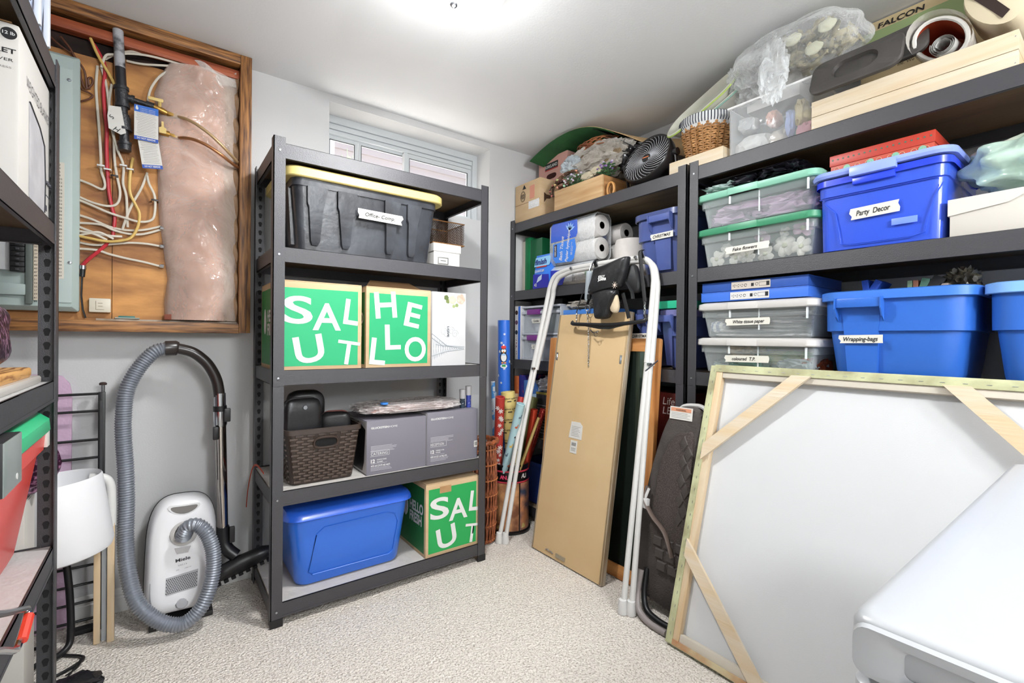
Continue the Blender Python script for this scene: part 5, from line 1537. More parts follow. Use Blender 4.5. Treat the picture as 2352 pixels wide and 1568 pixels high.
MB().prism([(0, 0), (.02, .025), (.05, .03), (.06, .05), (.02, .05), (.0, .06)], (.2435, .03, .1), (0, 1, 0), (0, 0, 1), (.0006, 0, 0)).build('side_mark', M('4a3322', .8), f0, smooth=0)

kk = thing('cardboard_box', 'pink printed carton with a hand hole behind the taped box', 'box', (1.955, 2.350, Z0), -90)
MB().box(0, 0, 0, .268, .20, .425, .004).build('body', M('dba79b', .6), kk)
lb_ = MB().prism([(0, 0), (.12, .0), (.12, .045), (0, .045)], (.065, 0, .345), (1, 0, .0), (0, 0, 1), (0, -.001, 0)).build('logo_panel', M('1f1c22', .5), kk, smooth=0)
MB().box(.065, -.0014, .345, .185, -.0008, .352).build('red_underline', M('b03a34', .5), lb_, smooth=0)
text(lb_, 'KIRKLAND', (.070, -.001, .360), .020, WTXT, fat=.02, w=.110)
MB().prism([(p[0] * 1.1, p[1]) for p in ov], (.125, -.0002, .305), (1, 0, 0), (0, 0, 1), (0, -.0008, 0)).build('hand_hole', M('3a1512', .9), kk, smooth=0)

tr = thing('wooden_crate', 'pale wooden box crate with seed wreaths resting in it', 'crate', (1.797, 2.018, Z0), -90)
TRW = wood('d2b084', 'b08a5c', 0)
MB().box(0, 0, 0, .366, .012, .126, .002).build('front_board', TRW, tr)
MB().box(0, .208, 0, .366, .22, .126, .002).build('back_board', TRW, tr)
MB().box(0, .0125, 0, .012, .2075, .126, .001).build('end_board', wood('b98a5a', '8d5f34', 1), tr)
MB().box(.354, .0125, 0, .366, .2075, .126, .001).build('end_board', wood('b98a5a', '8d5f34', 1), tr)
MB().box(.012, .012, 0, .354, .208, .008).build('base', TRW, tr)
bun = thing('wrapped_bouquet', 'plastic wrapped dried grass bouquet under the green felt', 'bouquet', (1.975, 1.83, 2.075), -90)
MB().blob((0, 0, 0), .205, .10, .085, 41, .15, 2.4, 4, .85).build('dried_grass', M('8a775c', .8, c2='5c4a34', cs=60, stretch=(1, 4, 8)), bun)
MB().blob((0, 0, 0), .228, .115, .100, 42, .25, 2.8, 5, .85, ridge=True).build('clear_wrap', film('dcd6cc', .55, .05, .95, 22), bun)
MB().blob((-.14, -.06, .01), .08, .06, .06, 44, .4, 3, 4, .9, ridge=True).build('clear_wrap', film('d6e2ea', .45, .05, .9, 22), bun)


def wreath(name, label, c, R, rw, m, n, tilt, seed, sq=.6, rz=-90):
    mt = Matrix.Translation(c) @ Matrix.Rotation(math.radians(rz), 4, 'Z') @ Matrix.Rotation(math.radians(tilt), 4, 'X')
    t = thing(name, label, 'wreath', mat=mt)
    rr = random.Random(seed)
    for k in range(n):
        ph, a1, a2 = rr.uniform(0, 6.28), rr.uniform(-1, 1), rr.uniform(-1, 1)
        L_ = rr.uniform(3.5, 6.28)
        MB().tube([((R + rw * a1 * math.cos(2 * a + k)) * math.cos(a + ph), (R + rw * a2 * math.sin(3 * a)) * math.sin(a + ph) * sq, rw * math.sin(2 * a + k * 1.7)) for a in [L_ * q / 22 for q in range(23)]], .0028, 5).build('twig', m, t)
    return t, rr


wreath('twig_wreath', 'reddish brown twig wreath on top of the wrapped bouquet', (1.95, 1.83, 2.172), .125, .02, M('7d4226', .6, c2='a8683c', cs=30), 16, 8, 3)
we, rr_ = wreath('egg_wreath', 'small twig wreath with pastel berries on the pale crate', (1.83, 1.955, 1.990), .085, .010, M('6a4a34', .7), 9, 62, 5)
for k in range(9):
    a = k * .7
    MB().blob((.085 * math.cos(a), .055 * math.sin(a), .006), .008, .008, .008, k, .05, 2, 2).build('berry', M(('e8c98a', 'd99a80', '9ec7a8', 'e3b7a6', 'cfd98f')[k % 5], .5), we)
ew, _ = wreath('berry_wreath', 'dark twig wreath with red berries at crate left end', (1.825, 2.01, 1.950), .07, .012, M('4a3428', .7), 9, 80, 6)
for k in range(8):
    MB().blob((.07 * math.cos(k * .8), .045 * math.sin(k * .8), .008), .007, .007, .007, k, .05, 2, 2).build('berry', M('b5645a', .5), ew)


def sprig(label, c, spread, seed, cols):
    t = thing('flower_sprig', label, 'artificial flowers', c, -90)
    r = random.Random(seed)
    g1 = MB()
    for k in range(60):
        x, y_, z_ = r.uniform(-spread, spread), r.uniform(-.03, .04), r.uniform(-.01, .045)
        g1.tube([(x * .3, 0, -.02), (x, y_, z_)], .0012, 3)
        g1.blob((x + r.uniform(-.01, .01), y_, z_), .010, .003, .0045, k, .3, 3, 1)
    g1.build('leaves', M('3f6a3a', .6, c2='2c4a2c', cs=40), t, kind='stuff')
    for k in range(14):
        MB().blob((r.uniform(-spread, spread), r.uniform(-.04, 0), r.uniform(0, .05)), .0065, .0065, .0055, k, .4, 4, 1).build('blossom', M(cols[k % len(cols)], .6), t)
    return t


sprig('green sprig with white blossoms hanging over the crate front', (1.815, 1.88, 1.945), .065, 8, ('e8e4ea', 'd8c8e0'))
sprig('green sprig with purple blossoms right behind crate corner', (1.845, 1.665, 1.960), .045, 9, ('8a6aa8', 'c9b8dc', '7a5a98'))
t = thing('burlap_bow', 'cream burlap bow on the crate between both flower sprigs', 'bow', (1.83, 1.765, 1.965), -90)
MB().blob((-.03, 0, 0), .045, .015, .02, 3, .4, 3, 3, .8).blob((.04, 0, .012), .045, .015, .02, 5, .4, 3, 3, .8).build('bow_loops', M('d6cbb0', .9, bump=.5, bs=200), t)
t = thing('black_wrap', 'crinkled black plastic behind the fan top', 'bag', (1.98, 1.60, 2.03), -90)
MB().blob((0, 0, 0), .07, .06, .06, 47, .5, 3.5, 4, .85, ridge=True).build('bag_body', M('1c1a1c', .15, bump=.6, bs=40), t)
t = thing('wooden_hoop', 'small round wooden rack foot left of the fan', 'hoop', (1.815, 1.612, 1.8485))
MB().tube([(.02 * math.sin(a) * 0 + 0, .022 * math.cos(a), .034 * math.sin(a)) for a in [k * PI / 12 for k in range(24)]], .0055, 8, closed=True).build('ring', M('c08a4c', .45), t)
MB().tube([(.014, .018 * math.cos(a), .034 * math.sin(a)) for a in [k * PI / 12 for k in range(24)]], .0045, 8, closed=True).build('ring', M('a8733c', .45), t)

# felt tree skirt arching against the ceiling
AR = [(2.30, 2.215), (2.20, 2.245), (2.08, 2.268), (1.95, 2.272), (1.82, 2.250), (1.68, 2.190), (1.54, 2.105), (1.40, 2.015), (1.28, 1.955), (1.20, 1.925)]
AP = smoothpath([(0, a, b_) for a, b_ in AR], 6)
fs_ = thing('tree_skirt', 'felt sheet green one side and tan other arching under ceiling', 'felt sheet', (1.825, 0, 0))


def skirt(i0, i1, dx0, dx1, dz, dz2=0.):
    n = i1 - i0
    return lambda u, v: AP[i0 + min(n, int(round(u * n)))] + V((dx0 + (dx1 - dx0) * v, 0, dz + dz2 * v))


MB().sheet(lambda u, v: AP[min(54, int(u * 54))] + V((.03 + .33 * v + (0 if u < .5 else min(.16, (u - .5) * .8)) * (1 - v), 0, (-.02 if u < .45 else -.02 + min(.16, (u - .45) * .42)) * v)), 54, 6, .0025).build('tan_layer', M('c9a97c', .9, bump=.3, bs=200), fs_)
MB().sheet(lambda u, v: AP[min(30, int(u * 30))] + V((.012 + .33 * v, .025 * math.sin(u * PI) * 0, -.006 - (.03 * v + .01) * (1 - u * .9))), 30, 6, .002).build('green_layer', M('2f6a38', .9, c2='24502c', cs=5, bump=.4, bs=220), fs_)
MB().sheet(lambda u, v: AP[26 + min(28, int(u * 28))] + V((.026 + .3 * v + min(.13, u * .35) * (1 - v), 0, -.014 - .035 * math.sin(u * PI))), 28, 5, .002).build('opening_shade', M('141314', .9), fs_)  # black sheet painting in the shade of the opening under the felt

# fan
fn = V((-.90, .02, .40)).normalized()
fu = V((0, -1, 0))
fu = (fu - fn * fu.dot(fn)).normalized()
fv = fn.cross(fu)
FM = Matrix((( fu.x, fv.x, fn.x, 1.868), (fu.y, fv.y, fn.y, 1.415), (fu.z, fv.z, fn.z, 1.940), (0, 0, 0, 1)))
fan = thing('table_fan', 'black round table fan tilted up on the far rack top', 'fan', mat=FM)
FB = M('1d1b1c', .3, coat=.2)
MB().lathe([(.118, .030), (.128, .034), (.132, .026), (.130, -.01), (.118, -.045), (.095, -.075), (.05, -.09), (0, -.092), (0, -.085), (.10, -.05), (.118, .0), (.118, .030)], 48).build('housing', FB, fan)
for k in range(32):
    a0 = 2 * PI * k / 32
    MB().tube([((.02 + .099 * s_) * math.cos(a0 + 1.1 * s_), (.02 + .099 * s_) * math.sin(a0 + 1.1 * s_), .030 + .004 * math.sin(PI * s_)) for s_ in [q / 7 for q in range(8)]], .0014, 4).build('grille_bar', M('b4b6ba', .35, m=.3), fan)
MB().lathe([(0, .036), (.020, .036), (.024, .030), (.024, .02), (0, .02)], 24).build('hub', FB, fan)
MB().box(-.017, -.003, .0362, .017, .003, .0368).build('logo_strip', M('c9744a', .4), fan)
for k in range(3):
    a0 = k * 2.094
    MB().sheet(lambda u, v: V(((.02 + .085 * u) * math.cos(a0 + (v - .5) * 1.1), (.02 + .085 * u) * math.sin(a0 + (v - .5) * 1.1), .0 + .02 * (v - .5))), 5, 5, .002).build('blade', FB, fan)
inv = FM.inverted()


def fp(*p):
    return inv @ V(p)


for sy in (1, -1):
    ya = 1.415 + sy * .140
    MB().tube([fp(1.868, ya, 1.945), fp(1.875, ya, 1.90), fp(1.885, ya, 1.83), fp(1.885, ya, 1.814)], .011, 8, flat=(1, .5)).build('bracket', FB, fan)
    MB().tube([fp(1.868, ya + .012 * sy, 1.945), fp(1.868, ya - .008 * sy, 1.945)], .017, 16).build('pivot_knob', FB, fan)
g = MB().box(1.80, 1.27, Z0 + .0005, 1.97, 1.56, Z0 + .018, .006)
g.xform(inv).build('base', FB, fan)

# -- far rack second level
gbk = thing('green_folder_box', 'dark green box file standing at the far rack left end', 'box file', (1.852, 2.352, Z1), -90)
GRN = M('17603a', .35, coat=.2)
MB().box(.0, 0, 0, .05, .25, .345, .002).build('spine', M('1f7a4a', .35), gbk)
MB().box(.051, .001, 0, .165, .25, .325, .002).build('body', GRN, gbk)
tag(MB().box(0, 0, 0, .035, .2, .33, .001).build('book', M('d9d4c4', .8)), 'cream book standing left of the green box file', 'book', loc=(1.862, 2.390, Z1), rz=-90)

dt = thing('detergent_pouch', 'blue dishwasher tablet pouch standing before green box file', 'pouch', (1.792, 2.190, Z1), -90)
BP = M('2a46c0', .3, bump=.6, bs=14)
MB().loft([[V((x, y_, z_)) for x, y_ in ((0, .02), (.0, .0), (.06, -.006), (.12, -.004), (.145, .006), (.145, .04), (.07, .055), (.0, .045))] for z_ in (0, .06)] + [[V((.008 + x * .97, y_ * .9 + .004, .13)) for x, y_ in ((0, .02), (.0, .0), (.06, -.006), (.12, -.004), (.145, .006), (.145, .04), (.07, .055), (.0, .045))]]
          + [[V((.005 + x * .97, .018 + y_ * .15, .205)) for x, y_ in ((0, .02), (.0, .0), (.06, -.006), (.12, -.004), (.145, .006), (.145, .04), (.07, .055), (.0, .045))]]).build('pouch_body', M('3a78d8', .3, bump=.6, bs=14), dt)
MB().prism([(.0, 0), (.145, 0), (.14, .08), (.0, .09)], (.0, -.0075, .002), (1, 0, 0), (0, .03, 1), (0, .0008, 0)).build('navy_panel', M('24269c', .3), dt, smooth=0)
wp = MB().prism([(.0, 0), (.135, .0), (.14, .02), (.135, .058), (.0, .055)], (.008, -.003, .135), (1, 0, 0), (0, .22, 1), (0, -.001, 0)).build('white_panel', M('8cc3ea', .4), dt, smooth=0)
text(wp, 'finish', (.012, -.0025, .146), .034, M('1c2c74', .4), v=(0, .22, 1), fat=.03, w=.105)
MB().box(.03, -.0045, .128, .12, -.003, .135).build('red_line', M('b83a34', .4), dt)
text(dt, 'QUANTUM', (.02, -.0082, .100), .014, WTXT, fat=.02, w=.085, shear=.2)
MB().prism([(.035, .038), (.08, .055), (.085, .085), (.05, .07)], (0, -.0085, 0), (1, 0, 0), (0, 0, 1), (0, .0006, 0)).build('tablet_print', M('cfe0f4', .4), dt, smooth=0)
text(dt, '42', (.015, -.0082, .018), .018, WTXT, fat=.02)

RP = M('ece8e4', .85, bump=.4, bs=120)
PF = film('f2f6fa', .8, .06, .7, 18)


def roll(parent, x0, x1, y, z_, r):
    MB().lathe([(.019, 0), (.019, .012), (.017, .012), (.017, -.0)], 18, (x1, y, z_), (-1, 0, 0)).build('roll_core', M('8a8078', .9), parent)
    MB().lathe([(.020, 0), (r * .96, 0), (r, .004), (r, x1 - x0 - .004), (r * .96, x1 - x0), (.0, x1 - x0)], 36, (x1, y, z_), (-1, 0, 0)).build('paper_roll', RP, parent)


tpk = thing('toilet_paper_pack', 'blue wrapped two-high toilet paper pack with roll ends showing', 'toilet paper', (1.80, 2.055, Z1 + .128), -90)
roll(tpk, .02, .345, .062, .062, .058)
roll(tpk, .02, .345, .062, .182, .058)
MB().loft([[V((x, .062 + .063 * c_, .122 + (.122) * s_)) for c_, s_ in ((-1, -.8), (-.7, -1), (.7, -1), (1, -.8), (1, .8), (.7, 1), (-.7, 1), (-1, .8))] for x in (0, .01, .34, .352)], False, False).build('plastic_wrap', PF, tpk)
TB = M('2456c4', .25, coat=.3)
w1 = MB().prism([(.01, .13), (.215, .135), (.225, .155), (.222, .228), (.03, .236), (.012, .22)], (0, -.0015, 0), (1, 0, 0), (0, 0, 1), (0, .001, 0)).build('blue_wrapper', TB, tpk, smooth=0)
w2 = MB().prism([(.03, .118), (.205, .128), (.215, .08), (.20, .02), (.18, .005), (.05, .01), (.03, .04)], (0, -.0022, 0), (1, 0, 0), (0, 0, 1), (0, .001, 0)).build('blue_wrapper', M('3f7fdc', .25, coat=.3), tpk, smooth=0)
for k in range(5):
    a = math.radians(20 + k * 28)
    MB().prism([(0, -.003), (.022, -.008), (.045, 0), (.022, .008), (0, .003)], (.165, -.0026, .178), (math.cos(a), 0, math.sin(a)), (-math.sin(a), 0, math.cos(a)), (0, -.0006, 0)).build('leaf_print', M('8fb6ea', .4), w1, smooth=0)
text(w2, 'Bath Tissue', (.105, -.0024, .018), .024, WTXT, u=(.12, 0, 1), v=(-1, 0, .12), shear=.3, fat=.01, w=.135)
text(w2, 'Papier hygienique', (.150, -.0024, .006), .022, WTXT, u=(.12, 0, 1), v=(-1, 0, .12), shear=.3, fat=.01, w=.175)
text(w2, 'soft and strong\n380 sheets', (.178, -.0024, .04), .007, WTXT, u=(.12, 0, 1), v=(-1, 0, .12), w=.07)
kp = MB().prism([(.04, .045), (.062, .045), (.062, .115), (.04, .112)], (0, -.0030, 0), (1, 0, 0), (0, 0, 1), (0, .0008, 0)).build('logo_panel', M('2a1a2c', .4), w2, smooth=0)
text(kp, 'KIRKLAND', (.057, -.0032, .049), .012, WTXT, u=(0, 0, 1), v=(-1, 0, 0), fat=.02, w=.058)
tp3 = thing('toilet_paper_pack', 'toilet paper pack lying under the two-high one', 'toilet paper', (1.80, 2.045, Z1), -90)
roll(tp3, .01, .31, .064, .062, .06)
MB().loft([[V((x, .064 + .066 * c_, .062 + .062 * s_)) for c_, s_ in ((-1, -.6), (-.6, -1), (.6, -1), (1, -.6), (1, .6), (.6, 1), (-.6, 1), (-1, .6))] for x in (0, .33)], False, False).build('plastic_wrap', PF, tp3)
MB().prism([(.0, .01), (.10, .01), (.14, .09), (.0, .10)], (0, -.0025, 0), (1, 0, 0), (0, 0, 1), (0, .001, 0)).build('blue_wrapper', M('2632a8', .3), tp3, smooth=0)
text(tp3, '380 SHEETS\n2-PLY', (.19, -.003, .02), .010, INK, u=(0, 0, 1), v=(-1, 0, 0), w=.08)
MB().tube([(.30, -.0028, .06), (.30, -.004, .06)], .025, 20).build('round_print', M('a8c8b0', .4), tp3)
tp4 = thing('toilet_paper_pack', 'second toilet paper pack behind and right of the first', 'toilet paper', (1.955, 1.80, Z1 + .0), -90)
for zz in (.06, .18, .285):
    roll(tp4, .0, .125, .062, zz, .055)
MB().prism([(.0, .2), (.035, .2), (.035, .31), (.0, .31)], (0, -.0025, 0), (1, 0, 0), (0, 0, 1), (0, .001, 0)).build('blue_wrapper', TB, tp4, smooth=0)
ptw = thing('paper_towel_pack', 'quilted paper towel roll pack with pale green label', 'paper towels', (1.845, 1.655, Z1), -90)
MB().lathe([(0, 0), (.078, 0), (.085, .01), (.085, .19), (.078, .215), (.04, .222), (0, .222)], 40, (.085, .085, 0)).build('paper_roll', M('ece6e0', .85, bump=1, bs=26), ptw)
gl = MB().lathe([(.0865, .06), (.0865, .115)], 40, (.085, .085, 0)).build('green_label', M('9cc4b8', .5), ptw)
kp = MB().box(.055, -.0025, .085, .115, -.0008, .112).build('logo_panel', M('1f1c22', .5), gl, smooth=0)
text(kp, 'KIRKLAND', (.058, -.0025, .093), .009, WTXT, fat=.02, w=.054)
text(gl, 'Giant Roll', (.05, -.0018, .068), .009, M('20403c', .6), w=.05)
MB().lathe([(.016, 0), (.016, .14), (.040, .14), (.040, 0)], 24, (.150, .03, .058), (.4, 1, .1)).build('small_roll', M('e6e2dc', .8), ptw)

NAV = M('4a5890', .3, coat=.1)
NAVL = M('3e4a78', .3, coat=.1)
rough_tote('navy tote labelled CHRISTMAS on the far rack second shelf', 1.446, Z1, .262, .38, .285, NAV, NAVL, 'CHRISTMAS', hx=.62, hl=.11, tl=(.63, .60))

# -- far rack third level
gm = thing('board_game', 'white and blue board game box on end at far left', 'board game', (1.79, 2.372, Z2), -90)
MB().box(0, 0, 0, .064, .27, .335, .001).build('body', M('f0eeee', .4), gm)
MB().box(.036, -.0008, .002, .056, .0005, .333).build('blue_stripe', M('2a62c4', .4), gm, smooth=0)
for k in range(3):
    MB().tube([(.018, -.0002, .295 - k * .062), (.018, -.0014, .295 - k * .062)], .014, 14).build('round_picture', M(('3a2a2c', '5a3f58', '2c3444')[k], .5), gm)
MB().box(.012, -.0008, .03, .024, .0, .15).build('title_print', M('7a5068', .5, c2='f0eeee', cs=90, mix=(.45, .5)), gm, smooth=0)
dk_ = thing('board_game', 'dark game box lying on the clear drawers', 'board game', (1.86, 2.29, Z2 + .333), -90)
MB().box(0, 0, 0, .28, .22, .035, .001).build('body', M('2a262a', .5), dk_)
dr = thing('drawer_unit', 'clear two-drawer plastic unit with purple handles', 'drawers', (1.792, 2.302, Z2), -90)
DFR = M('c9cdd6', .35)
W, D, H = .352, .30, .330
for zz in (0, .155, .318):
    MB().box(0, 0, zz, W, D, zz + .012, .002).build('frame_rail', DFR, dr)
for x in (0, W - .010):
    MB().box(x, .004, .012, x + .010, D, .318, .002).build('side_panel', film('dfe4ea', .4, .15, .2), dr)
PUR = M('7a2f84', .3)
for k, (z0, wd) in enumerate(((.0135, 'C'), (.1685, 'Candles'))):
    dd = MB().loft([rrect(W / 2 - .012, D / 2 - .006, .012, z0, W / 2, D / 2), rrect(W / 2 - .012, D / 2 - .006, .012, z0 + .138, W / 2, D / 2)], True, False).build('drawer', film('dde4ea', .72, .12, .3, 6), dr)
    MB().box(.062, -.012, z0 + .108, .180, .004, z0 + .140, .005).build('handle', PUR, dd)
    MB().box(.004, -.004, z0 + .112, W - .004, .003, z0 + .128, .002).build('front_rail', DFR, dd)
    tape(dd, (.135, .0035, z0 + .070), .08, .028, wd, .013, 0, ox=.2, seed=k + 3, tw=.05 if k else None)
for i, (yy, zz, r_, c, lb) in enumerate(((2.19, 1.165, .03, 'd8dade', 'clear bagged candles in the upper drawer'), (2.06, 1.175, .035, '2f5a44', 'dark green candle in the upper drawer'), (2.23, 1.01, .03, 'c4c4cc', 'pale candles in the lower drawer'), (2.08, 1.02, .04, 'd0d2da', 'white candle tin in the lower drawer'))):
    t = thing('candle', lb, 'candle', (1.845, yy, zz - .03 if zz > 1.1 else zz - .035))
    MB().lathe([(0, 0), (r_, 0), (r_, .05), (r_ * .9, .056), (0, .056)], 20).build('wax', M(c, .4), t)
    MB().tube([(0, 0, .056), (.001, 0, .064)], .0012, 4).build('wick', INK, t)
bft = thing('storage_tote', 'grey low tote under the blue flat lid on far rack', 'storage tote', (1.80, 1.925, Z2), -90)
loft_body(.32, .3, [(0, .03), (.01, .02), (.26, 0), (.26, .004), (.012, .026)], .03, cap1=True).build('body', M('5a6470', .4), bft)
MB().box(-.006, -.006, .255, .326, .306, .292, .004).build('lid', M('4a86d8', .35), bft)
crumple('plastic_bag', 'flattened clear plastic bag on the blue flat lid', 'bag', (1.87, 1.775, Z2 + .320), (.13, .08, .022), film('d8d2ca', .4, .08, .9, 24), 95, .5, 4, .7)
rough_tote('navy tote behind the swing frame labelled with hidden CHRISTMAS', 1.43, Z2, .100, .3, .27, NAV, NAVL, 'CHRISTMAS', hx=.6, hl=.05, tl=(.35, .55))
rough_tote('navy tote under the green lid beside the rack post', 1.300, Z2, .140, .36, .262, NAV, M('6a6a98', .3), None, hx=.35, hl=.07)
plain_box('flat_tray', 'flat bright green tray lying on the narrow navy tote', 'tray', (1.79, 1.300, Z2 + .2705), -90, .142, .3, .034, M('2fb58a', .35))

# -- far rack lower levels
Z3, Z4 = .505 - .0028, .087 - .0028
for i, (yl, W_, H_, D_, c, c2, lb, cat) in enumerate(((2.385, .04, .35, .2, 'c96a3a', 'e0a060', 'orange game box standing at far rack lower left', 'board game'), (2.335, .045, .36, .2, '2a2c7a', '8a3a6a', 'purple and navy game box standing on far rack', 'board game'),
                                                     (2.285, .06, .33, .22, '4a74b4', 'e8e8e8', 'light blue game box with white cross on far rack', 'board game'), (2.22, .05, .25, .2, '9ab4cc', 'e8eef4', 'pale blue book standing on far rack lower shelf', 'book'),
                                                     (2.165, .20, .27, .26, '2e2a2c', '48424a', 'black carton with gold edge under the white bag', 'box'), (1.94, .30, .30, .28, '2a2626', '3c3434', 'black carton behind the brown backed picture', 'box'))):
    t = plain_box('game_box' if cat == 'board game' else 'book' if cat == 'book' else 'black_box', lb, cat, (1.80, yl, Z3), -90, W_, D_, H_, M(c, .5, c2=c2, cs=22, mix=(.55, .6)), bev=.001)
    if i == 4:
        MB().box(-.001, -.001, H_ - .012, W_ + .001, .003, H_ + .001).build('gold_edge', M('9a8a3c', .5), t)
        g = MB()
        for k in range(10):
            g.box(.01, -.0008, .03 + k * .018, .09 + .01 * (k % 3), 0, .034 + k * .018)
        g.build('print_lines', M('8a8488', .6), t, smooth=0)
    if i == 2:
        MB().box(.024, -.001, .285, .036, 0, .29).box(.0275, -.001, .281, .0325, 0, .294).build('cross_print', M('c0503a', .5), t, smooth=0)
crumple('white_bag', 'scrunched white plastic bag on the black carton', 'bag', (1.90, 2.075, Z3 + .315), (.10, .09, .048), M('d4d2d6', .35, bump=.4, bs=16), 97, .5, 2.6, .8)
lf = thing('red_box', 'dark red box with white script beside the rack post', 'box', (1.80, 1.47, Z3), -90)
MB().box(0, 0, 0, .30, .26, .352, .002).build('body', M('5a1a14', .5), lf)
text(lf, 'Life\nLESS', (.192, 0, .30), .034, M('e8dcd8', .6), fat=.0, w=.082, shear=.15, ls=.9)
for i, (yl, W_, H_, c, lb) in enumerate(((2.30, .28, .26, '24387a', 'dark blue bin on the far rack bottom shelf'), (2.0, .35, .3, '1c1c22', 'black bin on the far rack bottom shelf'), (1.62, .40, .3, '1c2a4a', 'navy bin on the bottom shelf behind the mirror'))):
    t = thing('storage_bin', lb, 'storage bin', (1.80, yl, Z4), -90)
    loft_body(W_, .34, [(0, .03), (.01, .02), (H_, 0), (H_, .005), (.012, .026)], .04, cap1=True).build('body', M(c, .4), t)
    MB().loft([rrect(W_ / 2 + .006, .176, .045, H_ - .015, W_ / 2, .17, 6), rrect(W_ / 2 + .006, .176, .045, H_ + .004, W_ / 2, .17, 6)], False, False).build('rim', M(c, .35), t)
for i, (yl, W_, H_, lb) in enumerate(((1.05, .40, .30, 'dark tote on near rack fourth shelf hidden by the canvas'), (.60, .5, .30, 'dark carton on near rack fourth shelf hidden by the canvas'))):
    plain_box('dark_box', lb, 'box', (1.82, yl, Z3), -90, W_, .3, H_, M('3a322e', .6))

# ------------------------------------------------------------ corner: wrapping paper bin and wicker hamper
DX, DY = 1.612, 2.172
tin = thing('popcorn_tin', 'black printed round tin holding wrapping paper rolls', 'tin', (DX, DY, 0))
MB().lathe([(0, 0), (.118, 0), (.122, .004), (.122, .012), (.112, .016), (.112, .372), (.115, .376), (.115, .384), (.111, .386), (.109, .376), (.109, .02), (0, .02)], 44).build('body', M('141214', .3), tin)
MB().lathe([(.1128, .30), (.1128, .345)], 44).build('black_band', M('1a1618', .3), tin)
MB().lathe([(.1132, .345), (.1140, .350), (.1132, .354)], 44).build('red_line', M('c03a4a', .4), tin)
MB().lathe([(.1132, .285), (.1140, .289), (.1132, .293)], 44).build('red_line', M('c03a4a', .4), tin)
MB().lathe([(.1126, .02), (.1126, .283)], 44, a0=math.radians(150), a1=math.radians(262)).build('picture_panel', M('7a4a30', .5, c2='d09a6a', cs=9, mix=(.4, .6)), tin)
MB().lathe([(.1128, .02), (.1128, .283)], 44, a0=math.radians(266), a1=math.radians(330)).build('picture_panel', M('3c4458', .5, c2='c9885c', cs=11, mix=(.4, .62)), tin)


def cyltext(parent, s, r, z_, a0, h_, m_, da):
    for k, ch in enumerate(s):
        a = a0 + k * da
        p = V((r * math.cos(a), r * math.sin(a), z_))
        text(parent, ch, p, h_, m_, u=(-math.sin(a), math.cos(a), 0), fat=.03, name='letter')


cyltext(tin, 'ANU', .113, .308, math.radians(205), .022, M('e0446a', .5), .16)
cyltext(tin, 'ALI', .113, .312, math.radians(268), .024, M('e8e4e0', .5), .14)


def wrap_roll(label, p0, p1, r, m, extra=None):
    p0, p1 = V(p0), V(p1)
    d = p1 - p0
    mt = Matrix.Translation(p0) @ V((0, 0, 1)).rotation_difference(d).to_matrix().to_4x4()
    t = thing('wrapping_roll', label, 'wrapping paper', mat=mt)
    L = d.length
    o = MB().lathe([(0, 0), (r, 0), (r, L - .001), (r - .003, L), (r * .72, L), (r * .68, L - .04), (0, L - .04)], 28).build('paper_roll', m, t)
    if extra:
        extra(t, o, r, L)
    return t


def facea(t):
    """angle, in the roll's frame, of the side facing the room"""
    q = t.matrix_world.to_3x3().inverted() @ V((-.62, -.78, 0))
    return math.atan2(q.y, q.x)


def star(mb, c, s_, u, v, n, arms=6, w_=.18):
    for k in range(arms // 2):
        a = PI * k / (arms // 2) + .3
        U = u * math.cos(a) + v * math.sin(a)
        Vv = -u * math.sin(a) + v * math.cos(a)
        mb.prism([(-s_, -s_ * w_), (s_, -s_ * w_), (s_, s_ * w_), (-s_, s_ * w_)], c, U, Vv, n * .0006)


def flakes(col, n, s_, da, seed, arms=6):
    def f(t, o, r, L):
        a0 = facea(t)
        rr = random.Random(seed)
        g = MB()
        for k in range(n):
            a = a0 + rr.uniform(-da, da)
            z_ = L * (.08 + .88 * (k + rr.uniform(-.3, .3)) / n)
            n_ = V((math.cos(a), math.sin(a), 0))
            star(g, n_ * (r + .0012) + V((0, 0, z_)), s_ * rr.uniform(.6, 1.1), V((-math.sin(a), math.cos(a), 0)), V((0, 0, 1)), n_, arms)
        g.build('snowflake_print', M(col, .6), o, smooth=0, kind='stuff')
    return f


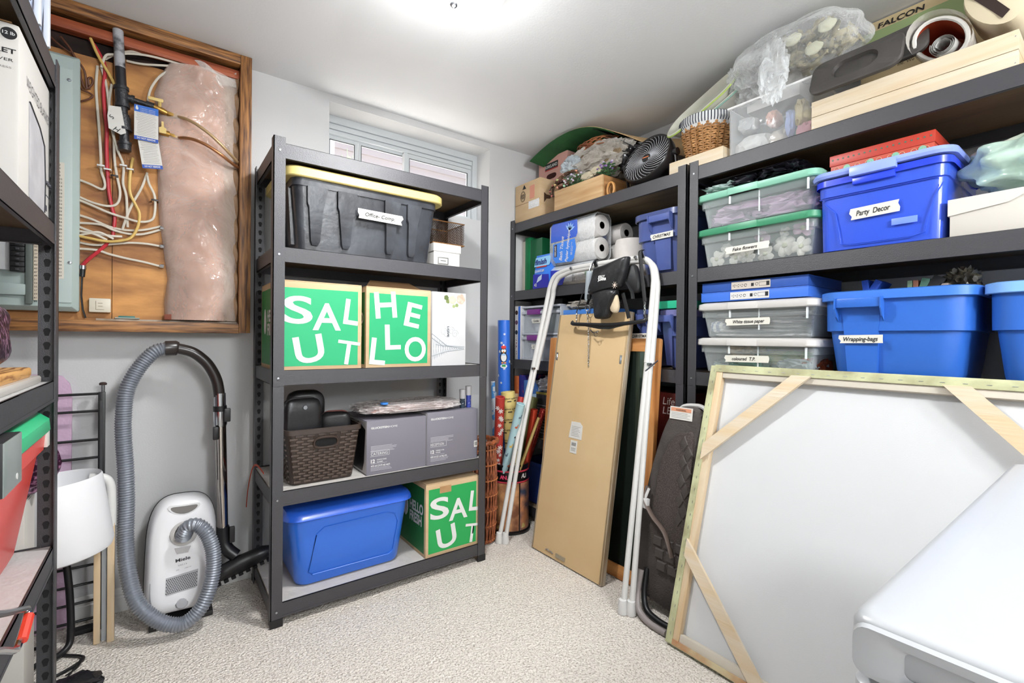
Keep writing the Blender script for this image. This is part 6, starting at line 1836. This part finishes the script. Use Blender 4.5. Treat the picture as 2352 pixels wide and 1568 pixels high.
def penguin(t, o, r, L):
    flakes('eef4fa', 22, .011, 1.1, 4)(t, o, r, L)
    a = facea(t)
    n_ = V((math.cos(a), math.sin(a), 0))
    u = V((-math.sin(a), math.cos(a), 0))

    def ell(cx, cz, rx, rz_, col, lift, nm):
        MB().prism([(rx * math.cos(q * PI / 8), rz_ * math.sin(q * PI / 8)) for q in range(16)], n_ * (r + lift) + u * cx + V((0, 0, cz)), u, V((0, 0, 1)), n_ * .0005).build(nm, M(col, .6), o, smooth=0)
    z_ = L - .215
    ell(0, z_, .021, .030, '16181c', .0012, 'bird_print')
    ell(0, z_ + .035, .017, .018, '16181c', .0012, 'bird_print')
    ell(0, z_ - .002, .016, .024, 'f4f4f4', .0018, 'bird_print')
    ell(-.006, z_ + .037, .007, .009, 'f4f4f4', .0018, 'bird_print')
    ell(.006, z_ + .037, .007, .009, 'f4f4f4', .0018, 'bird_print')
    ell(0, z_ + .031, .004, .006, 'e08a2c', .0024, 'bird_print')
    ell(0, z_ + .058, .015, .010, 'c8322c', .0018, 'hat_print')
    ell(0, z_ + .07, .005, .005, 'f4f4f4', .0024, 'hat_print')
    ell(-.008, z_ - .033, .007, .004, 'e08a2c', .0024, 'bird_print')
    ell(.008, z_ - .033, .007, .004, 'e08a2c', .0024, 'bird_print')
    ell(0, z_ + .014, .015, .004, '8fb4dc', .0024, 'scarf_print')
    ell(0, z_ - .052, .020, .012, 'e8f0fa', .0012, 'snow_print')
    MB().prism([(-.011, -.006), (.011, -.006), (.011, .007), (-.011, .007)], n_ * (r + .0020) + V((0, 0, z_ - .050)), u, V((0, 0, 1)), n_ * .0005).build('parcel_print', M('2f8a4a', .6), o, smooth=0)


def giftwords(t, o, r, L):
    a = facea(t)
    z_ = L - .035
    k = 0
    while z_ > .35:
        for da in (-1.0, .0, 1.0):
            aa = a + da + .15
            n_ = V((math.cos(aa), math.sin(aa), 0))
            u = V((-math.sin(aa), math.cos(aa), 0))
            text(o, 'gift wrap', n_ * (r + .0006) + u * .028 + V((0, 0, z_)), .0085, M('4a3f22', .6), u=-u, v=(0, 0, -1), fat=.02, w=.048)
            MB().prism([(-.012, -.003), (.012, -.003), (.012, .003), (-.012, .003)], n_ * (r + .0008) + V((0, 0, z_ - .018)), u, V((0, 0, 1)), n_ * .0005).build('tag_print', M('3a3320', .6), o, smooth=0)
        z_ -= .058


def animals(t, o, r, L):
    a = facea(t)
    rr = random.Random(5)
    for k in range(11):
        aa = a + rr.uniform(-.6, .6)
        n_ = V((math.cos(aa), math.sin(aa), 0))
        u = V((-math.sin(aa), math.cos(aa), 0))
        cz = L * (.12 + .078 * k)
        c_ = ('20242a', 'b85a3a', '5a6a78', 'd0a850')[k % 4]
        q = [(.008 * math.cos(w_ * .63), .006 * math.sin(w_ * .63)) for w_ in range(10)]
        MB().prism(q, n_ * (r + .001) + V((0, 0, cz)), u, V((0, 0, 1)), n_ * .0005).prism([(.003, .002), (.008, .002), (.010, .018), (.006, .018)], n_ * (r + .001) + V((0, 0, cz)), u, V((0, 0, 1)), n_ * .0005).build('animal_print', M(c_, .6), o, smooth=0)


wrap_roll('tall blue wrapping roll printed with a small hatted penguin', (1.634, 2.246, .03), (1.608, 2.238, 1.196), .036, M('2a66c8', .35, coat=.2), penguin)
wrap_roll('pale yellow roll printed gift wrap upside down', (1.624, 2.098, .03), (1.575, 2.147, 0.788), .040, M('d9c47a', .5), giftwords)
wrap_roll('red roll with white snowflakes leaning left in the tin', (1.562, 2.242, .03), (1.487, 2.096, 0.769), .026, M('a8342c', .45), flakes('f0e4e0', 26, .014, .9, 7))
wrap_roll('plain tan cardboard roll behind the yellow one', (1.682, 2.205, .03), (1.695, 2.24, 0.759), .024, M('b79a76', .8))
wrap_roll('light blue roll with animal prints leaning right in front', (1.525, 2.212, .03), (1.559, 2.003, 0.738), .024, M('a9c9cf', .5), animals)
wrap_roll('orange red foil roll leaning right in the tin', (1.662, 2.155, .03), (1.688, 2.046, 0.691), .021, M('b8402a', .25, m=.5))
wrap_roll('dark red glitter roll at the right of the tin', (1.631, 2.199, .03), (1.775, 2.068, 0.684), .020, M('8a2420', .25, m=.5, c2='c05a4a', cs=120, mix=(.55, .65)))
wrap_roll('thin gold roll between the two red foil rolls', (1.51, 2.138, .03), (1.689, 2.007, 0.649), .009, M('c9b070', .3, m=.5))
wrap_roll('olive green roll behind the red foil rolls', (1.578, 2.189, .03), (1.763, 2.15, 0.746), .034, M('5f6238', .5))
wrap_roll('thin white and blue roll leaning left by the rack post', (1.592, 2.266, .03), (1.538, 2.243, 0.84), .012, M('dfe6ee', .4, c2='4a8ac8', cs=30, mix=(.5, .55)))
wrap_roll('thin silver roll leaning beside the white and blue one', (1.564, 2.086, .03), (1.576, 2.282, 0.772), .012, M('b9c4cc', .3, c2='3a6ab0', cs=26, mix=(.55, .6)))
wrap_roll('short red roll with white pattern behind the tan roll', (1.531, 2.151, .03), (1.709, 2.196, 0.743), .018, M('c03a34', .45), flakes('f4ecec', 12, .008, .8, 9))

hm = thing('wicker_hamper', 'reddish brown wicker hamper squeezed beside the free-standing rack', 'basket', (1.381, 2.12, 0.008))
CANE = M('9a5530', .45, c2='6d3518', cs=40)
R0, R1, HH = .076, .086, .53
g = MB()
for k in range(26):
    a = 2 * PI * k / 26
    for q in (-.07, .07):
        pts = []
        for s_ in range(13):
            zz = HH * s_ / 12
            aa = a + q * math.cos(s_ * 1.55)
            rad = R0 + (R1 - R0) * math.sin(PI * s_ / 12)
            pts.append((rad * math.cos(aa), rad * math.sin(aa), zz))
        g.tube(pts, .0042, 5)
g.build('upright_cane', CANE, hm, kind='stuff')
for zz in (.012, .09, .17, .25, .33, .41, .49):
    rad = R0 + (R1 - R0) * math.sin(PI * zz / HH)
    MB().tube([((rad + .004 * math.cos(k * PI)) * math.cos(2 * PI * k / 52), (rad + .004 * math.cos(k * PI)) * math.sin(2 * PI * k / 52), zz) for k in range(52)], .004, 6, closed=True).build('cane_band', M('b06a3c', .45), hm)
MB().tube([(R1 * 1.0 * math.cos(2 * PI * k / 40), R1 * math.sin(2 * PI * k / 40), HH + .004 * math.sin(k * 2.2)) for k in range(40)], .012, 8, closed=True).build('rim_braid', CANE, hm)
MB().lathe([(0, .004), (R0 - .01, .004), (R1 - .014, .3), (R0 - .004, HH - .02), (R0 - .012, HH - .02), (0, .02)], 26).build('inner_shell', M('5a2c18', .8), hm)

# ------------------------------------------------------------ leaning pictures, swing frame, bouncer, canvas, freezer
pic = thing('backed_picture', 'tall picture turned round showing brown paper backing', 'picture', mat=lean((1.548, 1.888, .0045), 8.5))
W, H, D = .482, 1.228, .028
g = MB().box(.003, 0, .003, W - .003, .0018, H - .003)
g.build('backing_paper', M('d0b388', .75, bump=1.2, bs=3.5, c2='c4a67a', cs=3), pic, smooth=0)
for nm, q in (('frame_side', (0, .0, 0, .012, D, H)), ('frame_side', (W - .014, .0, 0, W, D, H)), ('frame_top', (.0125, .002, H - .014, W - .0145, D, H)), ('frame_top', (.0125, .002, 0, W - .0145, D, .014))):
    MB().box(*q, .001).build(nm, wood('d8cdb8', '9a8466', 2), pic)
MB().box(.012, .008, .012, W - .012, .014, H - .012).build('panel', M('8a7a60', .8), pic, smooth=0)
for x in (.018, W - .03):
    MB().tube([(x, -.001, H - .24), (x + .004, -.003, H - .228), (x, -.001, H - .212)], .0032, 6).box(x - .004, -.0015, H - .245, x + .008, .0, H - .205).build('hanging_ring', STEEL, pic)
hg = MB().box(.185, -.006, .018, .25, .0, .036, .002).build('hanger_clip', M('a49a86', .4, m=.4), pic)
MB().tube([(.11, -.003, .028), (.125, -.004, .034), (.135, -.004, .028), (.15, -.004, .032), (.165, -.003, .026)], .0025, 6).build('screw_eye', STEEL, pic)
l1 = MB().prism([(0, 0), (.088, 0), (.087, .066), (.066, .082), (.008, .080)], (.178, -.0004, .600), (1, 0, 0), (0, 0, 1), (0, -.0012, 0)).build('paper_label', PAPER, pic, smooth=0)
g = MB()
for k in range(7):
    g.box(.192, -.0022, .612 + k * .0075, .252 - .006 * (k % 3), -.0016, .6135 + k * .0075)
g.build('print_lines', M('8a8a8c', .7), l1, smooth=0)
l2 = MB().box(.196, -.0016, .528, .242, -.0004, .590).build('paper_label', PAPER, pic, smooth=0)
g = MB()
for k in range(9):
    g.box(.205 + k * .0034, -.0022, .564, .2065 + k * .0034, -.0016, .580)
for k in range(3):
    g.box(.204, -.0022, .540 + k * .006, .234, -.0016, .5415 + k * .006)
g.build('barcode', M('5a5a5e', .7), l2, smooth=0)

mir = thing('wood_framed_mirror', 'honey wood framed mirror leaning behind the brown backed picture', 'mirror', mat=lean((1.660, 1.985, .0025), 4.5))
W, H, D = .725, 1.098, .030
FW = wood('c98f55', 'a86a34', 2)
FWH = wood('c98f55', 'a86a34', 0)
for nm, q, m_ in (('frame_stile', (0, 0, 0, .062, D, H), FW), ('frame_stile', (W - .062, 0, 0, W, D, H), FW), ('frame_rail', (.0625, .002, H - .062, W - .0625, D, H - .002), FWH), ('frame_rail', (.0625, .002, .002, W - .0625, D, .062), FWH)):
    MB().box(*q, .012 if 'stile' in nm else .003).build(nm, m_, mir)
MB().box(.058, .010, .058, W - .058, .014, H - .058).build('glass', M('4a5850', .06, m=.85), mir, smooth=0)

sw = thing('swing_frame', 'folded white tubular baby swing frame leaning on far rack', 'swing frame', (0, 0, 0))
SWM = M('e4e2de', .35)
for k, (dx, dy) in enumerate(((0, 0), (.024, -.026))):
    mx, my = dx * .3, dy * .5
    P_ = [(1.452 + dx, 2.035 + dy * .9, .045), (1.56 + (dx + mx) / 2, 2.028 + my * 1.4, .56), (1.655 + mx, 2.020 + my, .93)]
    Q_ = [(1.655 + mx, 2.020 + my, .93), (1.726 + dx * .3, 1.990 + dy, 1.30), (1.735, 1.975 + dy, 1.38), (1.739, 1.945 + dy, 1.432), (1.742, 1.89 + dy, 1.452), (1.742, 1.80, 1.462), (1.742, 1.60, 1.464), (1.742, 1.42, 1.462), (1.742, 1.35 + dy * .4, 1.455), (1.740, 1.305 + dy * .4, 1.425), (1.736, 1.287 + dy * .4, 1.37), (1.725 + dx * .3, 1.281 + dy * .4, 1.30), (1.665 + mx, 1.264 + my, .99)]
    R_ = [(1.665 + mx, 1.264 + my, .99), (1.48 + dx * .8, 1.222 + dy, .045)]
    if k == 1:
        Q_ = [V(p) + V((.004, 0, -.012)) for p in Q_]
    MB().tube(smoothpath(P_, 4), .0118, 12).build('lower_leg', SWM, sw)
    MB().tube(smoothpath(Q_, 5), .0135, 12).build('upper_bow', SWM, sw)
    MB().tube(R_, .0118, 12).build('lower_leg', SWM, sw)
    for p in (P_[0], R_[-1]):
        MB().lathe([(0, 0), (.0195, 0), (.021, .006), (.0155, .055), (.012, .056)], 16, (p[0] - .006, p[1], .001)).build('foot_cap', M('efeeec', .5), sw)
for p in ((1.728, 1.80, 1.462), (1.728, 1.62, 1.464), (1.728, 1.38, 1.463), (1.655, 1.245, .985), (1.64, 2.0, .925)):
    MB().tube([V(p) + V((-.008, 0, 0)), V(p) + V((.01, 0, 0))], .007, 10).build('bolt', STEEL, sw)
MB().tube([(1.60, 1.222, .96), (1.70, 1.236, 1.0)], .003, 6).build('pivot_pin', STEEL, sw)

jm = thing('baby_jumper', 'black baby jumper harness hung from the white swing frame', 'baby jumper', (0, 0, 0))
JB = M('1c1c1e', .38, bump=.4, bs=60)
ST = M('141416', .6)
for y0, y1, zt, zb in ((1.625, 1.722, 1.468, 1.232), (1.345, 1.302, 1.475, 1.255)):
    MB().tube(smoothpath([(1.725, y0 - .006, zt - .02), (1.718, y0, zt + .008), (1.735, y0, zt + .016), (1.712, y0, zt + .006), (1.705, y0 + (y1 - y0) * .3, zt - .06), (1.695, y1, zb)], 4), .010, 6, flat=(.25, 1)).build('strap', ST, jm)
    for q in range(4):
        MB().tube([(1.694 + .004 * math.cos(a) * (q % 2), y1 + .004 * math.cos(a) * ((q + 1) % 2), zb - .008 - q * .014 + .009 * math.sin(a)) for a in [k * PI / 5 for k in range(10)]], .0018, 5, closed=True).build('chain_link', CHROME, jm)
MB().tube(smoothpath([(1.69, 1.738, 1.178), (1.68, 1.732, 1.166), (1.675, 1.60, 1.160), (1.675, 1.52, 1.157), (1.675, 1.44, 1.158), (1.68, 1.303, 1.170), (1.69, 1.292, 1.184), (1.695, 1.298, 1.195)], 4), .0095, 10).build('spreader_bar', BLACKP, jm)
MB().prism([(-.12, 0), (.12, 0), (.03, -.014), (-.03, -.016)], (1.672, 1.52, 1.152), (0, 1, 0), (0, 0, 1), (.008, 0, 0)).build('bar_web', BLACKP, jm)
MB().tube([(1.72, 1.650, 1.46), (1.71, 1.650, 1.43)], .004, 6).build('spring_hook', STEEL, jm)
MB().tube([(1.71, 1.650, 1.43), (1.71, 1.650, 1.425), (1.70, 1.650, 1.29), (1.70, 1.65, 1.275)], [.010, .0175, .0175, .008], 16).build('spring_cover', M('9fa8ae', .4), jm)
MB().tube([(1.695 + .0, 1.648 + .014 * math.cos(a), 1.245 + .018 * math.sin(a)) for a in [k * PI / 8 for k in range(16)]], .0022, 6, closed=True).build('ring', CHROME, jm)
pt_ = V((1.690, 1.645, 1.228))
for k in range(22):
    q = V((1.690 - .0012 * k * 0, 1.645 - .0016 * k if k < 6 else 1.645 - .0096 - .0002 * k, 1.224 - .0128 * k))
    if 1.135 < q.z < 1.18:
        q.x -= 0
    MB().tube([q + (V((0, .0042 * math.cos(a), .0088 * math.sin(a))) if k % 2 else V((.0042 * math.cos(a), 0, .0088 * math.sin(a)))) for a in [w_ * PI / 5 for w_ in range(10)]], .0014, 5, closed=True).build('chain_link', CHROME, jm)
MB().tube(smoothpath([(1.672, 1.605, 1.135), (1.668, 1.58, 1.120), (1.668, 1.56, 1.125), (1.668, 1.545, 1.128)], 4), .0028, 6).build('spring_hook', CHROME, jm)
MB().tube([(1.668, 1.565 + .010 * math.cos(a), 1.112 + .010 * math.sin(a)) for a in [k * PI / 6 for k in range(12)]], .0016, 5, closed=True).build('ring', CHROME, jm)


def cushion(poly, x0, th, name, m_, seed=0):
    cy_ = sum(p[0] for p in poly) / len(poly)
    cz_ = sum(p[1] for p in poly) / len(poly)
    def rg(x, s_):
        return [V((x, cy_ + (p[0] - cy_) * s_, cz_ + (p[1] - cz_) * s_)) for p in poly]
    dens = []
    pp_ = [V((0, p[0], p[1])) for p in poly]
    sp_ = smoothpath(pp_ + [pp_[0]], 3)[:-1]
    poly = [(p.y, p.z) for p in sp_]
    return MB().loft([rg(x0 + th, .86), rg(x0 + th * .8, .98), rg(x0 + th * .5, 1.0), rg(x0 + th * .2, .97), rg(x0, .85)]).build(name, m_, jm, smooth=50)


cushion([(1.575, 1.43), (1.50, 1.440), (1.385, 1.462), (1.375, 1.44), (1.40, 1.36), (1.425, 1.325), (1.50, 1.315), (1.60, 1.305), (1.61, 1.33), (1.59, 1.38)], 1.645, .05, 'chest_panel', JB)
cushion([(1.585, 1.31), (1.50, 1.325), (1.44, 1.315), (1.45, 1.28), (1.475, 1.235), (1.49, 1.19), (1.545, 1.185), (1.565, 1.195), (1.57, 1.25)], 1.645, .05, 'crotch_panel', JB)
cushion([(1.46, 1.31), (1.44, 1.29), (1.43, 1.235), (1.445, 1.21), (1.475, 1.22), (1.478, 1.26)], 1.665, .02, 'inner_lining', M('c9b79a', .8))
cushion([(1.39, 1.43), (1.36, 1.42), (1.335, 1.34), (1.345, 1.30), (1.39, 1.31), (1.41, 1.36)], 1.69, .035, 'side_wing', ST)
cushion([(1.62, 1.40), (1.60, 1.41), (1.585, 1.37), (1.605, 1.35), (1.625, 1.37)], 1.69, .03, 'side_wing', ST)
for pts in ([(1.69, 1.60, 1.33), (1.685, 1.625, 1.295), (1.685, 1.64, 1.26)], [(1.69, 1.42, 1.30), (1.685, 1.40, 1.25), (1.69, 1.385, 1.185)], [(1.69, 1.40, 1.35), (1.68, 1.36, 1.30), (1.68, 1.355, 1.27)]):
    MB().tube(pts, .011, 6, flat=(.3, 1)).build('webbing', ST, jm)
MB().box(1.675, 1.612, 1.285, 1.683, 1.634, 1.31, .002).build('buckle', BLACKP, jm)
text(jm, 'JOLLY\nJUMPER', (1.6435, 1.532, 1.376), .011, WTXT, u=(0, -1, 0), fat=.06, ls=.85, w=.052, shear=.2)
g = MB()
star(g, V((1.6435, 1.430, 1.335)), .016, V((0, -1, 0)), V((0, 0, 1)), V((-1, 0, 0)), 8, .05)
g.tube([(1.6435, 1.430, 1.335), (1.642, 1.430, 1.335)], .005, 10)
g.build('star_print', M('f4e0d0', .5), jm, smooth=0)
MB().tube([(1.648, 1.59, 1.325), (1.642, 1.59, 1.325)], .006, 10).build('snap', STEEL, jm)

# baby bouncer folded against the rack
bo = thing('baby_bouncer', 'folded charcoal quilted baby bouncer standing beside the big canvas', 'baby bouncer', mat=lean((1.582, 1.268, .030), 6.5))
CHF = M('4a4340', .85, bump=.6, bs=180, c2='3a3431', cs=9)
prof = [(0.012, .06), (0.0, .12), (.012, .30), (.035, .45), (.06, .58), (.10, .72), (.135, .78), (.18, .80), (.30, .80), (.38, .78), (.42, .70), (.42, .10), (.36, .03), (.2, .0), (.09, .005), (.03, .025)]
pp_ = smoothpath([(p[0], p[1], 0) for p in prof + [prof[0]]], 4)[:-1]
pp_ = [V((p.x if p.x < .2 else .2 + (p.x - .2) * .26, p.y, 0)) for p in pp_]
cx_, cz_ = .13, .4


def bring(y_, s_):
    return [V((cx_ + (p.x - cx_) * s_, y_, cz_ + (p.y - cz_) * s_)) for p in pp_]


MB().loft([bring(.05, .9), bring(.045, .98), bring(.02, 1.0), bring(.0, .97), bring(-.008, .9)]).build('seat_fabric', CHF, bo)
MB().tube([V((p.x + (-.004 if p.y > .6 and p.x < .2 else 0), .05, p.y + (.004 if p.y > .6 else 0))) for p in pp_], .009, 8, closed=True).build('white_frame', M('d8d6d2', .4), bo)
ins_ = smoothpath([(x, z_, 0) for x, z_ in ((.075, .30), (.085, .45), (.10, .56), (.14, .66), (.20, .70), (.34, .70), (.37, .62), (.37, .25), (.3, .14), (.18, .14), (.10, .2), (.075, .30))], 4)[:-1]


ins_ = [V((p.x if p.x < .2 else .2 + (p.x - .2) * .25, p.y, 0)) for p in ins_]


def iring(y_, s_):
    return [V((.17 + (p.x - .17) * s_, y_, .42 + (p.y - .42) * s_)) for p in ins_]


MB().loft([iring(-.006, 1.0), iring(-.016, .97), iring(-.020, .88), iring(-.021, .4)]).build('mesh_insert', M('5d534e', .9, c2='38302d', cs=260, kind='voronoi', mix=(.1, .5)), bo)
qm = M('3f3835', .6, bump=.4, bs=100)
for r in range(9):
    for c in range(4):
        cx1, cz1 = .205 + c * .042 + (.021 if r % 2 else 0), .655 - r * .036
        if cx1 < .245:
            MB().loft([[V((cx1 + s_ * .0195 * math.cos(a), y_, cz1 + s_ * .034 * math.sin(a))) for a in (0, PI / 2, PI, 3 * PI / 2)] for y_, s_ in ((-.018, 1.0), (-.024, .8), (-.026, .3))]).build('quilt_diamond', qm, bo)
for r in range(3):
    for c in range(3):
        MB().loft([[V((.10 + c * .05 + r * .012 + a_, y_, .235 - r * .045 + b_)) for a_, b_ in ((s_, s_), (.046 - s_, s_), (.046 - s_, .041 - s_), (s_, .041 - s_))] for y_, s_ in ((-.018, .0), (-.026, .006))]).build('quilt_square', qm, bo)
MB().tube(smoothpath([(.055, -.02, .455), (.06, -.035, .40), (.10, -.04, .35), (.16, -.035, .30), (.2, -.035, .22)], 5), .016, 8, flat=(.4, 1)).build('harness_strap', M('5a4c44', .6, bump=.5, bs=30), bo)
MB().box(.048, -.05, .37, .078, -.03, .41, .003).tube([(.06, -.04, .41), (.068, -.03, .45)], .006, 6).build('buckle', M('dcdad8', .35), bo)
wl_ = MB().box(.125, -.0115, .745, .225, -.009, .795).build('warning_label', PAPER, bo, smooth=0)
MB().box(.130, -.0122, .777, .220, -.0115, .791).build('orange_header', M('c98a6a', .6), wl_, smooth=0)
text(wl_, 'WARNING', (.152, -.0122, .780), .007, INK, w=.045)
g = MB()
for k in range(4):
    g.box(.133, -.0122, .752 + k * .006, .215 - .01 * (k % 2), -.0116, .7535 + k * .006)
g.build('print_lines', M('9a9a9a', .7), wl_, smooth=0)
lg = thing('bouncer_base', 'curved grey and black rocker base under the bouncer', 'rocker base', (1.558, 1.125, .0))
MB().tube(smoothpath([(.0, .075, .16), (-.03, .068, .08), (-.055, .04, .03), (-.07, -.02, .014), (-.072, -.095, .013)], 6), .0125, 10).build('grey_rail', M('8a8280', .4), lg)
MB().tube(smoothpath([(.03, .07, .16), (.0, .06, .07), (-.02, .03, .025), (-.03, -.03, .013), (-.03, -.095, .013)], 6), .012, 10).build('black_rail', BLACKP, lg)

# canvas
cv = thing('stretched_canvas', 'huge stretched canvas seen from behind leaning on near rack', 'canvas', mat=lean((1.452, 1.006, .0102), 16.0))
W, H, D = 1.035, 1.020, .036
CW = M('c9cacb', .85, bump=.1, bs=400)
EDG = M('c9cba0', .7, c2='6a5a3c', cs=9, stretch=(1, 1, 1), mix=(.42, .8), bump=.4, bs=30)
MB().box(.002, .028, .002, W - .002, .031, H - .002).build('canvas_back', CW, cv, smooth=0)
for nm, q in (('stretcher_bar', (.012, .001, .012, .045, .027, H - .012)), ('stretcher_bar', (W - .045, .001, .012, W - .012, .027, H - .012))):
    MB().box(*q, .002).build(nm, PINEV, cv)
for nm, q in (('stretcher_bar', (.0455, .004, H - .045, W - .0455, .027, H - .012)), ('stretcher_bar', (.0455, .004, .012, W - .0455, .027, .045))):
    MB().box(*q, .002).build(nm, M('d8cfc0', .8), cv)
for q in ((-.004, -.001, 0, .012, D, H), (W - .012, -.001, 0, W + .004, D, H), (.0125, -.001, H - .012, W - .0125, D, H + .004), (.0125, -.001, -.0, W - .0125, D, .012)):
    MB().box(*q, .001).build('painted_edge', EDG, cv, label='painted canvas edge wrapped over the bars')
MB().box(.004, -.0016, .004, .022, .002, H - .004).build('folded_canvas', EDG, cv, smooth=0)
MB().box(.022, -.0016, H - .024, W - .02, .0035, H - .004).build('folded_canvas', EDG, cv, smooth=0)
MB().box(.022, -.0016, .002, W - .02, .0035, .020).build('folded_canvas', M('a8683c', .7, c2='d8c8a0', cs=8), cv, smooth=0)
for k in range(22):
    MB().box(.03 + k * .046, -.0026, H - .014, .040 + k * .046, -.0014, H - .0128).build('staple', STEEL, cv, smooth=0)
    MB().box(.012, -.0026, .03 + k * .046, .0132, -.0014, .040 + k * .046).build('staple', STEEL, cv, smooth=0)
bw = .042


def brace(x0, z0, x1, z1):
    d = V((x1 - x0, 0, z1 - z0)).normalized()
    n_ = V((-d.z, 0, d.x)) * bw / 2
    a, b_ = V((x0, 0, z0)), V((x1, 0, z1))
    s_ = 1 if d.x * d.z > 0 else -1
    c = [a + n_ + d * (0 if s_ > 0 else 0), a - n_, b_ - n_, b_ + n_]
    # ends cut flush with the frame
    def cut(p, ax, val):
        t_ = (val - getattr(p, ax)) / getattr(d, ax)
        return p + d * t_
    c = [cut(a + n_, 'x', x0), cut(a - n_, 'x', x0), cut(b_ - n_, 'z', z1), cut(b_ + n_, 'z', z1)]
    MB().prism([(p.x, p.z) for p in c], (0, -.012, 0), (1, 0, 0), (0, 0, 1), (0, .012, 0)).build('corner_brace', wood('ecdcc4', 'd8c09c', 0), cv, smooth=0)


brace(.020, H - .335, .325, H - .022)
brace(W - .020, H - .335, W - .325, H - .022)
brace(.020, .335, .325, .022)
brace(W - .020, .335, W - .325, .022)

# chest freezer
fz = thing('chest_freezer', 'white chest freezer in the lower right foreground', 'freezer', (.486, .150, 0), -90)
FZW = M('b9bbbe', .32)
FZG = M('a9a49a', .45)
Wf, Df = .60, .885
MB().loft([rrect(Wf / 2 - .012, Df / 2 - .010, .02, .03, Wf / 2, Df / 2, 5), rrect(Wf / 2 - .012, Df / 2 - .010, .02, .776, Wf / 2, Df / 2, 5)]).build('cabinet', FZW, fz)
MB().loft([rrect(Wf / 2 - .002, Df / 2 - .002, .014, .774, Wf / 2, Df / 2, 5), rrect(Wf / 2, Df / 2, .016, .778, Wf / 2, Df / 2, 5), rrect(Wf / 2, Df / 2, .016, .790, Wf / 2, Df / 2, 5), rrect(Wf / 2 - .004, Df / 2 - .004, .014, .793, Wf / 2, Df / 2, 5)]).build('cabinet_rim', FZW, fz)
MB().loft([rrect(Wf / 2 - .018, Df / 2 - .018, .014, .7935, Wf / 2, Df / 2, 5), rrect(Wf / 2 - .018, Df / 2 - .018, .014, .8005, Wf / 2, Df / 2, 5)]).build('gasket', M('5c574f', .7), fz)
lidf = MB().loft([rrect(Wf / 2 - .010, Df / 2 - .010, .012, .800, Wf / 2, Df / 2, 5), rrect(Wf / 2 - .001, Df / 2 - .001, .016, .803, Wf / 2, Df / 2, 5), rrect(Wf / 2 + .002, Df / 2 + .002, .018, .809, Wf / 2, Df / 2, 5), rrect(Wf / 2 + .002, Df / 2 + .002, .018, .842, Wf / 2, Df / 2, 5), rrect(Wf / 2 - .001, Df / 2 - .001, .018, .848, Wf / 2, Df / 2, 5),
                  rrect(Wf / 2 - .008, Df / 2 - .008, .016, .850, Wf / 2, Df / 2, 5), rrect(Wf / 2 - .03, Df / 2 - .03, .012, .8515, Wf / 2, Df / 2, 5)]).build('lid', FZW, fz, smooth=50)
sx0, sx1 = .020, .58
hr = MB()
for (y0, s_, zo) in ():
    pass
RO = [rrect(.298, .0215, .012, 0, .30, .8255, 4), rrect(.296, .0205, .011, 0, .30, .8255, 4), rrect(.268, .0135, .006, 0, .30, .8255, 4), rrect(.262, .0105, .005, 0, .30, .8255, 4)]
MB().loft([[V((p.x, y_, p.y)) for p in r_] for r_, y_ in zip(RO, (-.002, -.0085, -.0085, -.0025))], False, False).build('grip_frame', FZW, lidf, smooth=50)
for x in (.06, Wf - .06):
    for y_ in (.06, Df - .06):
        MB().lathe([(0, 0), (.022, 0), (.02, .031), (0, .031)], 14, (x, y_, 0)).build('foot', BLACKP, fz)
